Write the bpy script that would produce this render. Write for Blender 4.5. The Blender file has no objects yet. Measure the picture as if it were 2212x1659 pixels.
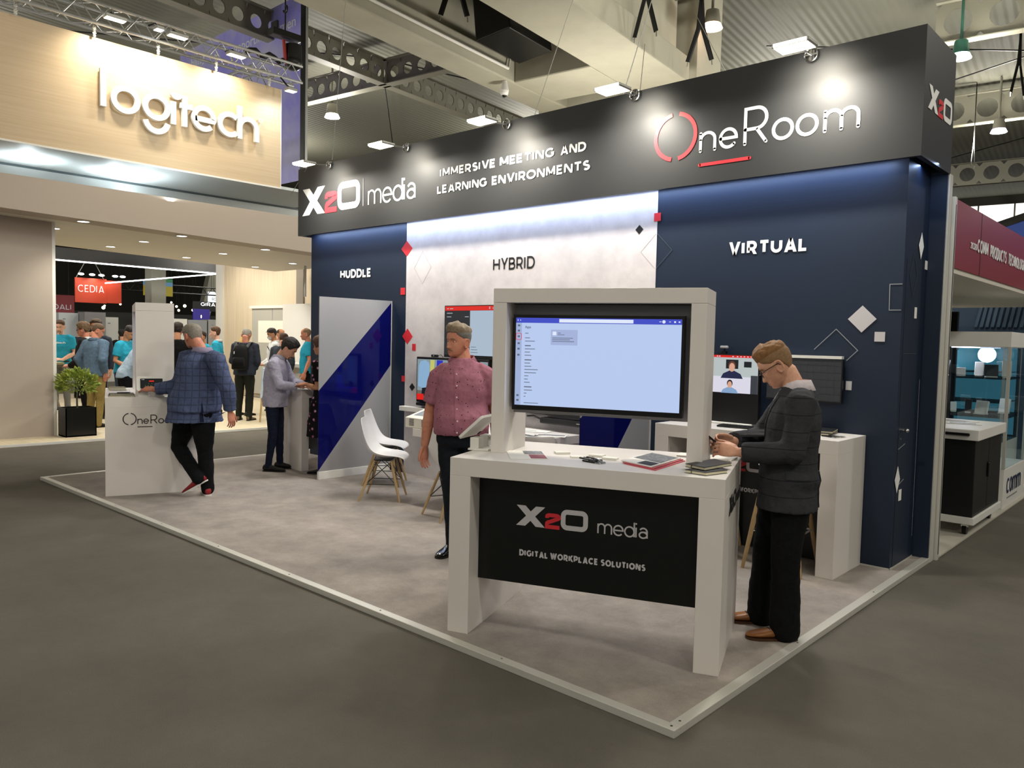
import bpy, bmesh, math, random
import numpy as np
from mathutils import Vector, Matrix, Euler, noise
from mathutils.bvhtree import BVHTree
V = Vector
PI = math.pi
rnd = random.Random(7)
scn = bpy.context.scene
col = scn.collection

# ------------------------------------------------------------------ camera, world, exposure
def setup_camera():
    yaw, pitch, roll, F = 0.738844502, -0.0566301595, 0.0220461132, 1696.04
    f = V((-math.sin(yaw)*math.cos(pitch), math.cos(yaw)*math.cos(pitch), math.sin(pitch)))
    r = V((math.cos(yaw), math.sin(yaw), 0)); u = r.cross(f)
    r2 = r*math.cos(roll) + u*math.sin(roll); u2 = -r*math.sin(roll) + u*math.cos(roll)
    cd = bpy.data.cameras.new('camera'); co = bpy.data.objects.new('camera', cd); col.objects.link(co)
    cd.sensor_fit = 'HORIZONTAL'; cd.sensor_width = 36.0; cd.lens = 36.0*F/2212.0
    cd.clip_start = 0.05; cd.clip_end = 200
    m = Matrix((r2, u2, -f)).transposed().to_4x4(); m.translation = V((0, 0, 1.68))
    co.matrix_world = m
    scn.camera = co
setup_camera()
scn.view_settings.view_transform = 'Standard'; scn.view_settings.look = 'None'
scn.view_settings.gamma = 1.0; scn.view_settings.use_curve_mapping = False
scn.view_settings.exposure = 0.0
try:
    scn.cycles.max_bounces = 6; scn.cycles.diffuse_bounces = 3; scn.cycles.glossy_bounces = 3
    scn.cycles.transmission_bounces = 4; scn.cycles.transparent_max_bounces = 6
    scn.cycles.caustics_reflective = False; scn.cycles.caustics_refractive = False
    scn.cycles.sample_clamp_indirect = 4.0
except Exception:
    pass
wd = bpy.data.worlds.new('hall_air'); scn.world = wd; wd.use_nodes = True
wd.node_tree.nodes['Background'].inputs[0].default_value = (0.93, 0.92, 0.86, 1)
wd.node_tree.nodes['Background'].inputs[1].default_value = 0.33

def light(kind, name, loc, power, color=(1, 1, 1), aim=None, **kw):
    ld = bpy.data.lights.new(name, kind); ld.energy = power; ld.color = color
    for k, v in kw.items(): setattr(ld, k, v)
    o = bpy.data.objects.new(name, ld); col.objects.link(o); o.location = loc
    if aim is not None:
        o.rotation_euler = (V(aim)-V(loc)).to_track_quat('-Z', 'Y').to_euler()
    return o

TH = math.radians(6.9)                                   # the hall's grid is turned a little against the stand
D1 = V((-math.sin(TH), math.cos(TH), 0)); D2 = V((math.cos(TH), math.sin(TH), 0))
def hall(p, q, z): return D2*p + D1*q + V((0, 0, z))
# rows of high-bay lamps under the hall roof
for p, q in ((-2.2, 19.07), (-2.0, 26.4), (-7.4, 14.43), (-17.2, 15.2), (-16.5, 24.0), (-7.4, 24.0), (-2.2, 8.0), (4.5, 3.0), (-7.4, 1.0), (-2.2, -4.0), (4.5, -4.0), (4.5, 12.0), (-16.0, 2.5), (-26, 9), (-26, 20)):
    light('POINT', 'high_bay_light', hall(p, q, 7.72), 640, (1.0, 0.95, 0.84), shadow_soft_size=0.35)

# added fill lights around the view, out of frame, no fixtures modelled, about 4.4 m up
for x, y, e in ((3.5, -3.5, 90), (-6.5, -5.5, 110), (-14.5, -4.0, 160), (5.0, 8.0, 160), (-9.0, 12.5, 420), (-4.5, 15.5, 300), (-20.0, 13.5, 300), (-8.0, 22.0, 300)):
    light('POINT', 'added_fill_light', (x, y, 4.4), e, (1.0, 0.94, 0.84), shadow_soft_size=0.4)

# ------------------------------------------------------------------ helpers
def lin(c):
    if isinstance(c, str):
        c = [int(c[i:i+2], 16)/255 for i in (0, 2, 4)]
    return tuple(((x/12.92) if x <= .04045 else ((x+.055)/1.055)**2.4) for x in c) + (1,)
MATS = {}
def mat(name, c='808080', rough=.6, metal=0, spec=.5, emit=None, es=1.0, noise_s=None, noise_amt=.15, c2=None, bump=0, bump_s=200, alpha=None, trans=0, ior=1.45, coat=0):
    if name in MATS: return MATS[name]
    m = bpy.data.materials.new(name); m.use_nodes = True; nt = m.node_tree; b = nt.nodes['Principled BSDF']
    b.inputs['Base Color'].default_value = lin(c); b.inputs['Roughness'].default_value = rough
    b.inputs['Metallic'].default_value = metal; b.inputs['Specular IOR Level'].default_value = spec
    b.inputs['IOR'].default_value = ior; b.inputs['Transmission Weight'].default_value = trans
    b.inputs['Coat Weight'].default_value = coat
    if emit is not None:
        b.inputs['Emission Color'].default_value = lin(emit); b.inputs['Emission Strength'].default_value = es
    if alpha is not None: b.inputs['Alpha'].default_value = alpha
    if noise_s:
        tc = nt.nodes.new('ShaderNodeTexCoord'); n = nt.nodes.new('ShaderNodeTexNoise'); n.inputs['Scale'].default_value = noise_s
        n.inputs['Detail'].default_value = 6; n.inputs['Roughness'].default_value = .65
        nt.links.new(tc.outputs['Object'], n.inputs['Vector'])
        r = nt.nodes.new('ShaderNodeValToRGB'); a = lin(c); d = lin(c2) if c2 else tuple(x*(1-noise_amt) for x in a[:3])+(1,)
        r.color_ramp.elements[0].position = .35; r.color_ramp.elements[1].position = .65
        r.color_ramp.elements[0].color = d; r.color_ramp.elements[1].color = a
        nt.links.new(n.outputs['Fac'], r.inputs['Fac']); nt.links.new(r.outputs['Color'], b.inputs['Base Color'])
    if bump:
        tc = nt.nodes.new('ShaderNodeTexCoord'); n = nt.nodes.new('ShaderNodeTexNoise'); n.inputs['Scale'].default_value = bump_s; n.inputs['Detail'].default_value = 4
        nt.links.new(tc.outputs['Object'], n.inputs['Vector'])
        bp = nt.nodes.new('ShaderNodeBump'); bp.inputs['Strength'].default_value = bump; bp.inputs['Distance'].default_value = .01
        nt.links.new(n.outputs['Fac'], bp.inputs['Height']); nt.links.new(bp.outputs['Normal'], b.inputs['Normal'])
    MATS[name] = m
    return m
def nodes_of(m): return m.node_tree, m.node_tree.nodes['Principled BSDF']

class MB:
    """collects boxes, bars, tubes, lofts and letters; build() links them as ONE mesh object"""
    def __init__(s): s.v = []; s.f = []; s.mi = []; s.cur = 0
    def add(s, vs, fs):
        o = len(s.v); s.v += [tuple(x) for x in vs]; s.f += [tuple(i+o for i in f) for f in fs]; s.mi += [s.cur]*len(fs); return s
    def box(s, a, b, M=None, bev=0):
        x0, y0, z0 = a; x1, y1, z1 = b
        if bev:
            bm = bmesh.new(); bmesh.ops.create_cube(bm, size=1)
            for v in bm.verts: v.co = V(((x0+x1)/2+v.co.x*(x1-x0), (y0+y1)/2+v.co.y*(y1-y0), (z0+z1)/2+v.co.z*(z1-z0)))
            bmesh.ops.bevel(bm, geom=bm.edges[:], offset=bev, segments=2, affect='EDGES', profile=.5)
            bm.verts.index_update(); vs = [v.co.copy() for v in bm.verts]; fs = [[v.index for v in f.verts] for f in bm.faces]; bm.free()
        else:
            vs = [V(p) for p in ((x0, y0, z0), (x1, y0, z0), (x1, y1, z0), (x0, y1, z0), (x0, y0, z1), (x1, y0, z1), (x1, y1, z1), (x0, y1, z1))]
            fs = [(0, 3, 2, 1), (4, 5, 6, 7), (0, 1, 5, 4), (1, 2, 6, 5), (2, 3, 7, 6), (3, 0, 4, 7)]
        if M is not None: vs = [M @ v for v in vs]
        return s.add(vs, fs)
    def loft(s, rings, cap=True):
        n = len(rings[0]); vs = [p for r in rings for p in r]; fs = []
        for i in range(len(rings)-1):
            for j in range(n):
                k = (j+1) % n; fs.append((i*n+j, i*n+k, (i+1)*n+k, (i+1)*n+j))
        if cap:
            fs.append(tuple(reversed(range(n)))); fs.append(tuple(range((len(rings)-1)*n, len(rings)*n)))
        return s.add(vs, fs)
    def tube(s, pts, r, n=10, side=None, cap=True, flat=1.0):
        pts = [V(p) for p in pts]; R = r if isinstance(r, (list, tuple)) else [r]*len(pts)
        rings = []; x = V(side) if side is not None else None
        for i, p in enumerate(pts):
            t = (pts[min(i+1, len(pts)-1)] - pts[max(i-1, 0)]).normalized()
            if x is None:
                x = t.cross(V((0, 0, 1)))
                if x.length < .05: x = t.cross(V((0, 1, 0)))
            x = (x - t*x.dot(t)).normalized(); y = t.cross(x)
            a, b = R[i] if isinstance(R[i], (list, tuple)) else (R[i], R[i]*flat)
            rings.append([p + x*(a*math.cos(2*PI*k/n)) + y*(b*math.sin(2*PI*k/n)) for k in range(n)])
        return s.loft(rings, cap)
    def limb(s, pts, R, n=14, side=None):
        """tube with rounded ends"""
        pts = [V(p) for p in pts]; R = [(q, q) if not isinstance(q, (list, tuple)) else q for q in R]
        d0 = (pts[0]-pts[1]).normalized(); d1 = (pts[-1]-pts[-2]).normalized(); P = []; Q = []
        for a in (85, 60, 30):
            m = min(R[0]); P.append(pts[0]+d0*m*math.sin(math.radians(a))*.9); Q.append(tuple(x*max(.12, math.cos(math.radians(a))) for x in R[0]))
        P += pts; Q += R
        for a in (30, 60, 85):
            m = min(R[-1]); P.append(pts[-1]+d1*m*math.sin(math.radians(a))*.9); Q.append(tuple(x*max(.12, math.cos(math.radians(a))) for x in R[-1]))
        return s.tube(P, Q, n, side)
    def ball(s, c, r, n=12, m=8, M=None):
        r = r if isinstance(r, (list, tuple)) else (r, r, r); rings = []
        for i in range(m+1):
            a = -PI/2 + PI*i/m; a = max(min(a, PI/2-.08), -PI/2+.08)
            ring = [V((r[0]*math.cos(a)*math.cos(2*PI*k/n), r[1]*math.cos(a)*math.sin(2*PI*k/n), r[2]*math.sin(a))) for k in range(n)]
            rings.append([V(c) + ((M @ p) if M is not None else p) for p in ring])
        return s.loft(rings)
    def disc(s, c, nrm, r, h, n=20, r2=None):
        c = V(c); nrm = V(nrm).normalized()
        return s.tube([c, c+nrm*h], [r, r if r2 is None else r2], n)
    def prism(s, poly, o, u, v, h=.002, off=.0):
        """a flat outline (2-D list) in the plane o+u*x+v*y, raised by h along u x v"""
        o, u, v = V(o), V(u), V(v); n = u.cross(v).normalized()
        a = [o+u*p[0]+v*p[1]+n*off for p in poly]; b = [p+n*h for p in a]; k = len(poly)
        return s.add(a+b, [tuple(reversed(range(k))), tuple(range(k, 2*k))] + [(i, (i+1) % k, k+(i+1) % k, k+i) for i in range(k)])
    def quad(s, a, b, c, d): return s.add([a, b, c, d], [(0, 1, 2, 3)])
    def build(s, name, m, parent=None, smooth=False, bevel=0):
        me = bpy.data.meshes.new(name); me.from_pydata(s.v, [], s.f); me.validate(); 
        ms = m if isinstance(m, (list, tuple)) else [m]
        for x in ms: me.materials.append(x)
        if len(ms) > 1 and len(me.polygons) == len(s.mi): me.polygons.foreach_set('material_index', s.mi)
        bm = bmesh.new(); bm.from_mesh(me); bmesh.ops.recalc_face_normals(bm, faces=bm.faces[:]); bm.to_mesh(me); bm.free()
        if smooth:
            me.polygons.foreach_set('use_smooth', [True]*len(me.polygons))
            try: me.set_sharp_from_angle(angle=math.radians(38 if smooth is True else smooth))
            except Exception: pass
        o = bpy.data.objects.new(name, me); col.objects.link(o)
        if parent is not None: o.parent = parent
        if bevel:
            md = o.modifiers.new('edge', 'BEVEL'); md.width = bevel; md.segments = 2; md.limit_method = 'ANGLE'
        return o
def tag(o, label=None, cat=None, group=None, kind=None):
    if label: o['label'] = label
    if cat: o['category'] = cat
    if group: o['group'] = group
    if kind: o['kind'] = kind
    return o
def empty(name, loc=(0, 0, 0), rz=0, label=None, cat=None, group=None, kind=None):
    o = bpy.data.objects.new(name, None); col.objects.link(o); o.location = loc; o.rotation_euler = (0, 0, rz); o.empty_display_size = .1
    return tag(o, label, cat, group, kind)
def copy_tree(o, parent=None):
    c = o.copy(); col.objects.link(c)
    if parent is not None: c.parent = parent
    for ch in list(o.children): copy_tree(ch, c)
    return c
def struct(o): o['kind'] = 'structure'; return o

# ------------------------------------------------------------------ lettering
_TX = {}
def text2d(s, bold=0.0, space=1.0):
    k = (s, bold, space)
    if k not in _TX:
        cu = bpy.data.curves.new('t', 'FONT'); cu.body = s; cu.size = 1; cu.offset = bold; cu.space_character = space; cu.resolution_u = 5
        o = bpy.data.objects.new('t', cu); col.objects.link(o)
        dg = bpy.context.evaluated_depsgraph_get(); dg.update()
        me = bpy.data.meshes.new_from_object(o.evaluated_get(dg))
        vs = [(v.co.x, v.co.y) for v in me.vertices]; fs = [tuple(p.vertices) for p in me.polygons]
        bpy.data.objects.remove(o); bpy.data.curves.remove(cu); bpy.data.meshes.remove(me)
        _TX[k] = (vs, fs)
    return _TX[k]
def text(mb, s, o, u, v, box, bold=0.0, off=.002, space=1.0):
    """lettering fitted to box=(x0,y0,x1,y1) in the plane o,u,v"""
    vs, fs = text2d(s, bold, space); o, u, v = V(o), V(u), V(v); n = u.cross(v).normalized()
    xs = [p[0] for p in vs]; ys = [p[1] for p in vs]; x0, x1, y0, y1 = min(xs), max(xs), min(ys), max(ys)
    a, b, c, d = box; 
    if c is None: c = a + (x1-x0)*(d-b)/(y1-y0)
    return mb.add([o + u*(a+(p[0]-x0)/(x1-x0)*(c-a)) + v*(b+(p[1]-y0)/(y1-y0)*(d-b)) + n*off for p in vs], fs)
def arc(cx, cy, rx, ry, a0, a1, n=16):
    return [(cx+rx*math.cos(math.radians(a0+(a1-a0)*i/n)), cy+ry*math.sin(math.radians(a0+(a1-a0)*i/n))) for i in range(n+1)]
_LAY = [0]
def lay():
    _LAY[0] += 1; return (_LAY[0] % 11)*.00006
def stroke(mb, pts, w, o, u, v, off=.002, h=.002, caps='b'):
    """a pen stroke of width w along a 2-D path, laid on the plane o,u,v"""
    h = h+lay(); P = []
    for p in pts:
        q = V((p[0], p[1], 0))
        if not P or (q-P[-1]).length > w*.06: P.append(q)
    closed = (P[0]-P[-1]).length < w*.06 and len(P) > 3
    if closed: P = P[:-1]
    L = []; R = []; n = len(P)
    for i, p in enumerate(P):
        a = P[(i-1) % n] if (closed or i > 0) else None; b = P[(i+1) % n] if (closed or i < n-1) else None
        d1_ = (p-a).normalized() if a is not None else None; d2_ = (b-p).normalized() if b is not None else None
        if d1_ is None: d1_ = d2_
        if d2_ is None: d2_ = d1_
        n1 = V((-d1_.y, d1_.x, 0)); n2 = V((-d2_.y, d2_.x, 0)); m = (n1+n2)
        m = m.normalized() if m.length > 1e-4 else n1
        k = 1/max(.7, m.dot(n1)); q = p
        L.append(q+m*(w/2*k)); R.append(q-m*(w/2*k))
    o, u, v = V(o), V(u), V(v); nn = u.cross(v).normalized()
    def up(q, e): return o+u*q.x+v*q.y+nn*(off+e)
    m = n if closed else n-1
    vs = []
    for i in range(n): vs += [up(L[i], 0), up(R[i], 0), up(R[i], h), up(L[i], h)]
    fs = []
    for i in range(m):
        j = (i+1) % n
        for a in range(4):
            b = (a+1) % 4; fs.append((i*4+a, i*4+b, j*4+b, j*4+a))
    if not closed: fs += [(0, 1, 2, 3), ((n-1)*4, (n-1)*4+3, (n-1)*4+2, (n-1)*4+1)]
    mb.add(vs, fs)
    if caps == 'r' and not closed:
        for e, q in ((P[0], 0), (P[-1], 0)):
            ring = [V((e.x+w/2*math.cos(2*PI*k/12), e.y+w/2*math.sin(2*PI*k/12), 0)) for k in range(12)]
            mb.add([up(x, h) for x in ring]+[up(x, 0) for x in ring], [tuple(range(12)), tuple(reversed(range(12, 24)))] + [(k, 12+k, 12+(k+1) % 12, (k+1) % 12) for k in range(12)])
# stroke letters: x-height 1, ascender 1.42; each returns (advance, paths)
def glyph(c):
    r = .5
    if c == 'o': return 1.2, [arc(.5, .5, .5, .5, 0, 360, 28)]
    if c == 'n': return 1.05, [[(0, 0), (0, 1)], arc(.4, .6, .4, .4, 180, 0, 14)+[(.8, 0)]]
    if c == 'm': return 1.72, [[(0, 0), (0, 1)], arc(.37, .63, .37, .37, 180, 0, 14)+[(.74, 0)], arc(1.11, .63, .37, .37, 180, 0, 14)+[(1.48, 0)]]
    if c == 'e': return 1.2, [[(.02, .5), (1, .5)]+arc(.5, .5, .5, .5, 0, 318, 26)]
    if c == 'c': return 1.05, [arc(.5, .5, .5, .5, 42, 318, 24)]
    if c == 'd': return 1.2, [arc(.5, .5, .5, .5, 0, 360, 28), [(1, 0), (1, 1.48)]]
    if c == 'i': return .36, [[(0, 0), (0, 1)], [(0, 1.3), (0, 1.46)]]
    if c == 'a': return 1.02, [arc(.42, .62, .4, .38, 150, 0, 14)+[(.82, 0)], arc(.4, .3, .4, .3, 20, 340, 20)+[(.78, .2)], [(.4, .6), (.82, .6)]]
    if c == 'R': return 1.1, [[(0, 0), (0, 1.42), (.45, 1.42)]+arc(.5, 1.0, .42, .42, 85, -85, 14)+[(.45, .58), (0, .58)], [(.5, .58), (.92, 0)]]
    if c == 'h': return 1.1, [[(0, 0), (0, 1.48)], arc(.42, .58, .42, .42, 180, 0, 14)+[(.84, 0)]]
    if c == 'l': return .36, [[(0, 0), (0, 1.48)]]
    if c == 't': return .75, [[(.2, 1.38), (.2, 0)], [(-.06, .95), (.5, .95)]]
    return .5, []
def strokes(mb, word, x, y, xh, w, o, u, v, sx=1.0, caps='b', gap=0, h=.002, off=.002):
    for c in word:
        adv, paths = glyph(c)
        for p in paths:
            q = [(x+a*xh*sx, y+b*xh) for a, b in p]
            stroke(mb, q, w, o, u, v, caps=caps, h=h, off=off)
        x += (adv*xh+gap)*sx
    return x
def rrect(cx, cy, w, h, r, n=6):
    out = []
    for sx, sy, a in ((1, 1, 0), (-1, 1, 90), (-1, -1, 180), (1, -1, 270)):
        out += arc(cx+sx*(w/2-r), cy+sy*(h/2-r), r, r, a, a+90, n)
    return out
def x2o(put, m_w, m_r, x0, x1, z0, z1, o, u, v, h=.002, off=.002):
    """the X 2 O mark: X and O in m_w, the small 2 in m_r; put(mb, name, material) links each"""
    W = x1-x0; H = z1-z0; w = H*.235
    def P(a, b): return (x0+W*a, z0+H*b)
    mb = MB()
    for p in ([P(.0, 1), P(.125, 1), P(.405, 0), P(.275, 0)], [P(.275, 1), P(.405, 1), P(.125, 0), P(-.005, 0)]): mb.prism(p, o, u, v, h+lay(), off)
    put(mb, 'letter_x', m_w); mb = MB()
    ring = rrect(x0+W*.815, z0+H*.5, W*.37-w*.95, H-w, H*.2, 6); ring.append(ring[0])
    stroke(mb, ring, w, o, u, v, off, h); put(mb, 'letter_o', m_w); mb = MB()
    t = W*.052; a0, a1 = .43, .612
    pts = [P(a0+.005, .50)] + arc(x0+W*(a0+.045), z0+H*.58, W*.04, H*.07, 180, 90, 5) + arc(x0+W*(a1-.05), z0+H*.565, W*.04, H*.085, 90, -60, 6) + arc(x0+W*(a0+.05), z0+H*.22, W*.045, H*.1, 100, 180, 5) + [P(a0+.005, .075), P(a1, .075)]
    stroke(mb, pts, t, o, u, v, off, h); put(mb, 'digit_two', m_r)
def capglyph(c):
    """capitals and digits on a unit height; 's' = pen strokes inside the letter, 'd' = diagonals cut level"""
    A = lambda *a: ('s', arc(*a)); S = lambda *p: ('s', list(p)); D = lambda *p: ('d', p)
    G = {
     'A': (.92, [D(.06, 0, .46, 1), D(.86, 0, .46, 1), S((.2, .2), (.72, .2))]),
     'B': (.74, [S((0, .5), (.38, .5), *arc(.38, .75, .25, .25, -90, 90, 8), (0, 1), (0, 0), (.42, 0), *arc(.42, .25, .27, .25, -90, 90, 8), (.38, .5))]),
     'C': (.9, [A(.47, .5, .47, .5, 46, 314, 22)]),
     'D': (.84, [S((0, 1), (.36, 1), *arc(.36, .5, .46, .5, 90, -90, 18), (0, 0), (0, 1))]),
     'E': (.62, [S((.56, 1), (0, 1), (0, 0), (.58, 0)), S((0, .5), (.5, .5))]),
     'F': (.6, [S((.56, 1), (0, 1), (0, 0)), S((0, .48), (.48, .48))]),
     'G': (.92, [S(*arc(.47, .5, .47, .5, 46, 325, 24), (.86, .44), (.62, .44))]),
     'H': (.8, [S((0, 0), (0, 1)), S((.76, 0), (.76, 1)), S((0, .5), (.76, .5))]),
     'I': (.12, [S((0, 0), (0, 1))]),
     'J': (.5, [S((.42, 1), (.42, .3), *arc(.2, .25, .22, .25, 0, -130, 8))]),
     'K': (.78, [S((0, 0), (0, 1)), D(.1, .36, .68, 1), D(.28, .52, .74, 0)]),
     'L': (.56, [S((0, 1), (0, 0), (.54, 0))]),
     'M': (.98, [S((0, 0), (0, 1)), S((.92, 0), (.92, 1)), D(.04, 1, .48, .18), D(.92, 1, .48, .18)]),
     'N': (.84, [S((0, 0), (0, 1)), S((.8, 0), (.8, 1)), D(.04, 1, .78, 0)]),
     'O': (1.04, [A(.5, .5, .5, .5, 0, 360, 30)]),
     'P': (.68, [S((0, 0), (0, 1), (.36, 1), *arc(.36, .68, .3, .32, 90, -90, 12), (0, .36))]),
     'R': (.74, [S((0, 0), (0, 1), (.36, 1), *arc(.36, .68, .3, .32, 90, -90, 12), (0, .36)), D(.42, .36, .66, 0)]),
     'S': (.66, [S(*arc(.32, .74, .28, .26, 42, 200, 10), *arc(.33, .25, .29, .25, 78, -140, 14))]),
     'T': (.74, [S((0, 1), (.74, 1)), S((.37, 0), (.37, 1))]),
     'U': (.8, [S((0, 1), (0, .4), *arc(.38, .4, .38, .4, 180, 360, 16), (.76, 1))]),
     'V': (.88, [D(.04, 1, .44, 0), D(.84, 1, .44, 0)]),
     'W': (1.36, [D(.04, 1, .36, 0), D(.66, 1, .36, 0), D(.66, 1, .98, 0), D(1.3, 1, .98, 0)]),
     'X': (.84, [D(.04, 1, .8, 0), D(.8, 1, .04, 0)]),
     'Y': (.82, [D(.04, 1, .41, .38), D(.78, 1, .41, .38), S((.39, 0), (.39, .42))]),
     '0': (.74, [A(.35, .5, .35, .5, 0, 360, 24)]), '1': (.36, [S((0, .9), (.2, 1), (.2, 0))]),
     '2': (.66, [S(*arc(.3, .72, .3, .28, 160, -35, 12), (.02, 0), (.62, 0))]),
     '3': (.64, [S((.06, 1), (.54, 1), (.28, .58), *arc(.28, .29, .3, .29, 90, -150, 14))]),
     '5': (.64, [S((.54, 1), (.1, 1), (.06, .58), (.3, .6), *arc(.3, .3, .3, .3, 90, -140, 14))]),
     '9': (.7, [A(.33, .68, .31, .32, 0, 360, 18), S((.64, .68), *arc(.3, .36, .34, .36, 0, -110, 8))]),
     ':': (.14, [S((0, .2), (0, .3)), S((0, .7), (0, .8))]), '.': (.14, [S((0, 0), (0, .08))]), '-': (.4, [S((0, .45), (.34, .45))]),
    }
    return G.get(c, (.36, []))
def caps(mb, word, box, w, o, u, v, gap=.1, off=.003, h=.002):
    """bold geometric capitals fitted to box=(x0,z0,x1,z1); w = pen width"""
    x0, z0, x1, z1 = box; H = z1-z0; K = H-w
    tot = sum(capglyph(c)[0] for c in word) + gap*(len(word)-1)
    sx = ((x1-x0)-w*len(word))/(tot) if x1 is not None else K*.95
    x = x0
    for c in word:
        adv, gl = capglyph(c)
        for k, p in gl:
            if k == 's': stroke(mb, [(x+w/2+a*sx, z0+w/2+b*K) for a, b in p], w, o, u, v, off, h)
            else:
                ax, ay, bx, by = p; ax, bx = x+w/2+ax*sx, x+w/2+bx*sx; ay, by = z0+ay*H, z0+by*H
                t = w*math.hypot(bx-ax, by-ay)/max(abs(by-ay), 1e-6)*.5
                mb.prism([(ax-t, ay), (ax+t, ay), (bx+t, by), (bx-t, by)] if by > ay else [(bx-t, by), (bx+t, by), (ax+t, ay), (ax-t, ay)], o, u, v, h, off)
        x += adv*sx + w + gap*sx
# ------------------------------------------------------------------ materials
M_white = mat('white_laminate', 'E2DCD6', .38, noise_s=3, noise_amt=.03)
M_white2 = mat('white_paint', 'E6E4DE', .5)
M_black = mat('black_film', '0D1211', .5)
M_blk = mat('black_plastic', '0B0B0C', .35)
M_header = mat('charcoal_film', '2B2C2D', .5)
M_navy = mat('navy_film', '142338', .5, noise_s=2, noise_amt=.06)
M_conc = mat('pale_plaster', 'D6D1D2', .7, noise_s=4.5, c2='C6C0C2', bump=.1, bump_s=14)
M_sign = mat('white_vinyl', 'F2F2F0', .45)
M_red = mat('red_vinyl', 'D8313A', .45)
M_grey = mat('pale_grey_vinyl', 'C6C3C6', .5)
M_line = mat('thin_grey_line', '8B8F94', .5)
M_alu = mat('brushed_aluminium', 'CFCDC4', .4, metal=.25)
M_steel = mat('chrome', 'C8C8C8', .18, metal=1)
M_bk = mat('black_vinyl', '17191C', .5)
M_rope = mat('white_rope', 'D5D3CA', .8)

# ------------------------------------------------------------------ hall floor and roof
m = mat('hall_carpet', '605C56', .95, spec=.1, bump=.6, bump_s=420)
nt, b = nodes_of(m)
tc = nt.nodes.new('ShaderNodeTexCoord'); n1 = nt.nodes.new('ShaderNodeTexNoise'); n1.inputs['Scale'].default_value = .7; n1.inputs['Detail'].default_value = 8; n1.inputs['Roughness'].default_value = .75
n2 = nt.nodes.new('ShaderNodeTexNoise'); n2.inputs['Scale'].default_value = 260
mx = nt.nodes.new('ShaderNodeMix'); mx.data_type = 'FLOAT'; mx.inputs[0].default_value = .45
cr = nt.nodes.new('ShaderNodeValToRGB'); cr.color_ramp.elements[0].position = .3; cr.color_ramp.elements[1].position = .7
cr.color_ramp.elements[0].color = lin('5B5751'); cr.color_ramp.elements[1].color = lin('7A756C')
nt.links.new(tc.outputs['Object'], n1.inputs['Vector']); nt.links.new(tc.outputs['Object'], n2.inputs['Vector'])
nt.links.new(n1.outputs['Fac'], mx.inputs[2]); nt.links.new(n2.outputs['Fac'], mx.inputs[3]); nt.links.new(mx.outputs[0], cr.inputs['Fac']); nt.links.new(cr.outputs['Color'], b.inputs['Base Color'])
M_hallcarpet = m
o = MB().box((-75, -25, -.3), (45, 75, 0)).build('floor', m); struct(o)

m = mat('roof_deck', '66665A', .7)
nt, b = nodes_of(m)
tc = nt.nodes.new('ShaderNodeTexCoord'); mp = nt.nodes.new('ShaderNodeMapping'); mp.inputs['Rotation'].default_value = (0, 0, -TH)
wv = nt.nodes.new('ShaderNodeTexWave'); wv.bands_direction = 'X'; wv.inputs['Scale'].default_value = 1.6
bp = nt.nodes.new('ShaderNodeBump'); bp.inputs['Strength'].default_value = .35; bp.inputs['Distance'].default_value = .05
nt.links.new(tc.outputs['Object'], mp.inputs['Vector']); nt.links.new(mp.outputs['Vector'], wv.inputs['Vector']); nt.links.new(wv.outputs['Fac'], bp.inputs['Height']); nt.links.new(bp.outputs['Normal'], b.inputs['Normal'])
M_roof = m
o = MB().box((-75, -25, 9.3), (45, 75, 9.6)).build('ceiling', m); struct(o)

M_beam = mat('grey_concrete', 'B4B19F', .8, noise_s=1.2, noise_amt=.12)
M_steelp = mat('painted_steel', '7C7A6C', .6)
MR = Matrix.Rotation(TH, 4, 'Z')                       # hall grid -> world
def hbox(mb, a, b): mb.box(a, b, MR)
# twin concrete main beams with the slab between them
mb = MB()
hbox(mb, (-10.42, -20, 7.0), (-9.72, 15.65, 7.45)); hbox(mb, (-10.25, -20, 7.45), (-9.9, 15.65, 8.9)); hbox(mb, (-10.5, -20, 8.7), (-9.6, 15.65, 9.3))
o = mb.build('beam_main', M_beam, bevel=.03); tag(struct(o), 'grey concrete roof beam running above the stand, left of the speaker', 'beam')
mb = MB()
hbox(mb, (-7.9, -20, 7.0), (-6.65, 15.35, 7.5)); hbox(mb, (-7.6, -20, 7.5), (-6.95, 15.35, 8.9)); hbox(mb, (-8.1, -20, 8.7), (-6.5, 15.35, 9.3))
o = mb.build('beam_second', M_beam, bevel=.03); tag(struct(o), 'wide grey concrete roof beam right of the speaker', 'beam')
mb = MB(); hbox(mb, (-9.72, 13.5, 7.0), (-7.9, 15.0, 9.3)); o = mb.build('beam_cross', M_beam, bevel=.03); tag(struct(o), 'concrete cross beam joining the twin roof beams', 'beam')
mb = MB(); hbox(mb, (-10.5, 15.6, 0), (-6.6, 16.9, 9.3)); o = mb.build('column_main', M_beam); tag(struct(o), 'concrete column block carrying the twin roof beams', 'column')

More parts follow.
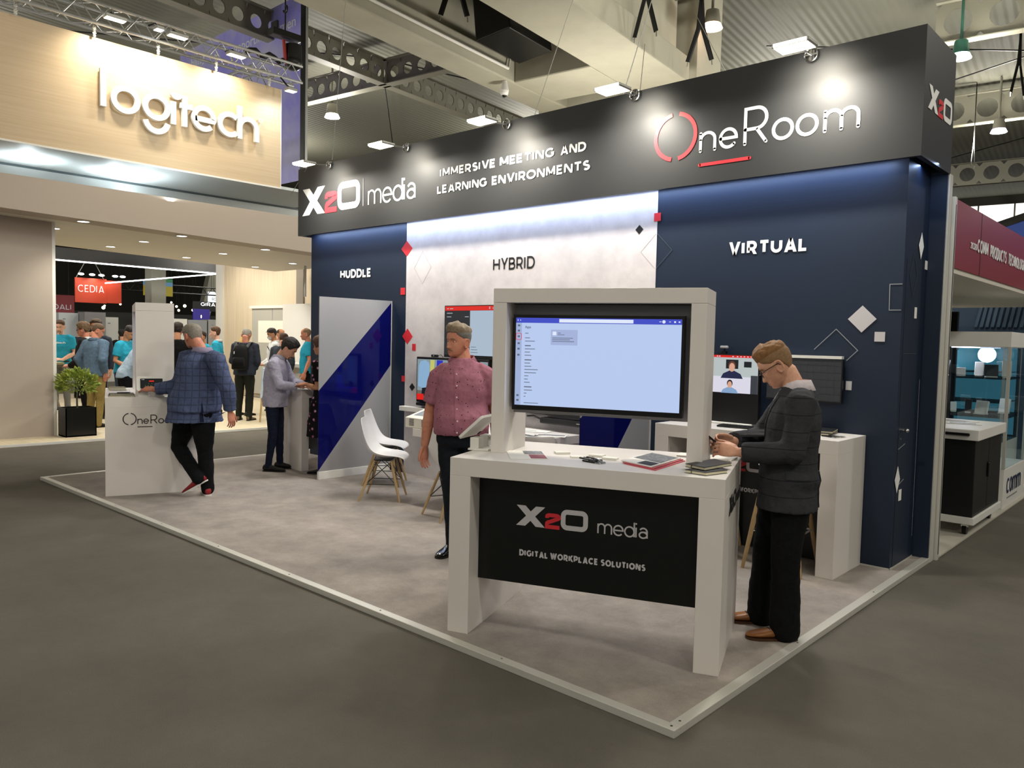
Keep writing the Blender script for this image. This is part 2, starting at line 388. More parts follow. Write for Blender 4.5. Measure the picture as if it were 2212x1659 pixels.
def castellated(name, p0, p1, q, z, label, along='p', h=.85, r=.27, step=.8, group='castellated steel roof beams'):
    """a steel beam with a row of round holes through its web; along 'p' or 'q' of the hall grid"""
    mb = MB(); L = p1-p0; pitch = step; n = max(1, int(L/pitch)); pitch = L/n; t = .012
    def pt(a, b, c): return MR @ V((p0+a, q+b, z+c)) if along == 'p' else MR @ V((q+b, p0+a, z+c))
    for side in (-t, t):
        for i in range(n):
            x0 = i*pitch; cx = x0+pitch/2; m_ = 16
            outer = []; inner = []
            for k in range(m_):
                a = 2*PI*k/m_+PI/m_; ca, sa = math.cos(a), math.sin(a)
                s = 1/max(abs(ca)/(pitch/2), abs(sa)/(h/2))
                outer.append(pt(cx+ca*s, side, h/2+sa*s)); inner.append(pt(cx+ca*r, side, h/2+sa*r))
            mb.add(outer+inner, [(k, (k+1) % m_, m_+(k+1) % m_, m_+k) for k in range(m_)])
    for c in (0, h):
        vs = [pt(a, b_, c+d) for d in (-.012, .012) for a, b_ in ((0, -.13), (L, -.13), (L, .13), (0, .13))]
        mb.add(vs, [(3, 2, 1, 0), (4, 5, 6, 7), (0, 1, 5, 4), (1, 2, 6, 5), (2, 3, 7, 6), (3, 0, 4, 7)])
    o = mb.build(name, M_steelp); return tag(struct(o), label, 'beam', group)
castellated('beam_roof', -26, -10.6, 14.95, 8.2, 'castellated steel roof beam left of the concrete beam', h=.62, r=.15, step=.46)
castellated('beam_roof', -26, -10.6, 27.0, 8.2, 'castellated steel roof beam far behind the taupe stand', h=.62, r=.15, step=.46)
castellated('beam_roof', -6.5, 9, 14.1, 8.2, 'castellated steel roof beam right of the concrete beams, nearest the stand')
castellated('beam_roof', -2.75, 9, 19.3, 8.2, 'castellated steel roof beam behind the green lit lamp')
castellated('beam_roof', -3.6, 9, 26.5, 8.2, 'castellated steel roof beam behind the purple lit lamp')
castellated('beam_roof', -5.0, 9, 36.2, 8.2, 'castellated steel roof beam just above the window band')
castellated('beam_roof', 2, 14.9, -14.9, 8.2, 'castellated steel roof beam along the hall, near half', along='q', h=.62, r=.15, step=.46)
castellated('beam_roof', 15, 30, -14.9, 8.2, 'castellated steel roof beam along the hall, far half', along='q', h=.62, r=.15, step=.46)
# thin roof bracing rods
def rod(a, b, r=.018, m=M_blk): 
    return MB().tube([hall(*a), hall(*b)], r, 6).build('bracing_rod', m)
for a, b, lb in (((-26, 3.4, 8.9), (-15, 14.95, 8.9), 'thin dark bracing rod under the roof above the hanging truss'), ((-15, 15, 8.9), (-10.5, 27, 8.9), 'thin dark bracing rod behind the castellated beams'), ((-15, 14.9, 8.9), (-26, 27, 8.9), 'thin dark bracing rod running away behind the warm white lamp'),
             ((-6.5, 14.1, 8.9), (-1, 3, 8.9), 'thin dark bracing rod crossing the roof above the stand'), ((-6.5, 5, 8.9), (3, 14.1, 8.9), 'thin dark bracing rod over the right of the stand'), ((-6.4, 19.3, 8.9), (4, 26.5, 8.9), 'thin dark bracing rod between the green and purple lamps'), ((-6.4, 26.5, 8.9), (5, 19.3, 8.9), 'thin dark bracing rod below the green lit lamp'), ((-6.4, 36, 8.9), (5, 26.5, 8.9), 'thin dark bracing rod behind the purple lit lamp')):
    tag(struct(rod(a, b)), lb, 'rod', 'roof bracing rods')
# far end wall of the hall with its window band
mb = MB(); hbox(mb, (-30, 46, 0), (25, 46.4, 7.3)); hbox(mb, (-30, 46, 8.9), (25, 46.4, 9.3)); o = mb.build('wall_far', mat('far_wall', '4A4A42', .8)); struct(o)
M_sky = mat('daylight_glass', 'F4F2E6', .4, emit='FFFDF0', es=1.3)
m_ = MB(); hbox(m_, (-12, 46.1, 7.3), (25, 46.2, 8.9)); o = m_.build('window_1', M_sky); struct(o)
mb = MB()
for k in range(24): hbox(mb, (-12+k*1.55, 46.0, 7.3), (-11.93+k*1.55, 46.09, 8.9))
mb.build('window_frame', M_steelp, o)
mb = MB(); hbox(mb, (-45, -20, 0), (-44.6, 60, 9.3)); struct(mb.build('wall_left', mat('far_dark_wall', '26251F', .8)))

# ------------------------------------------------------------------ the stand: platform, trims, wall, header
ZF = .034
m = mat('stand_carpet', 'A9A39C', .95, spec=.1, bump=.5, bump_s=320)
nt, b = nodes_of(m)
tc = nt.nodes.new('ShaderNodeTexCoord'); n1 = nt.nodes.new('ShaderNodeTexNoise'); n1.inputs['Scale'].default_value = 3.2; n1.inputs['Detail'].default_value = 9; n1.inputs['Roughness'].default_value = .72
n2 = nt.nodes.new('ShaderNodeTexNoise'); n2.inputs['Scale'].default_value = 180
mx = nt.nodes.new('ShaderNodeMix'); mx.data_type = 'FLOAT'; mx.inputs[0].default_value = .3
cr = nt.nodes.new('ShaderNodeValToRGB'); cr.color_ramp.elements[0].position = .34; cr.color_ramp.elements[1].position = .66
cr.color_ramp.elements[0].color = lin('8E8680'); cr.color_ramp.elements[1].color = lin('B4ABA3')
nt.links.new(tc.outputs['Object'], n1.inputs['Vector']); nt.links.new(tc.outputs['Object'], n2.inputs['Vector'])
nt.links.new(n1.outputs['Fac'], mx.inputs[2]); nt.links.new(n2.outputs['Fac'], mx.inputs[3]); nt.links.new(mx.outputs[0], cr.inputs['Fac']); nt.links.new(cr.outputs['Color'], b.inputs['Base Color'])
X0, X1, Y0, Y1 = -9.708, -1.652, 2.884, 6.80
struct(MB().box((X0+.04, Y0+.04, 0), (X1-.04, Y1, ZF)).build('floor_stand', m))
w = .055
for k, (a, b_) in enumerate((((X0, Y0, 0), (X1, Y0+w, ZF+.003)), ((X1-w, Y0+w, 0), (X1, Y1, ZF+.003)), ((X0, Y0+w, 0), (X0+w, Y1, ZF+.003)))):
    t = MB().box(a, b_, bev=.003).build('trim_%d' % (k+1), M_alu); struct(t)
    mb = MB()
    n = int(max(b_[0]-a[0], b_[1]-a[1])/1.0)
    for i in range(n+1):
        f = (i+.03)/(n+.06)
        mb.disc(((a[0]+(b_[0]-a[0])*f, (a[1]+b_[1])/2, ZF+.003) if k == 0 else ((a[0]+b_[0])/2, a[1]+(b_[1]-a[1])*f, ZF+.003)), (0, 0, 1), .006, .002, 10)
    mb.build('screw_head', M_steel, t)

YW = 6.14
UX, UZ, UY = V((1, 0, 0)), V((0, 0, 1)), V((0, 1, 0))
wall = empty('wall_back'); struct(wall)
MB().box((-9.365, YW, ZF), (-7.345, 6.24, 3.6)).build('huddle_panel', M_navy, wall)
MB().box((-7.345, YW-.004, ZF), (-3.865, 6.24, 3.6)).build('hybrid_panel', M_conc, wall)
MB().box((-3.865, YW, ZF), (-1.775, 6.715, 3.6)).build('virtual_panel', M_navy, wall)
MB().box((-1.775, 6.712, ZF), (-1.66, 6.80, 3.02)).build('return_panel', M_navy, wall)
MB().box((-9.365, 6.24, ZF), (-3.865, 6.75, 3.6)).build('rear_panel', M_navy, wall)
MB().box((-1.69, 6.73, 0), (-1.648, 6.82, 3.02), bev=.004).build('corner_post', M_alu, wall)
MB().box((-1.776, 6.15, ZF), (-1.772, 6.70, ZF+.012)).box((-3.86, YW-.006, ZF), (-1.775, YW, ZF+.012)).build('base_trim', M_alu, wall)
OW = (0, YW, 0)
for nm, word, bx, m_, bl in (('huddle_lettering', 'HUDDLE', (-8.682, 2.428, -8.022, 2.541), M_sign, .027), ('hybrid_lettering', 'HYBRID', (-5.90, 2.416, -5.306, 2.543), M_bk, .018), ('virtual_lettering', 'VIRTUAL', (-3.155, 2.425, -2.482, 2.534), M_sign, .0255)):
    mb = MB(); caps(mb, word, bx, bl, OW, UX, UZ, off=.006); mb.build(nm, m_, wall)
def decal(kind, pts, m_, o=OW, u=UX, v=UZ):
    mb = MB(); mb.prism(pts, o, u, v, .002, .005); return mb.build(kind, m_, wall)
def dia(x, z, a, b): return [(x-a, z), (x, z-b), (x+a, z), (x, z+b)]
def sq(x, z, a, b): return [(x-a, z-b), (x+a, z-b), (x+a, z+b), (x-a, z+b)]
for x, z, a, b_, m_, f in ((-7.338, 2.737, .103, .092, M_red, dia), (-7.403, 2.232, .042, .042, M_red, sq), (-7.306, 1.69, .095, .095, M_red, dia), (-7.183, 1.562, .032, .04, M_red, sq), (-7.206, 1.085, .05, .048, M_bk, dia), (-7.371, 1.177, .03, .035, M_red, sq),
                       (-3.863, 2.808, .035, .036, M_red, sq), (-4.052, 2.711, .043, .043, M_bk, dia), (-2.049, 1.891, .104, .101, M_grey, dia), (-1.917, 1.76, .037, .036, M_grey, sq), (-2.124, 1.386, .022, .034, M_grey, sq)):
    decal('diamond_decal' if f is dia else 'square_decal', f(x, z, a, b_), m_)
OS = (-1.775, 0, 0)
for y, z, a, b_, m_, f in ((6.52, 2.456, .062, .1, M_sign, dia), (6.672, 2.324, .032, .034, M_sign, sq), (6.458, 1.948, .028, .042, M_sign, sq), (6.168, .703, .06, .10, M_sign, dia), (6.294, .578, .032, .042, M_sign, sq)):
    if f is dia and z < 1: y += .045
    decal('diamond_decal' if f is dia else 'square_decal', f(y, z, a, b_), m_, OS, UY, UZ)
def outline(pts, m_, o=OW, u=UX, v=UZ, w_=.006):
    mb = MB(); stroke(mb, pts, w_, o, u, v, .004, .001); mb.build('outline_decal', m_, wall)
outline([(-2.31, 1.735), (-2.401, 1.654), (-2.237, 1.814), (-2.071, 1.655), (-2.15, 1.575)][1:], M_line)
outline([(-1.78, 2.145), (-1.864, 2.145), (-1.861, 1.956), (-1.78, 1.956)], M_line)
outline([(-3.86, 2.66), (-3.704, 2.505), (-3.86, 2.35)], mat('faint_line', '3A434C', .5))
outline([(-3.875, 2.66), (-4.03, 2.505), (-3.875, 2.35)], mat('faint_pale_line', 'B5AFB0', .5))
outline([(-7.05, 2.69), (-7.2, 2.5), (-7.05, 2.31), (-6.9, 2.5), (-7.05, 2.69)], mat('faint_pale_line', 'B5AFB0', .5), w_=.004)
outline([(6.20, .93), (6.36, .96)], M_line, OS, UY); outline([(6.25, .66), (6.37, .69)], M_line, OS, UY)
outline([(6.36, 2.38), (6.27, 2.22), (6.36, 2.06), (6.45, 2.22), (6.36, 2.38)], mat('faint_line', '3A434C', .5), OS, UY)
outline([(6.22, 1.64), (6.52, 1.64)], mat('faint_line', '3A434C', .5), OS, UY)
# flush door in the wall's end, its knob, and the bright gap at its edge
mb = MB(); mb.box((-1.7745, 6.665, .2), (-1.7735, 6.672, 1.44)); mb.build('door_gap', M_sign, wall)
d = empty('door_1', (-1.775, 6.4, ZF)); struct(d)
MB().box((.0, -.2, 0), (.0025, .265, 2.3)).build('door_leaf', M_navy, d)
MB().disc((0, -.152, 1.037), (1, 0, 0), .012, .03).ball((.045, -.152, 1.037), .017).build('door_knob', M_steel, d, True)
MB().disc((0.002, -.15, .97), (1, 0, 0), .008, .004).build('keyhole', M_steel, d)

# header sign over the wall
hd = empty('header_sign', (-5.5, 6.0, 3.015), 0, 'long charcoal sign box over the stand lettered IMMERSIVE MEETING AND LEARNING ENVIRONMENTS', 'sign')
OH = V((0, 5.962, 0)); I = hd.matrix_world
def hpart(mb, nm, m_):
    o = mb.build(nm, m_, hd); o.matrix_parent_inverse = Matrix.Translation((5.5, -6.0, -3.015)); return o
mb = MB(); mb.box((-9.42, 5.962, 3.015), (-1.65, 6.0, 3.905)); mb.box((-1.69, 6.0, 3.015), (-1.65, 6.70, 3.905)); mb.box((-9.42, 6.0, 3.015), (-9.38, 6.70, 3.905)); mb.box((-9.42, 6.70, 3.015), (-1.65, 6.74, 3.905)); mb.box((-9.38, 6.0, 3.80), (-1.69, 6.70, 3.82))
hpart(mb, 'fascia', M_header)
x2o(hpart, M_sign, M_red, -9.305, -8.037, 3.272, 3.622, OH, UX, UZ)
hpart(MB().box((-7.978, 5.957, 3.281), (-7.970, 5.9605, 3.619)), 'divider_line', M_sign)
mb = MB(); strokes(mb, 'media', -7.868, 3.284, .167, .024, OH, UX, UZ, sx=.98); hpart(mb, 'media_lettering', M_sign)
for words, bxs, nm in ((('IMMERSIVE', 'MEETING', 'AND'), ((-6.578, -5.725), (-5.665, -4.935), (-4.865, -4.553)), 'slogan_lettering'), (('LEARNING', 'ENVIRONMENTS'), ((-6.62, -5.845), (-5.775, -4.50)), 'slogan_lettering')):
    for word, (a, b_) in zip(words, bxs):
        mb = MB(); caps(mb, word, (a, 3.461 if len(words) == 3 else 3.28, b_, 3.551 if len(words) == 3 else 3.372), .0205, OH, UX, UZ); hpart(mb, nm, M_sign)
def oneroom(m_ring, m_txt, x, z, s, w_, o, u, v, h=.002, cw=None):
    """OneRoom word mark: split ring O, then neRoom; s = x-height, (x, z) = left end of the n's base line"""
    for a, b_ in ((100, 260), (80, -80)):
        stroke(m_ring, arc(x-1.54*s, z+1.04*s, 1.27*s, 1.25*s, a, b_, 20), cw or w_, o, u, v, .003, h)
    for c, dx, k, sx in (('n', .06, .95, 1.13), ('e', 1.24, .95, .98), ('R', 2.66, 1.27, 1.0), ('o', 4.22, .95, 1.04), ('o', 5.47, .95, 1.04), ('m', 6.86, .95, 1.13)):
        strokes(m_txt, c, x+dx*s, z, s*k, w_, o, u, v, caps='r', h=h, sx=sx)
m1, m2 = MB(), MB(); oneroom(m1, m2, -3.366, 3.284, .152, .026, OH, UX, UZ, cw=.034)
stroke(m1, [(-3.36, 3.17), (-2.915, 3.17)], .026, OH, UX, UZ, .003, .002, 'r')
hpart(m1, 'ring_mark', M_red); hpart(m2, 'oneroom_lettering', M_sign)
x2o(hpart, M_sign, M_red, 6.062, 6.68, 3.362, 3.528, (-1.65, 0, 0), UY, UZ)
mb = MB(); mb.box((-9.36, 6.005, 3.05), (-1.80, 6.03, 3.07)); hpart(mb, 'led_strip', mat('led_cool', 'DDE6FF', .4, emit='D4DEFF', es=4))
light('AREA', 'led_strip_light', (-5.57, 6.06, 3.04), 36, (.50, .66, 1.0), aim=(-5.57, 6.11, 2.0), shape='RECTANGLE', size=7.4, size_y=.04)
light('AREA', 'led_end_light', (-1.73, 6.4, 3.04), 3.0, (.45, .62, 1.0), aim=(-1.75, 6.4, 2.0), shape='RECTANGLE', size=.04, size_y=.5)

# arm lamps over the header
M_lamp = mat('lamp_glass', 'FFFBEA', .3, emit='FFF6DC', es=12)
def arm_lamp(x, label):
    r = empty('arm_lamp', (x, 5.9568, 3.862), 0, label, 'lamp', 'arm lamps over the header')
    mb = MB(); mb.box((-.02, -.02, -.045), (.02, .0, .045)); 
    ring = [(0.0, -.028+.0, 0)]; mb.tube([V((.048*math.cos(a), -.03, .048*math.sin(a))) for a in [2*PI*k/20 for k in range(21)]], .006, 8); mb.box((-.006, -.036, -.045), (.006, -.024, .045)); mb.box((-.045, -.036, -.006), (.045, -.024, .006))
    mb.build('clamp', M_steel, r, True)
    MB().tube([(0, -.02, 0), (0.02, -.3, -.03)], .008, 8).build('arm', M_steel, r, True)
    h = MB().box((-.10, -.50, -.065), (.17, -.32, -.035), Matrix.Rotation(0, 4, 'X'), .01).build('lamp_housing', mat('lamp_grey', '9A9A94', .4, metal=.5), r, False)
    MB().box((-.085, -.49, -.069), (.155, -.335, -.0655)).box((-.085, -.503, -.062), (.155, -.5005, -.04)).build('lamp_glass', M_lamp, h)
    return r
for x, lb in ((-8.668, 'arm lamp over the X2O media logo, at the header\'s far end'), (-7.135, 'arm lamp between the media logo and the slogan'), (-5.556, 'arm lamp above the words MEETING AND'), (-4.009, 'arm lamp above the red split ring'), (-2.438, 'arm lamp above the final letters of OneRoom, at the near end')):
    arm_lamp(x, lb)
    light('SPOT', 'arm_lamp_light', (x+.035, 5.55, 3.78), 95, (1, .93, .78), aim=(x+.035, 5.962, 3.52), spot_size=math.radians(112), spot_blend=.9, shadow_soft_size=.1)
    light('AREA', 'arm_lamp_down', (x+.035, 5.55, 3.775), 34, (1, .95, .86), aim=(x+.1, 4.9, 1.0), shape='RECTANGLE', size=.25, size_y=.14)
# hanging wires
M_wire = mat('wire', '8F8F88', .5, metal=.5)
for a, b_, lb in (((-8.55, 5.9, 3.91), (-8.9, 6.4, 6.9), 'thin wire rising from the far end arm lamp'), ((-8.8, 5.7, 3.815), (-12.4, 7.7, 4.15), 'thin pale rod from the far end arm lamp to the taupe fascia'), ((-5.45, 6.2, 3.91), (-6.4, 8.4, 6.9), 'thin wire above the arm lamp over MEETING AND')):
    tag(MB().tube([a, b_], .004, 6).build('wire', M_wire), lb, 'wire')
# ------------------------------------------------------------------ kiosks and counters
M_panel = mat('black_panel', '080C0C', .35)
M_inner = mat('grey_shade_panel', 'A3A2A4', .6)
M_wood = mat('beech_wood', 'B99B6F', .55, noise_s=9, noise_amt=.18)
M_glass_scr = mat('screen_glass', '05060A', .12)
def emat(name, c, s=1.0): return mat('screen_'+name, '000000', .25, emit=c, es=s)
E_white, E_lilac, E_purple, E_txt, E_dark, E_red = emat('white', 'DFE8FA', 1.0), emat('lilac', 'B9CBEF', .98), emat('purple', '4450C8', .95), emat('text', '6A7488', .8), emat('dark', '1C1F24', 1), emat('red', 'D9251E', 1)
def scr(parent, nm, m_, o, u, v, boxes, off=.001, h=.0006):
    mb = MB()
    for x0, y0, x1, y1 in boxes: mb.prism([(x0, y0), (x1, y0), (x1, y1), (x0, y1)], o, u, v, h, off)
    return mb.build(nm, m_, parent)
def kiosk(FLp, a, label, tower=True, W=1.487, D=.85, H=.986, pv=.13):
    r = empty('display_kiosk' if tower else 'counter', (FLp[0], FLp[1], ZF), a, label, 'kiosk' if tower else 'counter')
    t = .125
    for x in (0, W-t): MB().box((x, 0, 0), (x+t, D, H-.10), bev=.002).build('side_leg', M_white, r)
    MB().box((0, 0, H-.10), (W, D, H), bev=.002).build('counter_top', M_white, r)
    MB().box((t, pv, .287 if tower else .01), (W-t, pv+.02, H-.10)).build('front_panel', M_panel, r)
    if tower:
        v0, v1 = .279, .64
        for x in (.125, 1.252): MB().box((x, v0, H), (x+.082, v1, 1.856), bev=.002).build('tower_post', M_white, r)
        MB().box((.125, v0, 1.857), (1.334, v1, 1.938), bev=.002).build('tower_top', M_white, r)
        MB().box((.207, .43, 1.215), (1.252, .46, 1.857)).build('back_panel', M_inner, r)
        MB().box((.207, .40, 1.853), (1.252, .60, 1.8565)).build('shadow_gap', M_blk, r)
    return r
def put(o, r): o.parent = r; return o
KA = math.radians(21.2); K1 = (-3.167, 2.980)
k1 = kiosk(K1, KA, 'near white display kiosk with a big framed screen, black front panel reading DIGITAL WORKPLACE SOLUTIONS')
KB = math.radians(-20.5); K2 = (-9.547, 3.521)
k2 = kiosk(K2, KB, 'white display kiosk seen from its side, lettered OneRoom, beside the man in the blue blazer')
rc = kiosk((-3.467, 5.572), 0, 'white counter against the navy VIRTUAL wall, wooden stools under it', tower=False, D=.56, pv=.42)
OP = (0, .13, 0); LX, LY, LZ = V((1, 0, 0)), V((0, 1, 0)), V((0, 0, 1))
def front_text(r, OP=(0, .13, 0)):
    x2o(lambda mb, nm, m_: mb.build(nm, m_, r), M_grey, M_red, .355, .765, .616, .729, OP, LX, LZ)
    mb = MB(); strokes(mb, 'media', .822, .62, .052, .008, OP, LX, LZ, sx=.96); mb.build('media_lettering', M_grey, r)
    for wd_, a, b in (('DIGITAL', .376, .545), ('WORKPLACE', .556, .829), ('SOLUTIONS', .842, 1.085)):
        mb = MB(); caps(mb, wd_, (a, .446, b, .481), .0083, OP, LX, LZ); mb.build('slogan_lettering', M_grey, r)
front_text(k1); front_text(rc, (0, .42, 0)); front_text(k2)
x2o(lambda mb, nm, m_: mb.build('side_'+nm, m_, k1), M_bk, M_bk, .22, .56, .76, .855, (1.487, 0, 0), LY, LZ)
mb = MB(); strokes(mb, 'media', .60, .765, .045, .008, (1.487, 0, 0), LY, LZ); mb.build('side_media_lettering', M_bk, k1)
m1 = MB(); oneroom(m1, m1, .29, .721, .046, .0085, (1.487, 0, 0), LY, LZ, h=.001)
stroke(m1, [(.29, .688), (.427, .688)], .007, (1.487, 0, 0), LY, LZ); m1.build('oneroom_lettering', mat('black_maroon_vinyl', '26171C', .5), k2)

# the wide screens in the kiosks
def kiosk_screen(r, rz, base, label, content=True):
    s = empty('display_screen', (0, 0, 0), 0, label, 'screen')
    ca, sa = math.cos(rz), math.sin(rz); s.location = (base[0]-sa*.345, base[1]+ca*.345, ZF+1.238); s.rotation_euler = (0, 0, rz)
    MB().box((.225, .0, 0), (1.211, .06, .557), bev=.004).build('bezel', M_blk, s)
    MB().box((.28, .06, .1), (1.15, .084, .45)).build('mount_bracket', M_steelp, s)
    O = (.244, 0, .03); w_, h_ = .952, .505                     # lit picture
    scr(s, 'picture', E_lilac, O, LX, LZ, [(0, 0, w_, h_)])
    if not content: return s
    scr(s, 'title_bar', E_purple, O, LX, LZ, [(0, h_-.029, w_, h_)], .0022)
    scr(s, 'search_field', E_white, O, LX, LZ, [(.262, h_-.025, .688, h_-.005)], .0034)
    scr(s, 'side_rail', emat('rail', 'A4B4DA', .95), O, LX, LZ, [(0, 0, .036, h_-.029)], .0022)
    scr(s, 'app_card', emat('card', 'A6B4DC', .97), O, LX, LZ, [(.213, .352, .372, .439)], .0022)
    scr(s, 'card_icon', E_white, O, LX, LZ, [(.224, .407, .246, .428)], .0034)
    mb = MB(); text(mb, 'Apps', O, LX, LZ, (.056, .441, .092, .459), .012, .003); mb.build('heading_lettering', emat('ink', '30384C', 1), s)
    bars = []; y = .416; rr = random.Random(3)
    for i, (ln, bold) in enumerate(((.02, 0), (None, 0), (.03, 0), (.06, 0), (None, 0), (.036, 1), (.062, 0), (.032, 0), (.04, 0), (None, 0), (.042, 1), (.034, 0), (.042, 0), (.082, 0), (.072, 0), (.025, 0), (.022, 0), (.034, 0), (None, 0), (.046, 1), (.05, 0), (.016, 0), (.01, 0))):
        if ln: bars.append((.057, y-(.003 if bold else .002), .057+ln, y+(.003 if bold else .002)))
        y -= .0185 if ln else .008
    bars += [(.057, .012, .145, .0155)]
    bars += [(.222, .390-k*.0095, .222+l, .3935-k*.0095) for k, l in enumerate((.123, .105, .13))] + [(.255, .418, .272, .4215), (.255, .409, .295, .412)]
    scr(s, 'list_lettering', E_txt, O, LX, LZ, bars, .0028)
    scr(s, 'rail_icons', E_txt, O, LX, LZ, [(.011, y_, .025, y_+.011) for y_ in (.455, .425, .392, .352, .32, .285, .05, .022)], .0028)
    mb = MB(); stroke(mb, rrect(.018, .397, .034, .036, .006)+[rrect(.018, .397, .034, .036, .006)[0]], .003, O, LX, LZ, .003, .0005); mb.build('highlight_ring', E_red, s)
    mb = MB(); mb.disc((O[0]+.855, -.0032, O[2]+h_-.014), (0, -1, 0), .009, .0006, 16); mb.build('avatar_mark', E_white, s)
    scr(s, 'window_buttons', E_white, O, LX, LZ, [(.83, h_-.0155, .842, h_-.0125), (.883, h_-.0155, .893, h_-.0125), (.91, h_-.019, .92, h_-.010), (.934, h_-.018, .943, h_-.011), (.01, h_-.018, .014, h_-.01), (.026, h_-.018, .029, h_-.01)], .0034)
    return s
kiosk_screen(k1, KA, K1, 'wide lit screen with a purple title bar, framed in the near white kiosk')
kiosk_screen(k2, KB, K2, 'screen seen edge on in the kiosk beside the man in the blue blazer')
light('AREA', 'screen_glow', V((-3.167, 2.987, 0))+V((math.cos(KA)*.72-math.sin(KA)*.30, math.sin(KA)*.72+math.cos(KA)*.30, 1.55)), 2.2, (.78, .85, 1), aim=V((-3.167, 2.987, 0))+V((math.cos(KA)*.72+math.sin(KA)*1, math.sin(KA)*.72-math.cos(KA)*1, 1.5)), shape='RECTANGLE', size=.9, size_y=.5)

# tablet stands at the ends of the kiosks
def tablet_stand(rz, base, u0, sgn, label, lit):
    s = empty('tablet_stand', (0, 0, 0), 0, label, 'tablet stand')
    ca, sa = math.cos(rz), math.sin(rz); s.location = (base[0]+ca*u0-sa*.42, base[1]+sa*u0+ca*.42, ZF+.986); s.rotation_euler = (0, 0, rz if sgn > 0 else rz+PI)
    # local: x towards the user, y along the tablet's long side
    MB().box((-.10, -.12, 0), (.03, .12, .012), bev=.003).box((-.04, -.115, .012), (.01, -.095, .07)).build('foot_plate', M_white2, s)
    MB().box((-.035, -.11, .012), (.02, -.03, .075), bev=.002).box((-.035, .03, .012), (.02, .11, .075), bev=.002).build('pedestal', M_white2, s)
    R = Matrix.Translation((.005, 0, .125)) @ Matrix.Rotation(math.radians(-48 if not lit else -62), 4, 'Y') 
    # holder plane: local z' is the outward normal after tilting an upright plate
    T = Matrix.Translation((.005, 0, .13)) @ Matrix.Rotation(math.radians(42 if not lit else 68), 4, 'Y')
    pts = rrect(0, 0, .155 if lit else .20, .275, .02)
    h = MB().prism(pts, T @ V((0, 0, 0)), (T.to_3x3() @ V((1, 0, 0))), (T.to_3x3() @ V((0, 1, 0))), .016); h = h.build('holder', M_white2, s)
    ux, uy = T.to_3x3() @ V((1, 0, 0)), T.to_3x3() @ V((0, 1, 0)); o = T @ V((0, 0, 0))
    w_ = .052 if lit else .07
    mb = MB(); mb.prism(rrect(0, 0, 2*w_, .205, .006), o, ux, uy, .003, .0165); mb.build('tablet_glass', M_glass_scr, s)
    if lit:
        scr(s, 'tablet_picture', emat('tablet_dark', '121416', 1), o, ux, uy, [(-.047, -.098, .047, .098)], .0198)
        scr(s, 'tablet_red_mark', E_red, o, ux, uy, [(-.03, -.022, -.018, .022)], .0206)
        scr(s, 'tablet_marks', emat('green', '3F8A55', 1), o, ux, uy, [(0, -.03, .004, -.024), (0, 0, .004, .006), (0, .03, .004, .036), (.02, -.06, .03, -.056), (.02, -.035, .026, -.03), (.02, -.01, .026, -.005)], .0206)
        scr(s, 'tablet_white_marks', E_white, o, ux, uy, [(-.042, -.09, -.038, -.082), (-.042, -.076, -.038, -.066)], .0206)
    else:
        scr(s, 'clip', M_blk, o, ux, uy, [(-.09, -.13, -.065, -.11), (.065, -.13, .09, -.11)], .001, -.006)
        MB().tube([(-.03, -.06, .05), (-.06, -.05, .07), (-.07, -.02, .10)], .012, 8).build('cable', M_white2, s, True)
    return s
tablet_stand(KA, K1, -.0, -1, 'white tilted tablet stand seen edge on at the left end of the near kiosk', False)
tablet_stand(KB, K2, 1.455, 1, 'white tablet stand with a lit dark tablet touched by the man in blue', True)

# ------------------------------------------------------------------ things lying on the near kiosk
def on_kiosk(base, rz, u, v, z=0): 
    ca, sa = math.cos(rz), math.sin(rz); return V((base[0]+ca*u-sa*v, base[1]+sa*u+ca*v, ZF+.986+z))
def sheet(base, rz, corners, z, h, name, label, cat, m_, group=None, extra=()):
    """a booklet or card from its four corners (kiosk coordinates)"""
    c = [sum(p[i] for p in corners)/len(corners) for i in (0, 1)]
    e = empty(name, on_kiosk(base, rz, c[0], c[1], z), rz, label, cat, group)
    pts = [(p[0]-c[0], p[1]-c[1]) for p in corners]
    MB().prism(pts, (0, 0, 0), LX, LY, h, .0005).build('cover' if extra else 'pages', m_, e)
    A, B = V(pts[0]), V(pts[1]); Dv = V(pts[3]); ex, ey = B-A, Dv-A
    for nm, mm, poly in extra:
        q = [(A.x+ex.x*s+ey.x*t, A.y+ex.y*s+ey.y*t) for s, t in poly]
        MB().prism(q, (0, 0, 0), LX, LY, .0004, h+.0009).build(nm, mm, e)
    return e
M_paper = mat('paper', 'E8E5DD', .6); M_pink = mat('pink_print', 'C85862', .5); M_dkprint = mat('dark_print', '2B2D31', .45, noise_s=60, c2='8A8C90'); M_redprint = mat('red_print', '8E1F2C', .45)
R4 = lambda a, b, c, d: [(a, b), (c, b), (c, d), (a, d)]
sheet(K1, KA, [(.323, .09), (.517, .174), (.378, .463), (.185, .375)], 0, .004, 'brochure', 'open brochure with dark and red photos beside the kiosk\'s left post', 'brochure', M_paper, None, (('photo_print', M_dkprint, R4(.45, .55, .98, .95)), ('red_print', M_redprint, R4(.55, .04, .98, .5))))
for k, (u, v, w_, an, lb) in enumerate(((.512, .44, .085, .55, 'small stack of white business cards, farthest left on the kiosk top'), (.637, .345, .085, .4, 'small stack of white business cards behind the left end of the pens'), (.724, .435, .085, -.1, 'small stack of white business cards at the back, behind the pens'), (.82, .36, .085, -.05, 'small stack of white business cards, farthest right, nearest the magazines'))):
    e = empty('business_card', on_kiosk(K1, KA, u, v), KA+an, lb, 'cards', 'card stacks on the near kiosk')
    MB().box((-w_/2, -.0275, .0005), (w_/2, .0275, .012 if k != 1 else .007)).build('card_block', M_paper, e)
pr = random.Random(5)
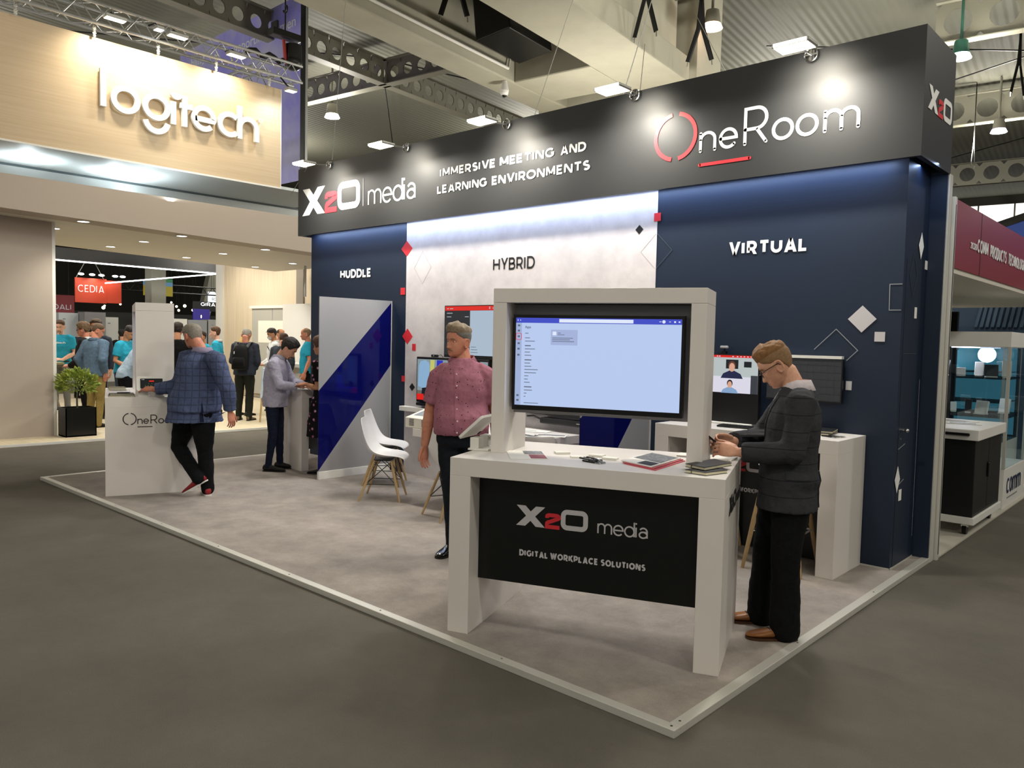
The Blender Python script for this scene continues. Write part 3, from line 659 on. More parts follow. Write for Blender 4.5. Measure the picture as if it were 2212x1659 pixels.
for k in range(9):
    u, v = .70+pr.random()*.06, .185+k*.0115; an = -.62+pr.uniform(-.3, .3)
    e = empty('ballpoint_pen', on_kiosk(K1, KA, u+.02, v, .0005+.0 * k), KA+an, 'black and silver ballpoint pen in the loose pile at the middle of the kiosk top', 'pen', 'pens piled on the near kiosk')
    z = .005+(.007 if k % 2 else 0)
    MB().tube([(-.062, 0, z), (.03, 0, z)], .0048, 8).build('barrel', M_blk, e, True)
    MB().tube([(.03, 0, z), (.058, 0, z), (.07, 0, z)], [.005, .0045, .0012], 8).build('tip', M_steel, e, True)
    MB().box((-.06, -.001, z+.004), (-.02, .001, z+.007)).build('clip', M_steel, e)
for k, (lb) in enumerate(('lowest magazine of the fanned pile, its pink edge showing', 'second magazine up in the fanned pile by the notebooks', 'topmost magazine of the fanned pile, grey photo on its cover')):
    dx = k*.012
    sheet(K1, KA, [(1.124-dx, .09+dx), (1.215-dx, .50), (1.0-dx*1.5, .527), (.93-dx, .23+dx)][0:4], k*.006, .005, 'magazine', lb, 'magazine', M_pink if k < 2 else M_paper, 'magazines on the near kiosk',
          (('photo_print', M_dkprint, R4(.35, .05, .97, .95)), ('dark_print', M_bk, R4(.03, .05, .3, .5))))
def notebook(corners, z, lb):
    c = [sum(p[i] for p in corners)/4 for i in (0, 1)]; e = empty('notebook', on_kiosk(K1, KA, c[0], c[1], z), KA, lb, 'notebook', 'black notebooks on the near kiosk')
    pts = [(p[0]-c[0], p[1]-c[1]) for p in corners]; ins = [(x*.965, y*.965) for x, y in pts]
    MB().prism(pts, (0, 0, 0), LX, LY, .002, .0005).prism(pts, (0, 0, 0), LX, LY, .002, .0155).build('cover', M_bk, e); MB().prism(ins, (0, 0, 0), LX, LY, .0135, .002).build('pages', mat('cream_pages', 'D9D2B4', .7), e)
    MB().prism([(pts[0][0]*.7+pts[1][0]*.3, pts[0][1]*.7+pts[1][1]*.3-.001), (pts[0][0]*.68+pts[1][0]*.32, pts[0][1]*.68+pts[1][1]*.32-.001), (pts[0][0]*.68+pts[1][0]*.32, pts[0][1]*.68+pts[1][1]*.32+.004), (pts[0][0]*.7+pts[1][0]*.3, pts[0][1]*.7+pts[1][1]*.3+.004)], (0, 0, 0), LX, LY, .016, .001).build('elastic_band', M_bk, e)
notebook([(1.272, .105), (1.385, .06), (1.475, .20), (1.36, .285)], 0, 'lower black notebook, cream pages showing, beneath another by the kiosk\'s right post')
notebook([(1.262, .187), (1.372, .108), (1.482, .34), (1.38, .44)], .0185, 'upper black notebook with cream pages on top of another by the right post')
sheet(K1, KA, [(1.14, .66), (1.25, .66), (1.25, .78), (1.14, .78)], 0, .01, 'leaflet_stack', 'small white leaflet stack just behind the kiosk\'s right post', 'leaflets', M_paper)
sheet(K1, KA, [(1.33, .62), (1.45, .60), (1.47, .80), (1.35, .82)], 0, .006, 'leaflet_stack', 'white leaflets under the hands of the man in the dark blazer', 'leaflets', M_paper)

# things on the far kiosk
def flatbook(base, rz, u, v, z, w_, d, h, an, name, lb, cat, m1_, m2_, group=None):
    e = empty(name, on_kiosk(base, rz, u, v, z), rz+an, lb, cat, group)
    MB().box((-w_/2, -d/2, .0005), (w_/2, d/2, .003)).box((-w_/2, -d/2, h-.002), (w_/2, d/2, h)).box((-w_/2, -d/2, .003), (-w_/2+.003, d/2, h-.002)).build('cover', m1_, e); MB().box((-w_/2+.003, -d/2+.004, .003), (w_/2-.004, d/2-.004, h-.002)).build('pages', m2_, e)
    return e
M_cream = mat('cream_pages', 'D9D2B4', .7)
flatbook(K2, KB, 1.33, .15, 0, .16, .24, .016, 0, 'notebook', 'lower black notebook at the near corner of the far kiosk', 'notebook', M_bk, M_cream, 'notebooks on the far kiosk')
flatbook(K2, KB, 1.32, .15, .0165, .15, .22, .014, .05, 'notebook', 'upper black notebook at the near corner of the far kiosk, pens on it', 'notebook', M_bk, M_cream, 'notebooks on the far kiosk')
for k in range(3):
    e = empty('ballpoint_pen', on_kiosk(K2, KB, 1.31+.012*k, .17, .0312), KB+1.5+.2*k, 'dark ballpoint pen lying on the notebooks of the far kiosk', 'pen', 'pens on the far kiosk')
    MB().tube([(-.06, 0, .005), (.045, 0, .005), (.062, 0, .005)], [.0045, .0045, .001], 8).build('barrel', M_blk, e, True)
flatbook(K2, KB, .35, .12, 0, .22, .16, .03, .1, 'magazine_pile', 'pale magazine pile at the far end of the far kiosk, behind its column', 'magazines', mat('khaki_cover', '8E8468', .6), M_cream)
flatbook(K2, KB, 1.40, .70, 0, .12, .16, .012, .1, 'leaflet_stack', 'white leaflet stack by the elbow of the man in the blue blazer', 'leaflets', M_paper, M_paper)

# ------------------------------------------------------------------ huddle counter behind the man in the pale shirt
hc = empty('counter', (-8.55, 5.7, ZF), 0, 'white counter in the HUDDLE corner where the man in the pale shirt leans', 'counter')
MB().box((-.36, -.445, 0), (.355, -.345, .886), bev=.002).build('side_leg', M_white, hc)
MB().box((-.36, .335, 0), (.355, .425, .886), bev=.002).build('side_leg', M_white, hc)
MB().box((-.36, -.445, .886), (.355, .425, .986), bev=.002).build('counter_top', M_white, hc)
MB().box((.18, -.345, .24), (.20, .335, .886)).build('inner_panel', mat('mid_grey_panel', '7C7B79', .6), hc)
def on_hc(x, y): return V((-8.55+x, 5.7+y, ZF+.987))
e = empty('leaflet_holder', on_hc(-.02, .27), .3, 'white tent card on the huddle counter in front of the hanging wall', 'tent card'); MB().prism([(0, 0), (.10, 0), (.05, .15)], (0, -.1, 0), LX, LZ, -.2).build('card', M_paper, e)
e = empty('tablet', on_hc(.12, .02), .5, 'flat white tablet lying under the hands of the man in the pale shirt', 'tablet'); MB().box((-.12, -.09, 0), (.12, .09, .008), bev=.002).build('case', M_white2, e)

# ------------------------------------------------------------------ glass-look partitions with the blue band
M_silver = mat('silver_film', 'ABABAC', .34, metal=.35)
m = bpy.data.materials.new('blue_acrylic'); m.use_nodes = True; nt = m.node_tree; nt.nodes.remove(nt.nodes['Principled BSDF'])
out = nt.nodes['Material Output']; tr = nt.nodes.new('ShaderNodeBsdfTransparent'); tr.inputs[0].default_value = (.02, .03, .62, 1)
gl = nt.nodes.new('ShaderNodeBsdfGlossy'); gl.inputs['Roughness'].default_value = .06; gl.inputs['Color'].default_value = (.55, .6, 1, 1)
df = nt.nodes.new('ShaderNodeBsdfDiffuse'); df.inputs[0].default_value = (.006, .008, .16, 1)
fr = nt.nodes.new('ShaderNodeFresnel'); fr.inputs[0].default_value = 1.5; m1_ = nt.nodes.new('ShaderNodeMixShader'); m1_.inputs[0].default_value = .45; m2_ = nt.nodes.new('ShaderNodeMixShader')
nt.links.new(tr.outputs[0], m1_.inputs[1]); nt.links.new(df.outputs[0], m1_.inputs[2]); nt.links.new(fr.outputs[0], m2_.inputs[0]); nt.links.new(m1_.outputs[0], m2_.inputs[1]); nt.links.new(gl.outputs[0], m2_.inputs[2]); nt.links.new(m2_.outputs[0], out.inputs[0])
M_blue = m
def partition(x, y0, y1, h, label):
    L = y1-y0
    r = empty('glass_partition', (x, y0, ZF), 0, label, 'partition', 'silver and blue partitions')
    H = h-ZF; b0 = .09
    # the blue band runs from the lower near corner up to the upper far corner
    A, B, C_, D_ = (0, .10), (0, 1.02), (L, H-.02), (L, 1.30)
    mb = MB()
    for poly in ([(0, b0), (L, b0), D_, A], [B, C_, (L, H), (0, H)]): mb.prism(poly, (.006, 0, 0), LY, LZ, -.012)
    mb.build('silver_film', M_silver, r)
    MB().prism([A, D_, C_, B], (.005, 0, 0), LY, LZ, -.010).build('blue_band', M_blue, r)
    MB().box((-.02, 0, 0), (.02, L, b0), bev=.003).build('base_rail', M_white2, r)
    MB().box((-.008, L, b0), (.008, L+.012, H)).build('edge_trim', M_alu, r)
    return r
partition(-7.60, 5.09, 6.115, 2.117, 'silver and blue partition at the HUDDLE corner, next to the white chairs')
partition(-3.87, 5.083, 6.11, 2.085, 'silver and blue partition glimpsed beneath the near kiosk\'s screen')

# ------------------------------------------------------------------ chairs, stools, table
M_shell = mat('white_plastic', 'E4E2E0', .35)
def make_chair(loc, rz, label):
    r = empty('shell_chair', (loc[0], loc[1], ZF), rz, label, 'chair', 'white shell chairs with dowel legs')
    prof = [(-.215, .83, .13, .0), (-.222, .80, .165, .012), (-.212, .70, .195, .03), (-.192, .60, .212, .045), (-.162, .52, .222, .055), (-.115, .462, .226, .06), (-.05, .437, .228, .052), (.04, .432, .228, .04), (.12, .44, .222, .028), (.185, .444, .205, .012), (.225, .432, .175, .0), (.237, .412, .15, -.01)]
    n = 15; vs = []; fs = []
    for i, (y, z, w_, cu) in enumerate(prof):
        a = prof[max(0, i-1)]; b_ = prof[min(len(prof)-1, i+1)]; t = V((0, b_[0]-a[0], b_[1]-a[1])).normalized(); nrm = V((0, -t.z, t.y))
        for j in range(n):
            s = -1+2*j/(n-1); vs.append(V((s*w_, y, z))+nrm*(cu*abs(s)**2.4))
    for i in range(len(prof)-1):
        for j in range(n-1): fs.append((i*n+j, i*n+j+1, (i+1)*n+j+1, (i+1)*n+j))
    mb = MB(); mb.add(vs, fs); o = mb.build('seat_shell', M_shell, r, 180)
    sd = o.modifiers.new('solid', 'SOLIDIFY'); sd.thickness = .008; sd.offset = 0
    ss = o.modifiers.new('sub', 'SUBSURF'); ss.levels = 1; ss.render_levels = 2
    top = {}
    for sx in (-1, 1):
        for sy, yf, yt in ((1, .195, .09), (-1, -.215, -.075)):
            p, q = V((sx*.205, yf, 0)), V((sx*.125, yt, .405)); top[(sx, sy)] = (p, q)
            MB().tube([p, p.lerp(q, .5), q], [.010, .0145, .0125], 10).build('leg', M_wood, r, True)
    mb = MB(); w_ = .0042
    for sx in (-1, 1):
        a, b_ = top[(sx, 1)], top[(sx, -1)]
        mb.tube([a[0].lerp(a[1], .42), b_[0].lerp(b_[1], .42)], w_, 6)
        mb.tube([a[0].lerp(a[1], .42), b_[0].lerp(b_[1], .97)], w_, 6); mb.tube([a[0].lerp(a[1], .97), b_[0].lerp(b_[1], .42)], w_, 6)
    for sy in (1, -1):
        a, b_ = top[(1, sy)], top[(-1, sy)]
        mb.tube([a[0].lerp(a[1], .42), b_[0].lerp(b_[1], .97)], w_, 6); mb.tube([a[0].lerp(a[1], .97), b_[0].lerp(b_[1], .42)], w_, 6)
        mb.tube([a[0].lerp(a[1], .97), b_[0].lerp(b_[1], .97)], w_, 6)
    mb.box((-.12, -.08, .40), (.12, .10, .412)).build('wire_brace', M_blk, r)
    return r
ch = make_chair((-6.30, 5.01), math.radians(-49), 'white shell chair with wooden legs, nearest the camera by the silver partition')
def chair_copy(loc, rz, label):
    c = copy_tree(ch); c.location = (loc[0], loc[1], ZF); c.rotation_euler = (0, 0, rz); c['label'] = label; return c
chair_copy((-6.93, 5.53), math.radians(-52), 'white shell chair half hidden behind the nearer one by the silver partition')
chair_copy((-5.22, 4.95), math.radians(-18), 'white shell chair mostly hidden behind the man in the pink shirt')
chair_copy((-4.43, 5.22), math.radians(40), 'pale shell chair whose backrest shows beneath the near kiosk\'s screen')

tb = empty('meeting_table', (-5.35, 5.55, ZF), 0, 'white rounded meeting table against the HYBRID wall', 'table')
out_ = [( .77, .55), (-.60, .55)] + arc(-.45, .0, .32, .53, 118, 240, 14) + [(.45, -.40)] + arc(.5, -.12, .27, .28, -90, 0, 8)
MB().prism(out_, (0, 0, .665), LX, LY, .075).build('table_top', M_white, tb)
MB().box((-.35, .1, 0), (.5, .4, .665), bev=.01).build('pedestal', M_white, tb)
cn = empty('touch_console', (-5.93, 5.12, ZF+.741), 0, 'white sloped touch console with vents on the meeting table', 'console')
mb = MB(); mb.add([(-.18, -.0, 0), (.18, 0, 0), (.18, .4, 0), (-.18, .4, 0), (-.18, 0, .10), (.18, 0, .10), (.18, .4, .21), (-.18, .4, .21)], [(0, 3, 2, 1), (4, 5, 6, 7), (0, 1, 5, 4), (1, 2, 6, 5), (2, 3, 7, 6), (3, 0, 4, 7)]); mb.build('casing', mat('warm_white_plastic', 'E4DECF', .4), cn, bevel=.004)
sl = V((0, .4, .11)).normalized()
mb = MB(); mb.prism([(-.13, .07), (.13, .07), (.13, .33), (-.13, .33)], (0, 0, .10), LX, sl, .001, .001); mb.build('touch_glass', mat('grey_glass', '8F9AA0', .15), cn)
mb = MB()
for sx in (-.085, .10):
    for k in range(6): mb.box((sx-.035, -.0015, .022+k*.012), (sx+.035, .001, .028+k*.012))
mb.build('vent_slots', M_bk, cn)
tr_ = MB().box((-7.33, 6.04, .80), (-6.62, 6.134, .855), bev=.004).build('cable_trunk', M_white2); tag(tr_, 'white cable trunk along the HYBRID wall beneath the left screen', 'trunk')
for k, (x, y, an, lb) in enumerate(((-5.05, 5.92, .3, 'printed sheet on the meeting table beneath the near kiosk\'s screen, at left'), (-4.82, 5.55, -.2, 'dark printed leaflet near the right end of the meeting table'), (-4.72, 5.75, .5, 'white leaflet with a dark edge at the meeting table\'s right end'))):
    e = empty('leaflet', (x, y, ZF+.741), an, lb, 'leaflet', 'leaflets on the meeting table')
    MB().box((-.15, -.1, 0), (.15, .1, .003)).build('paper', M_paper, e); MB().box((-.13, -.02, .003), (.0 if k == 0 else .13, .05 if k else .0, .0036)).build('dark_print', M_dkprint, e)

def make_stool(loc, rz, label):
    r = empty('bar_stool', (loc[0], loc[1], ZF), rz, label, 'stool', 'wooden legged bar stools')
    rings = []
    for z, k in ((.735, .6), (.742, .95), (.755, 1.0), (.765, .97), (.768, .8)):
        rings.append([V((.185*k*math.cos(a), .185*k*math.sin(a), z+.018*(math.sin(a)**2)*(k > .9))) for a in [2*PI*j/24 for j in range(24)]])
    MB().loft(rings).build('seat', M_shell, r, True)
    f = []
    for sx, sy in ((1, 1), (-1, 1), (-1, -1), (1, -1)):
        p, q = V((sx*.21, sy*.21, 0)), V((sx*.10, sy*.10, .74)); f.append(p.lerp(q, .38))
        MB().tube([p, p.lerp(q, .5), q], [.013, .019, .016], 10).build('leg', M_wood, r, True)
    MB().tube(f+[f[0]], .007, 8).build('foot_ring', mat('white_metal', 'C9C9C6', .4, metal=.3), r, True)
    return r
st = make_stool((-2.38, 5.62), math.radians(5), 'bar stool with pale wooden legs, directly behind the man in the dark blazer')
s2 = copy_tree(st); s2.location = (-3.02, 5.72, ZF); s2.rotation_euler = (0, 0, .3); s2['label'] = 'bar stool mostly hidden behind the near kiosk\'s right side'

# ------------------------------------------------------------------ screens on the wall
def wall_screen(name, x0, x1, z0, z1, y, label, t=.05):
    s = empty(name, ((x0+x1)/2, y, z0), 0, label, 'screen')
    MB().box((x0-(x0+x1)/2, 0, 0), (x1-(x0+x1)/2, t, z1-z0), bev=.003).build('bezel', M_blk, s)
    MB().box((-.15, t, .1), (.15, 6.137-y, z1-z0-.1)).build('mount_bracket', M_blk, s)
    return s
s = wall_screen('wall_screen', -6.575, -5.35, 1.465, 2.045, 6.06, 'upper HYBRID wall screen with a red bar, behind the man in pink')
O = (-.6, 0, .03); w_ = 1.2
scr(s, 'picture', emat('pale', 'B4C6D8', .85), O, LX, LZ, [(.40, 0, w_, .49)])
scr(s, 'title_bar', E_red, O, LX, LZ, [(0, .492, w_, .54)])
scr(s, 'dark_pane', emat('pane', '26282C', 1), O, LX, LZ, [(0, .0, .40, .49)])
scr(s, 'list_lettering', emat('pale_text', 'B8BEC4', .9), O, LX, LZ, [(.03, .46, .12, .468), (.03, .42, .10, .427), (.32, .42, .38, .427), (.03, .51, .06, .518), (.08, .51, .13, .518), (.69, .505, .705, .53), (.74, .51, .8, .518)], .0022)
scr(s, 'note_lettering', E_txt, O, LX, LZ, [(.42, .09, .50, .096), (.42, .06, .52, .066), (.42, .03, .53, .036)], .0022)
s = wall_screen('wall_screen', -7.03, -5.85, .925, 1.455, 6.05, 'lower HYBRID wall screen showing people, left of the man in pink')
O = (-.575, 0, .03)
scr(s, 'picture', emat('room', '8FA3A8', .8), O, LX, LZ, [(0, 0, 1.15, .475)])
scr(s, 'floor_tone', emat('roomfloor', '7C7468', .7), O, LX, LZ, [(0, 0, 1.15, .11)], .0022)
def blob(pts): return [(x, y) for x, y in pts]
mb = MB(); mb.prism([(.02, .16), (.03, .40), (.06, .45), (.14, .465), (.20, .44), (.215, .40), (.21, .2), (.17, .15), (.09, .14)], O, LX, LZ, .0006, .003); mb.build('blue_shirt_shape', emat('shirt', '8FB4D6', .9), s)
mb = MB(); mb.prism([(.08, .05), (.09, .15), (.17, .16), (.17, .05)], O, LX, LZ, .0006, .0026); mb.build('dark_shape', E_dark, s)
mb = MB(); mb.prism([(.22, .30), (.23, .47), (.30, .47), (.29, .30)], O, LX, LZ, .0006, .003); mb.build('yellow_shape', emat('yellow', 'C9C86A', .9), s)
mb = MB(); mb.prism([(.33, .25), (.34, .47), (.44, .47), (.42, .25)], O, LX, LZ, .0006, .003); mb.build('blue_shape', emat('blue', '2A2FC0', .9), s)
scr(s, 'red_button', E_red, O, LX, LZ, [(0, 0, .12, .07)], .0036)
mb = MB(); mb.prism(arc(1.0, .40, .09, .08, 0, 360, 14)[:-1], O, LX, LZ, .0006, .003); mb.build('head_shape', E_dark, s)
e = empty('webcam', (-6.73, 6.045, 1.458), 0, 'small black webcam on top of the lower HYBRID screen', 'webcam', 'webcams on the screens'); MB().box((-.05, 0, .0), (.05, .035, .03), bev=.008).build('body', M_blk, e); MB().tube([(.05, .02, .02), (.09, .03, .03), (.12, .04, .0)], .003, 6).build('cable', M_blk, e); MB().disc((0, 0, .016), (0, -1, 0), .008, .002).build('lens', M_steel, e)
sb = empty('soundbar', (-6.45, 6.04, .885), 0, 'black soundbar under the lower HYBRID screen', 'soundbar'); MB().box((-.58, 0, 0), (.55, .09, .035), bev=.01).build('body', M_blk, sb)
s = wall_screen('wall_screen', -5.75, -4.47, .93, 1.46, 6.05, 'dark screen whose lower edge shows under the near kiosk\'s screen'); scr(s, 'picture', E_dark, (-.6, 0, .03), LX, LZ, [(0, 0, 1.2, .47)])
sb = empty('soundbar', (-4.83, 6.02, .845), 0, 'black soundbar with a small white mark, beneath the near kiosk\'s screen', 'soundbar'); MB().box((-.27, 0, 0), (.33, .11, .06), bev=.012).build('body', M_blk, sb); MB().box((.2, -.001, .028), (.24, .001, .034)).build('white_mark', M_sign, sb); MB().tube([(-.27, .05, .03), (-.4, .06, .06), (-.5, .08, .05)], .01, 6).build('cable', M_blk, sb, True)
# VIRTUAL wall: tall call screen standing on the counter, and the dark fabric screen
s = empty('call_screen', (-2.985, 6.02, ZF+.987), 0, 'tall screen on the white counter with two people in a video call', 'screen')
MB().box((-.32, 0, .012), (.195, .05, .575), bev=.003).build('bezel', M_blk, s)
MB().box((-.33, -.06, 0), (.15, .05, .012), bev=.003).build('white_base', M_white2, s)
O = (-.312, 0, .258); W_, H_ = .497, .31
scr(s, 'picture', emat('call_wall', 'B9C2C2', .95), O, LX, LZ, [(0, 0, W_, H_)])
scr(s, 'title_bar', E_red, O, LX, LZ, [(0, H_-.018, W_, H_)], .0022)
scr(s, 'title_marks', E_white, O, LX, LZ, [(x, H_-.012, x+.012, H_-.006) for x in (.13, .15, .27, .31, .34, .37, .40, .43)], .003)
scr(s, 'white_wall', emat('call_white', 'D8D6E4', 1), O, LX, LZ, [(0, 0, W_*.88, .135)], .0022)
scr(s, 'tool_rail', emat('rail_dark', '3A3E44', 1), O, LX, LZ, [(W_*.88, 0, W_, .15)], .0026)
def face(cx, cz, k, hair, shirt, skin='D9A58C'):
    mb = MB(); mb.prism(arc(cx, cz+.045*k, .03*k, .036*k, 0, 360, 18)[:-1], O, LX, LZ, .0006, .0032); mb.build('face_hair', hair, s)
    mb = MB(); mb.prism([(cx-.09*k, cz-.05*k), (cx-.07*k, cz-.015*k), (cx-.02*k, cz+.008*k), (cx+.02*k, cz+.008*k), (cx+.07*k, cz-.015*k), (cx+.09*k, cz-.05*k)], O, LX, LZ, .0006, .0036); mb.build('shirt_shape', shirt, s)
    mb = MB(); mb.prism(arc(cx, cz+.033*k, .023*k, .033*k, 0, 360, 18)[:-1], O, LX, LZ, .0006, .0042); mb.build('face_shape', emat('skin', skin, .95), s)
scr(s, 'picture_frame', E_dark, O, LX, LZ, [(.215, .20, .325, .275), (.375, .215, .44, .262)], .0024)
face(.27, .175, 1.1, emat('brown_hair', '6B4030', .8), emat('navy', '232A4A', .9)); face(.255, .04, .85, emat('black_hair', '1E1A1C', .9), emat('pale_blue', '86A6CC', .95))
mb = MB(); mb.prism([(0, .135), (0, .17), (.02, .165), (.055, .135)], O, LX, LZ, .0006, .003); mb.prism([(0, 0), (0, .09), (.025, .06), (.04, 0)], O, LX, LZ, .0006, .003); mb.build('red_chair_shape', emat('crimson', 'A02040', .9), s)
e = empty('webcam', (-3.13, 6.06, ZF+.987+.576), 0, 'webcam with a pale front on top of the call screen', 'webcam', 'webcams on the screens'); MB().box((-.02, .0, .0), (.02, .03, .025)).box((-.05, 0, 0), (-.02, .02, .008)).build('clip', M_blk, e); MB().box((-.035, -.005, .045), (.035, .025, .07), bev=.008).build('body', mat('grey_plastic', '9A9A9C', .4), e); MB().box((-.006, .005, .02), (.006, .02, .046)).build('neck', M_blk, e)
s = empty('fabric_screen', (-2.41, 6.08, 1.26), 0, 'dark grey fabric screen with a white top bar on the VIRTUAL wall', 'screen')
mf = mat('grid_fabric', '34373D', .8); MB().box((-.34, 0, 0), (.247, .03, .325)).build('fabric', mf, s); MB().box((-.34, -.006, .325), (.247, .04, .347)).build('top_bar', M_white2, s)
mb = MB()
for k in range(1, 6): mb.box((-.34, -.0012, k*.055), (.247, 0, k*.055+.0015))
for k in range(1, 11): mb.box((-.34+k*.053, -.0012, 0), (-.3388+k*.053, 0, .325))
mb.build('grid_print', mat('faint_line2', '464A52', .7), s)
MB().box((-.345, 0, -.012), (.252, .03, 0)).box((.247, -.002, -.012), (.256, .03, .325)).build('dark_frame', M_blk, s)
e = empty('keyboard', (-2.83, 5.80, ZF+.987), .1, 'black keyboard on the white counter in front of the call screen', 'keyboard'); MB().box((-.17, -.06, 0), (.17, .06, .014), bev=.003).build('case', M_blk, e)
mb = MB()
for i in range(13):
    for j in range(4): mb.box((-.16+i*.0247, -.052+j*.027, .014), (-.14+i*.0247, -.03+j*.027, .018))
mb.build('keys', M_bk, e)
for k, (x, y, z, an, lb) in enumerate(((-2.27, 5.98, 0, .1, 'lower dark notebook at the right end of the white counter'), (-2.26, 5.99, .016, .2, 'upper cream edged notebook at the right end of the white counter'))):
    e = empty('notebook', (x, y, ZF+.987+z), an, lb, 'notebook', 'notebooks on the white counter'); MB().box((-.1, -.14, .0), (.1, .14, .002)).box((-.1, -.14, .013), (.1, .14, .015)).build('cover', M_bk, e); MB().box((-.097, -.137, .002), (.097, .137, .013)).build('pages', M_cream, e)
for k in range(4):
    e = empty('ballpoint_pen', (-2.12+.012*k, 5.76+.018*k, ZF+.987), .2*k-.3, 'dark ballpoint pen in the loose pile at the white counter\'s right end', 'pen', 'pens on the white counter')
    MB().tube([(-.06, 0, .005), (.03, 0, .005), (.065, 0, .005)], [.0048, .0048, .001], 8).build('barrel', M_blk, e, True); MB().tube([(.03, 0, .005), (.055, 0, .005)], .0052, 8).build('tip', M_steel, e, True)
# ------------------------------------------------------------------ the taupe stand across the aisle
M_taupe = mat('taupe_laminate', 'B5A89B', .6)
m = mat('oak_laminate', 'C9B291', .5); nt, b = nodes_of(m)
tc = nt.nodes.new('ShaderNodeTexCoord'); mp = nt.nodes.new('ShaderNodeMapping'); mp.inputs['Scale'].default_value = (1, .6, 26); n1 = nt.nodes.new('ShaderNodeTexNoise'); n1.inputs['Scale'].default_value = 1.4; n1.inputs['Detail'].default_value = 5
cr = nt.nodes.new('ShaderNodeValToRGB'); cr.color_ramp.elements[0].color = lin('C3AB8A'); cr.color_ramp.elements[1].color = lin('CCB696'); cr.color_ramp.elements[0].position = .3; cr.color_ramp.elements[1].position = .7
nt.links.new(tc.outputs['Object'], mp.inputs['Vector']); nt.links.new(mp.outputs['Vector'], n1.inputs['Vector']); nt.links.new(n1.outputs['Fac'], cr.inputs['Fac']); nt.links.new(cr.outputs['Color'], b.inputs['Base Color']); M_oak = m
def grainy(name, a, c, sc):
    m = mat(name, a, .5); nt, b = nodes_of(m)
    tc = nt.nodes.new('ShaderNodeTexCoord'); mp = nt.nodes.new('ShaderNodeMapping'); mp.inputs['Scale'].default_value = sc; n1 = nt.nodes.new('ShaderNodeTexNoise'); n1.inputs['Scale'].default_value = 1.5; n1.inputs['Detail'].default_value = 6
    cr = nt.nodes.new('ShaderNodeValToRGB'); cr.color_ramp.elements[0].color = lin(c); cr.color_ramp.elements[1].color = lin(a); cr.color_ramp.elements[0].position = .35; cr.color_ramp.elements[1].position = .65
    nt.links.new(tc.outputs['Object'], mp.inputs['Vector']); nt.links.new(mp.outputs['Vector'], n1.inputs['Vector']); nt.links.new(n1.outputs['Fac'], cr.inputs['Fac']); nt.links.new(cr.outputs['Color'], b.inputs['Base Color']); return m
M_ash = grainy('ash_boards', 'E3D3B9', 'D3C2A6', (30, 30, .5)); M_floorw = grainy('pale_board_floor', 'DACDB2', 'CBBD9F', (.5, 22, 1))
ed = [(-12.74, .5), (-12.33, 10.5), (-22, 10.5), (-22, .5)]
struct(MB().prism(ed, (0, 0, 0), UX, UY, .04).build('floor_boards', M_floorw))
struct(MB().prism([(-12.735, .5), (-12.325, 10.5), (-12.345, 10.5), (-12.755, .5)], (0, 0, 0), UX, UY, .036, .006).build('trim_4', M_white2))
w_ = empty('wall_aisle'); struct(w_)
MB().box((-13.55, -1, .04), (-13.345, 4.165, 3.33)).build('taupe_panel', M_taupe, w_); MB().box((-13.56, 4.165, .04), (-13.345, 4.21, 3.33)).build('white_edge', M_white2, w_)
def zs(Y): return 3.335-.0284*(Y-3.26)
mb = MB(); ya, yb = .5, 9.9
mb.add([V((x, y, z)) for y in (ya, yb) for x, z in ((-12.5, zs(y)-.005), (-12.5, 3.80), (-13.0, 3.80), (-13.0, zs(y)-.005))], [(0, 1, 2, 3), (7, 6, 5, 4), (0, 4, 5, 1), (1, 5, 6, 2), (2, 6, 7, 3), (3, 7, 4, 0)])
cp = empty('canopy', (-14.5, 5, 3.3)); tag(struct(cp), 'taupe canopy beam and white soffit of the stand across the aisle', 'canopy')
o = mb.build('beam', M_taupe, cp); o.matrix_parent_inverse = Matrix.Translation((14.5, -5, -3.3))
mb = MB(); mb.add([V((x, y, zs(y)+dz)) for y in (ya, yb) for x, dz in ((-13.0, 0), (-13.0, .2), (-16.6, .2), (-16.6, 0))], [(0, 1, 2, 3), (7, 6, 5, 4), (0, 4, 5, 1), (1, 5, 6, 2), (2, 6, 7, 3), (3, 7, 4, 0)])
o = mb.build('soffit', mat('soffit_white', 'DCD6CC', .6), cp); o.matrix_parent_inverse = Matrix.Translation((14.5, -5, -3.3))
E_dl = mat('downlight_glow', 'FFFFFF', .4, emit='FFFBF0', es=9)
for k, (x, y) in enumerate(((-12.70, 4.39), (-14.02, 4.41), (-15.62, 5.87), (-14.19, 5.89), (-12.75, 5.90), (-15.89, 7.45), (-14.42, 7.48), (-12.96, 7.53), (-16.07, 9.09), (-14.54, 9.08))):
    z = (zs(y) if x < -13 else zs(y)-.005)-.001
    pos = ('first', 'second', 'third')[min(2, max(0, int((-12.4-x)/1.35)))]
    row = ('by the taupe pillar', 'above the plant', 'above the topiary aisle', 'over the white kiosk', 'over the man in the blue blazer', 'over the blonde woman')[min(5, int((y-4.2)/.95))]
    e = empty('downlight', (x, y, z), 0, 'round downlight in the white soffit, %s from the aisle, %s' % (pos, ('nearest the taupe pillar', 'second row from the taupe pillar', 'third row from the taupe pillar', 'fourth row from the taupe pillar')[min(3, int((y-4)/1.5))]), 'lamp', 'downlights in the taupe canopy')
    MB().tube([(.085*math.cos(a), .085*math.sin(a), -.003) for a in [2*PI*j/20 for j in range(21)]], .008, 6).build('trim_ring', M_white2, e, True)
    MB().disc((0, 0, -.006), (0, 0, 1), .075, .004).build('lens', E_dl, e)
    light('SPOT', 'downlight_beam', (x, y, z-.03), 95, (1, .95, .84), aim=(x, y, 0), spot_size=math.radians(125), spot_blend=.8, shadow_soft_size=.07)
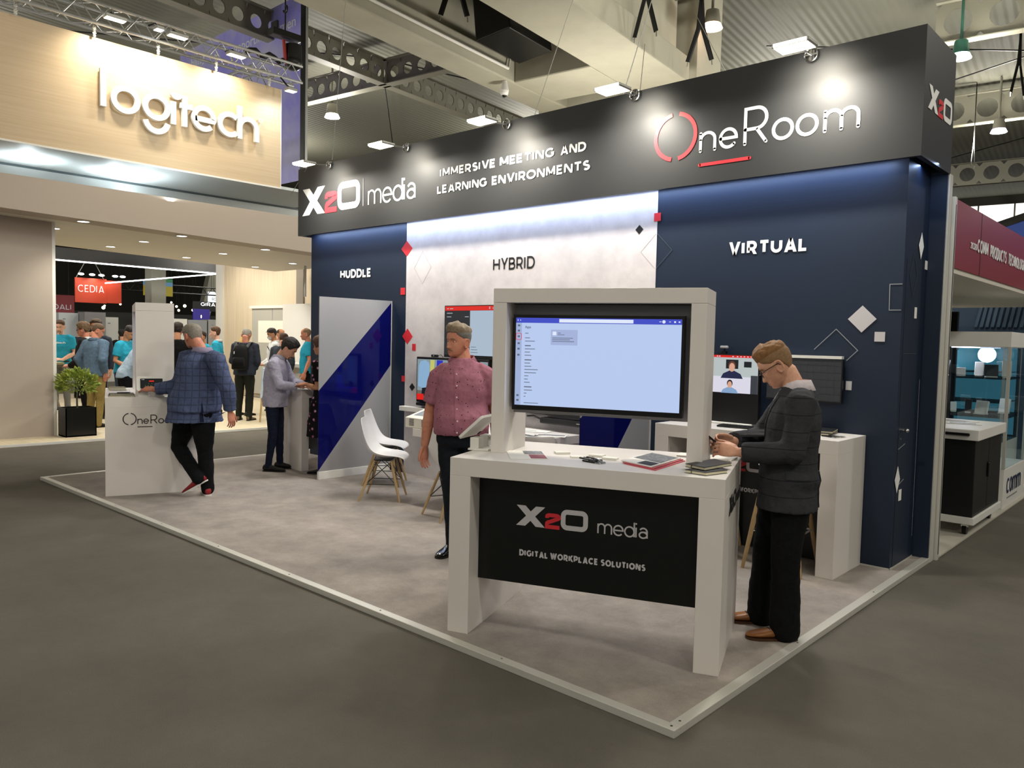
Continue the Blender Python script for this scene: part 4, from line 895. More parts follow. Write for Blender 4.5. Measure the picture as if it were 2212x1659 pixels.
# hanging sign box
hs = empty('hanging_sign', (-13.3, 5.4, 4.2), 0, 'large hanging beige sign box with raised white logitech letters', 'sign')
def hpart2(mb, nm, m_, **k):
    o = mb.build(nm, m_, hs, **k); o.matrix_parent_inverse = Matrix.Translation((13.3, -5.4, -4.2)); return o
hpart2(MB().box((-12.56, 3.28, 4.26), (-12.5, 7.55, 5.955)), 'fascia', M_oak)
hpart2(MB().box((-12.505, 3.27, 4.235), (-12.485, 7.56, 4.262)).box((-14.2, 3.25, 4.235), (-12.5, 3.28, 4.27)).box((-12.52, 7.55, 4.25), (-12.495, 7.562, 5.955)), 'white_trim', M_white2)
hpart2(MB().box((-14.2, 3.28, 4.25), (-12.56, 8.9, 4.30)), 'underside_panel', mat('cool_white_panel', 'C9CFCF', .5))
hpart2(MB().box((-14.26, 3.0, 3.7), (-14.2, 9.9, 4.235)), 'rear_panel', mat('cool_white_panel', 'C9CFCF', .5))
hpart2(MB().box((-14.215, 3.0, 4.215), (-14.19, 9.9, 4.25)), 'shadow_line', mat('slate_line', '5A6468', .6))
OF = V((-12.5, 0, 0)); fU = UY
mb = MB(); s = .27; w = .082; h3 = .05; off = .035; L = hs
def put_letter(paths, flat=None):
    mb = MB()
    for p in paths: stroke(mb, p, w, OF, fU, UZ, off, h3)
    hpart2(mb, 'raised_letter', M_white2)
zb = 4.945
for c, y0, paths in (('l', 4.58, [[(0, 0), (0, .545)]]), ('o', 4.70, [arc(.20, .165, .175, .165, 0, 360, 28)]), ('g', 5.17, [arc(.19, .165, .175, .165, 0, 360, 28), arc(.19, -.03, .175, .175, 190, 350, 16)]), ('i', 5.62, [[(0, -.04), (0, .31)], arc(.05, .44, .055, .05, 180, 360, 8)]), ('t', 5.80, [[(0, -.04), (0, .43)], [(-.07, .28), (.13, .28)]]),
                     ('e', 5.93, [[(.04, .135), (.345, .135)]+arc(.19, .155, .165, .165, 0, 315, 24)]), ('c', 6.37, [arc(.19, .155, .17, .165, 45, 315, 22)]), ('h', 6.74, [[(0, -.04), (0, .50)], arc(.155, .15, .155, .16, 180, 0, 14)+[(.31, -.04)]])):
    put_letter([[(y0+a, zb+.03+b_) for a, b_ in p] for p in paths])
mb = MB(); stroke(mb, arc(7.13, 5.32, .03, .03, 0, 360, 14), .012, OF, fU, UZ, off, .02); hpart2(mb, 'registered_mark', M_white2)
# lighting truss above it
M_truss = mat('truss_aluminium', 'C4C6C6', .32, metal=.8)
def truss(p0, p1, label, s=.28, group='lighting truss over the beige sign'):
    p0, p1 = V(p0), V(p1); d = (p1-p0).normalized(); sx = V((-d.y, d.x, 0)); e = empty('truss', p0, 0, label, 'truss', group); L = (p1-p0).length
    for a in (0, s):
        for c in (0, s): MB().tube([sx*a+UZ*c, d*L+sx*a+UZ*c], .024, 8).build('chord', M_truss, e, True)
    mb = MB(); n = int(L/.42)
    for i in range(n):
        q0, q1, qm = d*(L*i/n), d*(L*(i+1)/n), d*(L*(i+.5)/n)
        for a in (0, s): mb.tube([q0+sx*a, qm+sx*a+UZ*s, q1+sx*a], .010, 6)
        for c in (0, s): mb.tube([q0+UZ*c, qm+sx*s+UZ*c, q1+UZ*c], .010, 6)
    mb.build('lacing', M_truss, e)
    return e
truss((-12.3, 1.0, 6.1), (-12.3, 7.85, 6.1), 'aluminium lighting truss running above the beige sign')
truss((-12.72, 7.40, 6.02), (-16.2, 7.40, 6.02), 'aluminium truss going back from the far end of the sign')
for k, y in enumerate((3.46, 4.464, 5.385, 6.32, 7.278)):
    e = empty('rope_hanger', (-12.42, y, 5.95), 0, 'white rope sling between truss and beige sign, %s from the left' % ('first', 'second', 'third', 'fourth', 'fifth')[k], 'rope', 'rope hangers of the beige sign')
    a = [V((.018*math.cos(t*2.2), .018*math.sin(t*2.2), .24*t/12)) for t in range(13)]; b_ = [V((-.018*math.cos(t*2.2), -.018*math.sin(t*2.2), .24*t/12)) for t in range(13)]
    MB().tube(a, .011, 6).build('strand', M_rope, e, True); MB().tube(b_, .011, 6).build('strand', M_rope, e, True)
    MB().ball((0, 0, .0), .022).build('knot', M_rope, e, True)
def flood(y, z, label, cool=False, big=1.0):
    e = empty('floodlight', (-11.98, y, z), 0, label, 'lamp', 'floodlights on the truss')
    MB().box((-.06, -.15*big, -.03), (.08, .15*big, .02), bev=.01).build('housing', mat('lamp_grey', '9A9A94', .4, metal=.5), e)
    MB().box((-.05, -.13*big, -.034), (.07, .13*big, -.0305)).build('lens', mat('flood_cool' if cool else 'flood_warm', 'FFFFFF', .3, emit='EAF6FF' if cool else 'FFF6D8', es=14), e)
    MB().tube([(-.0, 0, .02), (-.12, 0, .10), (-.34, 0, max(.12, 6.11-z))], .014, 6).build('bracket', M_blk, e)
    light('SPOT', 'flood_beam', (-11.98, y, z-.06), 105 if not cool else 45, (.88, .95, 1) if cool else (1, .90, .70), aim=(-12.5, y, z-.75), spot_size=math.radians(125), spot_blend=.9, shadow_soft_size=.08)
flood(4.58, 6.13, 'floodlight on the truss above the first letters of the sign')
flood(5.48, 6.15, 'bright floodlight on the truss above the middle of the sign')
flood(6.43, 6.13, 'floodlight on the truss above the last letters of the sign')
flood(7.42, 5.82, 'cool white floodlight at the far end of the sign', True, .6)
flood(5.2, 6.17, 'small cool white lamp on the truss beside a warm floodlight', True, .4)
for y in (3.9, 5.15):
    e = empty('up_lamp', (-13.5, y, 3.82), 0, 'lamp on top of the canopy shining up at the sign box\'s underside', 'lamp', 'up lamps on the canopy'); MB().box((-.1, -.1, -.015), (.1, .1, .04), bev=.01).build('housing', M_white2, e)
    light('SPOT', 'up_beam', (-13.5, y, 3.885), 60, (.85, .96, 1), aim=(-13.5, y+.05, 4.4), spot_size=math.radians(165), spot_blend=.9, shadow_soft_size=.05)
light('AREA', 'canopy_fill', (-13.6, 5.6, 3.84), 34, (.85, .95, 1), aim=(-13.5, 5.6, 5), shape='RECTANGLE', size=.1, size_y=4.6)  # added upward fill for the sign box's underside, no strip fixture here
# added fill lights without fixtures, brightening the board wall and the stand's inside
for x in (-19.0, -17.2, -15.2): light('SPOT', 'wall_fill', (x, 8.9, 3.75), 120, (1, .93, .8), aim=(x, 10.6, 1.6), spot_size=math.radians(110), spot_blend=.8, shadow_soft_size=.1)
for y in (4.0, 7.0): light('POINT', 'inner_fill', (-18.0, y, 3.7), 150, (1, .94, .84), shadow_soft_size=.2)
# chain hoist hanging by the end of the truss
h = empty('chain_hoist', (-12.45, 7.6, 6.4), 0, 'black chain hoist with a hook hanging above the truss end', 'hoist')
MB().tube([(0, 0, .55), (0, 0, 2.7)], .012, 6).build('chain', M_blk, h)
MB().tube([(.0+.06*math.cos(a), 0, .93+.06*math.sin(a)) for a in [PI*.5-i*.35 for i in range(14)]], .016, 8).build('hook', M_blk, h, True)
MB().box((-.09, -.28, .42), (.09, .26, .54), bev=.01).box((-.09, -.22, .54), (.09, -.18, .66)).build('bar', M_blk, h)
MB().tube([(0, .16, .06), (0, .16, .36)], [.15, .14], 12).ball((0, .16, .06), (.16, .16, .14)).build('motor', M_blk, h, True)
MB().tube([(0, -.03, .40), (0, 0, .1), (0, .04, .0)], .03, 8).build('red_strap', mat('red_strap', 'B33A3A', .6), h, True)
MB().tube([(0, -.75+i*.09, .0+.08*math.sin(i*.9)**2) for i in range(9)], .045, 8).build('cable_coil', M_blk, h, True)
# big purple banner behind, its pole
bn = empty('banner', (-17.8, 9.5, 5.0), 0, 'big hanging grey and purple banner with the words supporting women', 'banner')
m = mat('purple_banner', 'A2A2B4', .7, noise_s=.45, c2='7470CC'); nt, b = nodes_of(m); b.inputs['Emission Color'].default_value = lin('5A5A80'); b.inputs['Emission Strength'].default_value = .0
MB().box((-2.8, 0, 0), (2.86, .02, 3.9)).build('cloth', m, bn); MB().box((2.86, -.01, -1.0), (3.02, .04, 4.25)).build('black_edge', M_blk, bn); MB().box((3.05, -.01, -2.5), (3.08, .03, 4.28)).build('pole', M_truss, bn)
M_pale = mat('pale_print', 'B9BCC8', .6)
mb = MB(); text(mb, 'supporting women', (0, 0, 0), UX, UZ, (-.15, 3.22, 2.65, 3.50), .01, .003); mb.build('lettering', M_pale, bn)
mb = MB(); text(mb, 'enabling', (0, 0, 0), UX, UZ, (-2.75, 3.35, -1.45, 3.63), .01, .003); mb.build('lettering', M_pale, bn)
# inside: board wall with the glazed room
ww = empty('wall_boards'); struct(ww)
MB().box((-20.36, 10.6, .04), (-11.0, 10.75, 3.9)).build('board_panel', M_ash, ww); MB().box((-20.74, 10.55, .04), (-20.36, 10.75, 3.9)).build('white_edge', M_white2, ww)
MB().box((-16.75, 10.56, 2.40), (-16.45, 10.6, 3.6)).build('grey_post', mat('taupe_post', '8B8378', .6), ww)
gr = empty('window_2', (-17.8, 10.55, .04)); struct(gr)
MB().box((-1.05, -.05, 2.29), (1.05, .04, 2.36)).box((.97, -.05, 0), (1.05, .04, 2.29)).build('window_frame', M_white2, gr)
mg = mat('grey_glazing', 'B9B7AE', .15); MB().box((-1.0, 0, .1), (.97, .02, 2.29)).build('window_pane', mg, gr); MB().box((-.02, -.004, .1), (.0, .0, 2.29)).build('pane_joint', M_line, gr)
MB().box((-.68, -.006, 1.42), (.62, -.003, 1.98)).build('screen_reflection', mat('pale_reflection', 'D9D4C4', .4, emit='E2DCC8', es=.35), gr)  # glowing plate painted in for a screen's reflection in the glazing
struct(MB().box((-16.75, 10.2, .04), (-14.0, 10.56, 2.40)).build('wall_white', M_white2))
# counter inside with small things, blue bar chair
ct = empty('demo_counter', (-13.9, 9.6, .04), 0, 'white demo counter at the far side of the taupe stand', 'counter'); MB().box((-1.6, -.35, .94), (1.0, .35, 1.02), bev=.004).build('counter_top', M_white2, ct); MB().box((-1.5, -.25, 0), (.9, .25, .94)).build('body', M_white2, ct)
e = empty('router_box', (-14.0, 9.5, 1.061), .3, 'small blue device on the demo counter, beside the man in turquoise', 'device'); MB().box((-.16, -.1, 0), (.16, .1, .12), bev=.01).build('casing', mat('teal_plastic', '4E93B8', .5), e); MB().tube([(.12, .05, .12), (.12, .05, .28)], .012, 6).build('aerial', M_blk, e)
e = empty('tent_card', (-13.1, 9.45, 1.061), .4, 'white tent card on the demo counter', 'tent card'); MB().prism([(0, 0), (.14, 0), (.07, .24)], (0, -.12, 0), UX, UZ, -.24).build('card', M_paper, e)
bc = empty('bar_chair', (-13.35, 7.95, .04), math.radians(-30), 'pale blue bar chair behind the man in the pale shirt', 'chair')
M_pbl = mat('pale_blue_plastic', 'BFD2E6', .45)
MB().box((-.2, -.2, .66), (.2, .2, .70), bev=.012).build('seat', M_pbl, bc); MB().box((-.2, -.2, .90), (.2, -.17, 1.0), bev=.01).build('backrest', M_pbl, bc)
for sx in (-1, 1):
    MB().tube([(sx*.23, -.23, .45), (sx*.19, -.19, .98)], [.022, .02], 8).build('back_post', M_pbl, bc, True)
    for sy in (-1, 1): MB().tube([(sx*.25, sy*.25, 0), (sx*.2, sy*.2, .66)], [.014, .02], 8).build('leg', M_wood, bc, True)
MB().box((-.23, -.235, .30), (.23, -.215, .34)).box((-.23, .215, .30), (.23, .235, .34)).build('foot_rail', M_pbl, bc)
tb2 = empty('high_table', (-16.2, 4.75, .04), 0, 'high table with splayed wooden legs behind the little tree', 'table')
MB().box((-.45, -.6, 1.0), (.45, .35, 1.04), bev=.006).build('table_top', mat('olive_table', '9C956A', .5), tb2)
for sx, sy in ((-1, -1), (1, -1), (-1, 1), (1, 1)): MB().tube([(sx*.42, sy*.42-.1, 0), (sx*.25, sy*.22-.1, 1.0)], .024, 8).build('leg', mat('grey_wood', '8A7F70', .6), tb2, True)
# little tree in a black box planter
pt = empty('potted_tree', (-13.165, 4.44, .04), 0, 'small round yellow green tree in a black box planter', 'plant')
MB().box((-.165, -.22, 0), (.165, .22, .02)).box((-.165, -.22, 0), (.165, -.205, .445)).box((-.165, .205, 0), (.165, .22, .445)).box((-.165, -.22, 0), (-.15, .22, .445)).box((.15, -.22, 0), (.165, .22, .445)).build('planter', mat('black_gloss', '0C0D0A', .3), pt)
MB().box((-.15, -.205, .3), (.15, .205, .40)).build('soil', mat('soil', '2A2018', .9), pt)
MB().tube([(0, 0, .38), (.012, -.01, .6), (0, .01, .86)], [.016, .013, .011], 8).build('trunk', mat('bark', '4A4A3A', .8), pt, True)
M_leaf = mat('yellow_green_leaf', 'A8B04A', .5, noise_s=7, c2='5E7A2C'); rr = random.Random(11); mb = MB()
for k in range(760):
    u_ = rr.uniform(-.55, 1); th_ = rr.uniform(0, 2*PI); q = V((math.sqrt(1-u_*u_)*math.cos(th_), math.sqrt(1-u_*u_)*math.sin(th_), u_)); R_ = rr.uniform(.62, 1.0)
    c = V((0, 0, .80))+V((q.x*.275, q.y*.275, q.z*.225))*R_; d = (q+V((rr.uniform(-.5, .5), rr.uniform(-.5, .5), rr.uniform(-.1, .7)))).normalized()
    sd = d.cross(V((rr.uniform(-1, 1), rr.uniform(-1, 1), rr.uniform(-1, 1)))).normalized(); L = rr.uniform(.05, .085); W_ = L*.27; up_ = sd.cross(d)
    mb.add([c, c+d*L*.5+sd*W_+up_*.004, c+d*L, c+d*L*.5-sd*W_+up_*.004, c+d*L*.5-up_*.006], [(0, 1, 4), (1, 2, 4), (2, 3, 4), (3, 0, 4)])
mb.build('foliage', M_leaf, pt)

# ------------------------------------------------------------------ far hall seen through the taupe stand
def far(name, label, cat, X, parts, group=None):
    y0 = min(p[2][1] for p in parts if p[0] != 'T'); z0 = min(p[2][2] for p in parts if p[0] != 'T')
    e = empty(name, (X, y0, z0), 0, label, cat, group)
    for p in parts:
        if p[0] == 'B':
            _, nm, (x0, y_, z_), (x1, y1, z1), m_ = p; MB().box((x0-X, y_-y0, z_-z0), (x1-X, y1-y0, z1-z0)).build(nm, m_, e)
    if name in ('hanging_sign', 'direction_board', 'light_frame'):
        y1 = max(p[3][1] for p in parts); z1 = max(p[3][2] for p in parts); mb = MB()
        for f_ in (.15, .85): mb.tube([(-.02, (y1-y0)*f_, z1-z0-.01), (-.02, (y1-y0)*f_, 9.29-z0)], .008, 4)
        mb.build('cables', M_blk, e)
    return e, y0, z0
def B(nm, y_0, z_0, y_1, z_1, m_, X, x0=-.05, x1=0): return ('B', nm, (X+x0, y_0, z_0), (X+x1, y_1, z_1), m_)
M_led = mat('led_white', 'FFFFFF', .3, emit='FFFFFF', es=5)
X = -24.0
fr, y0, z0 = far('light_frame', 'black hanging frame edged with white light lines, over the far booths', 'frame', X, [B('black_beam', 6.5, 3.62, 12.3, 3.95, M_blk, X, -.4, 0)])
mb = MB(); mb.tube([(0.02, 6.5-y0, 3.60-z0), (0.02, 12.3-y0, 3.57-z0)], .022, 6); mb.tube([(.02, 12.3-y0, 3.57-z0), (-2.8, 9.9-y0, 3.20-z0)], .022, 6); mb.build('light_line', M_led, fr)
X = -29.0
M_or = mat('orange_red', 'C4452B', .5)
ce, y0, z0 = far('hanging_cube', 'orange red hanging cube sign lettered CEDIA, lit from above', 'sign', X, [B('front_face', 9.74, 2.62, 10.76, 3.46, M_or, X), B('side_face', 10.76, 2.64, 11.26, 3.42, M_or, X, -.5, -.02)])
mb = MB(); caps(mb, 'CEDIA', (.09, .36, .94, .60), .026, (0.002, 0, 0), UY, UZ, gap=.16); mb.build('lettering', M_sign, ce)
for k, y_ in enumerate((9.85, 10.2, 10.5, 10.95, 11.2)): MB().ball((.25, y_-y0, .95), (.06, .10, .04)).build('lamp', M_led, ce)
mb = MB(); mb.tube([(-.2, .1, .84), (-.2, .5, 1.6)], .012, 5); mb.tube([(-.2, 1.0, .84), (-.2, .6, 1.6)], .012, 5); mb.tube([(-.2, .5, 1.6), (-.2, .55, 6.65)], .012, 5); mb.build('cables', M_wire, ce)
light('SPOT', 'cube_lamp', (X+.6, 10.4, 3.75), 60, (1, .9, .8), aim=(X, 10.4, 3.1), spot_size=2.2, spot_blend=.8, shadow_soft_size=.1)
X = -28.0
da, y0, z0 = far('hanging_sign', 'dark red hanging sign with the letters DALI', 'sign', X, [B('face', 8.3, 2.2, 9.38, 2.80, mat('dark_red', '6E1420', .5), X)])
mb = MB(); caps(mb, 'DALI', (.45, .13, 1.0, .30), .022, (0.002, 0, 0), UY, UZ); mb.build('lettering', M_pale, da)
X = -26.0
struct(MB().box((X-.5, 11.03, 0), (X, 11.50, 9.2)).build('column_far', mat('far_concrete', '8C8B80', .8)))
ck, y0, z0 = far('clock_board', 'black board with green digits on the far concrete column', 'clock', X+.04, [B('board', 11.14, 3.80, 11.70, 4.12, mat('dark_board', '20302C', .5), X+.04)])
mb = MB(); caps(mb, '5:19', (.18, .16, .43, .27), .02, (0.002, 0, 0), UY, UZ); mb.build('green_digits', mat('led_green', '20C060', .4, emit='2CFF80', es=1.6), ck)
mb = MB(); caps(mb, '15:', (.08, .03, .26, .11), .016, (0.002, 0, 0), UY, UZ); caps(mb, '0', (.34, .03, .42, .11), .016, (0.002, 0, 0), UY, UZ); mb.build('blue_digits', mat('led_blue', '3030D0', .4, emit='3A3AFF', es=1.5), ck)
mb = MB(); stroke(mb, arc(.12, .215, .035, .035, 0, 360, 12), .012, (0.002, 0, 0), UY, UZ); mb.build('green_ring', mat('led_green', '20C060', .4), ck); MB().box((.0, .02, .29), (.004, .12, .30)).build('white_mark', M_sign, ck)
X = -27.5
inf, y0, z0 = far('direction_board', 'blue and yellow hanging direction board behind the concrete column', 'sign', X, [B('yellow_face', 11.40, 2.92, 12.40, 3.26, mat('sign_yellow', 'A89A1E', .5), X), B('blue_band', 11.40, 3.26, 12.40, 3.40, mat('sign_blue', '5C94C4', .5), X), B('green_band', 11.95, 3.40, 12.40, 3.52, mat('sign_green', '2E7A4A', .5), X)])
mb = MB()
for k in range(4): mb.prism([(.15, .05+k*.075), (.30, .05+k*.075), (.30, .065+k*.075), (.15, .065+k*.075)], (0.002, 0, 0), UY, UZ)
mb.build('arrow_lettering', mat('sign_ink', '6A5A10', .5), inf)
X = -29.5
ro, y0, z0 = far('hanging_sign', 'white lit hanging box at the edge of the board wall, letters ROCA', 'sign', X, [B('face', 14.70, 2.72, 15.6, 3.28, mat('lit_white', 'E8EEF2', .4, emit='E8F2FA', es=.9), X)])
mb = MB(); caps(mb, 'ROCA', (.15, .22, .50, .34), .014, (0.002, 0, 0), UY, UZ); mb.build('lettering', M_bk, ro)
X = -29.0
gi = empty('wall_lettering', (X, 14.15, 2.70), 0, 'white letters GIRA glowing on a dark far booth', 'sign'); mb = MB(); caps(mb, 'GIRA', (0, 0, .58, .13), .022, (0, 0, 0), UY, UZ); mb.build('lettering', mat('lit_letters', 'FFFFFF', .4, emit='FFFFFF', es=1.5), gi); MB().box((-.06, -.3, -.2), (-.02, .9, .16)).build('back_board', M_blk, gi)
vi, y0, z0 = far('video_wall', 'violet blue lit screen on a far dark booth', 'screen', -28.5, [B('picture', 13.62, 2.12, 14.26, 2.56, mat('violet_screen', '201848', .4, emit='2A2078', es=.9), -28.5)]); MB().ball((.01, .3, .16), (.005, .02, .06)).build('white_mark', M_led, vi)
for k, (nm, ya, yb, zt, X, c, lb) in enumerate((('booth_box', 9.5, 10.4, 2.22, -27.5, 'C4CBD0', 'pale blue far booth wall beside the taupe pillar'), ('booth_box', 9.35, 9.98, 2.26, -27.0, '8E8D8E', 'grey far booth tower behind the man in the black blazer'), ('booth_box', 10.0, 10.45, 2.12, -27.2, 'D6D6D0', 'white far booth wall above the man in the denim jacket'), ('booth_box', 12.25, 12.87, 2.15, -27.4, 'F0EFE4', 'white far booth wall with a grey picture, right of the kiosk column'), ('booth_box', 12.9, 13.6, 2.13, -27.4, '9A9CA0', 'grey far booth wall over the man in the black shirt'), ('booth_box', 13.65, 14.3, 2.16, -27.4, 'A2A2A0', 'grey far booth wall beside the white edge of the board wall'))):
    if k == 0: ya, yb = 8.75, 9.33
    e, y0, z0 = far(nm, lb, 'booth', X, [B('wall', ya, 0, yb, zt, mat('far_'+c, c, .6), X, -.6, 0)], 'far booth walls')
    MB().box((0, .12, zt-.22), (.003, .2, zt-.18)).build('small_mark', M_line, e)
rr = random.Random(4)
for k in range(16):
    e = empty('festoon_bulb', (-30.5+rr.uniform(-1, 1), rr.uniform(12.9, 15.3) if k > 3 else rr.uniform(11.3, 12.6), 2.55+rr.uniform(-.1, .28)), 0, 'small warm bulb among the string lights over the far booths', 'lamp', 'warm bulbs over the far booths')
    MB().tube([(0, 0, .03), (0, 0, 9.28-e.location.z)], .004, 4).build('cord', M_blk, e); MB().ball((0, 0, 0), rr.uniform(.03, .065), 10, 6).build('bulb', mat('warm_bulb', 'FFF2D8', .3, emit='FFE9C4', es=6), e)
bt = empty('truss', (-29.5, 11.3, 3.15), 0, 'black lighting truss across the far booths', 'truss')
for z_ in (0, .28): MB().tube([(0, 0, z_), (0, 3.8, z_)], .03, 6).build('chord', M_blk, bt)
mb = MB()
for k in range(9): mb.tube([(0, k*.42, 0), (0, k*.42+.21, .28), (0, k*.42+.42, 0)], .014, 5)
mb.build('lacing', M_blk, bt)
for k in range(2):
    e = empty('concrete_strut', (-35, 15.0+k*2.4, .0), 0, 'slanting concrete strut of the hall far behind the bulbs, %s' % ('left one', 'right one')[k], 'strut', 'concrete struts'); MB().prism([(-.2-(.9 if k else -.5), 0), (.2-(.9 if k else -.5), 0), (.2+(.9 if k else -.5)*1.6, 9.28), (-.35+(.9 if k else -.5)*1.6, 9.28)], (0, 0, 0), UY, UZ, .4).build('strut', mat('far_concrete', '8C8B80', .8), e)
struct(MB().box((-32.2, 2, 0), (-32, 20, 2.4)).build('wall_dark', mat('dark_booth', '1E1E1C', .7)))

# ------------------------------------------------------------------ neighbour on the right: red fascia, cabinet, showcase
XR = -1.66
nb = empty('red_fascia', (XR, 6.9, 2.33), 0, 'dark red fascia board lettered COMM PRODUCTS TECHNOLOGIES', 'sign')
M_dred = mat('dark_red_board', '8A3838', .5)
MB().box((-.03, .1, 0), (0, .98, .54)).box((-.03, .985, 0), (0, 6.0, .54)).build('boards', M_dred, nb)
MB().box((-.03, .97, .0), (.002, .99, .54)).build('seam', mat('seam_red', '4A2020', .5), nb)
ON = (0.002, 0, 0)
mb = MB(); caps(mb, '2K320', (.60, .20, .82, .255), .011, ON, UY, UZ); mb.build('number_lettering', M_sign, nb)
for wd_, a, b_ in (('COMM', .84, 1.25), ('PRODUCTS', 1.33, 2.03), ('TECHNOLOGIES', 2.12, 3.05)):
    mb = MB(); caps(mb, wd_, (a, .19, b_, .305), .022, ON, UY, UZ, gap=.12); mb.build('name_lettering', M_sign, nb)
struct(MB().box((-4.6, 6.95, 2.29), (XR-.01, 13.0, 2.33)).build('ceiling_neighbour', mat('cream_soffit', 'D8D2C4', .6)))
struct(MB().box((-4.7, 13.9, 0), (XR+.8, 14.05, 2.9)).build('wall_neighbour', mat('slate_blue', '2E4054', .6)))
struct(MB().box((-4.7, 6.85, 0.0), (XR+.02, 16, .012)).build('floor_neighbour', mat('pale_carpet', 'BDB9AC', .9, noise_s=3, noise_amt=.06)))
pp = empty('aluminium_post', (XR+.015, 6.86, 0), 0, 'slim aluminium upright at the end of the stand wall', 'post'); MB().box((-.03, -.03, 0), (.02, .025, 2.86), bev=.004).build('profile', M_alu, pp); MB().box((.0205, -.012, .05), (.022, .0, 2.8)).build('groove', M_bk, pp)
fs = empty('slatted_panel', (-2.95, 13.88, 2.03), 0, 'slanting blue grey slats on the neighbouring stand\'s back wall', 'panel')
for k in range(9): MB().prism([(k*.075, 0), (k*.075+.045, 0), (k*.075+.12, .46-.05*max(0, 2-k)), (k*.075+.075, .44-.05*max(0, 2-k))], (0, 0, 0), UX, UZ, .03).build('slat', mat('slate_slat', '3C5064', .5), fs)
cb = empty('charging_cabinet', (-1.60, 7.90, .012), 0, 'black cabinet on castors with a white top and white base tray', 'cabinet')
MB().box((-.62, .02, .16), (-.02, 1.1, .86), bev=.004).build('body', mat('cabinet_black', '101112', .45), cb); MB().box((-.65, 0, .10), (0, 1.12, .165), bev=.004).build('base_tray', M_white2, cb); MB().box((-.65, -.02, .86), (.01, 1.12, .955), bev=.006).build('top', M_white2, cb)
MB().box((-.0205, .56, .2), (-.018, .565, .84)).build('door_gap', M_bk, cb); MB().box((-.02, .52, .48), (-.002, .60, .62), bev=.01).build('lock_handle', M_blk, cb)
mb = MB()
for k in range(6): mb.box((-.019, .25, .74+k*.014), (-.0185, .45, .746+k*.014)); mb.box((-.019, .70, .74+k*.014), (-.0185, .90, .746+k*.014))
mb.build('vent_slots', M_bk, cb)
MB().box((-.32, -.045, .90), (-.06, -.02, .925), bev=.008).build('bar_handle', M_blk, cb); MB().box((-.62, -.04, .90), (-.56, -.02, .925), bev=.006).build('bar_handle', M_blk, cb)
for x, y in ((-.08, .08), (-.57, .08), (-.08, 1.02), (-.57, 1.02)):
    c_ = MB().box((x-.03, y-.03, .07), (x+.03, y+.03, .10)).build('castor', M_steel, cb); MB().disc((x-.02, y, .045), (1, 0, 0), .045, .035, 16).build('wheel', M_blk, c_)
for k, (x, y, an) in enumerate(((-1.85, 8.5, .2), (-1.95, 8.75, -.3))):
    e = empty('leaflet', (x, y, .969), an, ('printed sheet near the front of the cabinet\'s white top', 'printed sheet at the back of the cabinet\'s white top')[k], 'leaflet', 'leaflets on the cabinet'); MB().box((-.15, -.1, 0), (.15, .1, .004)).build('paper', M_paper, e); MB().box((-.12, -.07, .004), (.1, .03, .0046)).build('grey_print', M_dkprint, e)
tv = empty('display_stand', (-2.85, 11.3, .012), 0, 'big dark display on a stand behind the cabinet', 'display')
MB().box((-.9, .0, .72), (.26, .06, 2.15), bev=.006).build('panel', mat('display_black', '070808', .3), tv); MB().box((.262, -.01, 1.66), (.28, .03, 1.9), bev=.004).build('side_handle', M_alu, tv); MB().box((-.45, .06, .1), (-.25, .14, 1.4)).box((-.7, -.3, .04), (.1, .4, .1)).build('stand', M_blk, tv)
ca_ = empty('castor_foot', (-1.83, 7.45, .012), 0, 'black castor wheel peeping out beside the aluminium upright', 'castor'); MB().disc((-.02, 0, .055), (1, 0, 0), .055, .04, 18).build('wheel', M_blk, ca_, True); MB().box((-.04, -.06, .115), (.06, .06, .15), bev=.012).build('fork', M_blk, ca_)
# glazed showcases
M_clear = mat('clear_glass', 'FFFFFF', .02, trans=1, ior=1.12, spec=.3)
m = bpy.data.materials.new('thin_glass'); m.use_nodes = True; nt = m.node_tree; nt.nodes.remove(nt.nodes['Principled BSDF']); t_ = nt.nodes.new('ShaderNodeBsdfTransparent'); t_.inputs[0].default_value = (.90, .95, .96, 1); g_ = nt.nodes.new('ShaderNodeBsdfGlossy'); g_.inputs['Roughness'].default_value = .03; x_ = nt.nodes.new('ShaderNodeMixShader'); x_.inputs[0].default_value = .1
nt.links.new(t_.outputs[0], x_.inputs[1]); nt.links.new(g_.outputs[0], x_.inputs[2]); nt.links.new(x_.outputs[0], nt.nodes['Material Output'].inputs[0]); M_thin = m
def showcase(x0, y0, x1, y1, label, plinth=.42, h=1.86, shelves=(.95, 1.36)):
    e = empty('showcase', (x0, y0, .012), 0, label, 'showcase', 'glass showcases'); W_, D_ = x1-x0, y1-y0
    MB().box((0, 0, 0), (W_, D_, plinth), bev=.004).build('plinth', M_white2, e); MB().box((0, 0, h-.16), (W_, D_, h), bev=.004).build('top_panel', M_white2, e)
    for x, y in ((0, 0), (W_-.03, 0), (0, D_-.03), (W_-.03, D_-.03)): MB().box((x, y, plinth), (x+.03, y+.03, h-.16)).build('corner_post', M_alu, e)
    for z in shelves: MB().box((.02, .02, z), (W_-.02, D_-.02, z+.008)).build('glass_shelf', M_thin, e)
    for a, b_ in (((.03, .008, plinth), (W_-.03, .014, h-.16)), ((W_-.014, .03, plinth), (W_-.008, D_-.03, h-.16)), ((.03, D_-.014, plinth), (W_-.03, D_-.008, h-.16))): MB().box(a, b_).build('glass_pane', M_thin, e)
    MB().disc((W_/2, D_/2, h-.172), (0, 0, 1), .14, .01).build('lamp', mat('case_lamp', 'FFFFFF', .3, emit='EEE8FF', es=7), e)
    light('POINT', 'case_light', (x0+W_/2, y0+D_/2, .012+h-.25), 9, (.9, .9, 1), shadow_soft_size=.1)
    return e
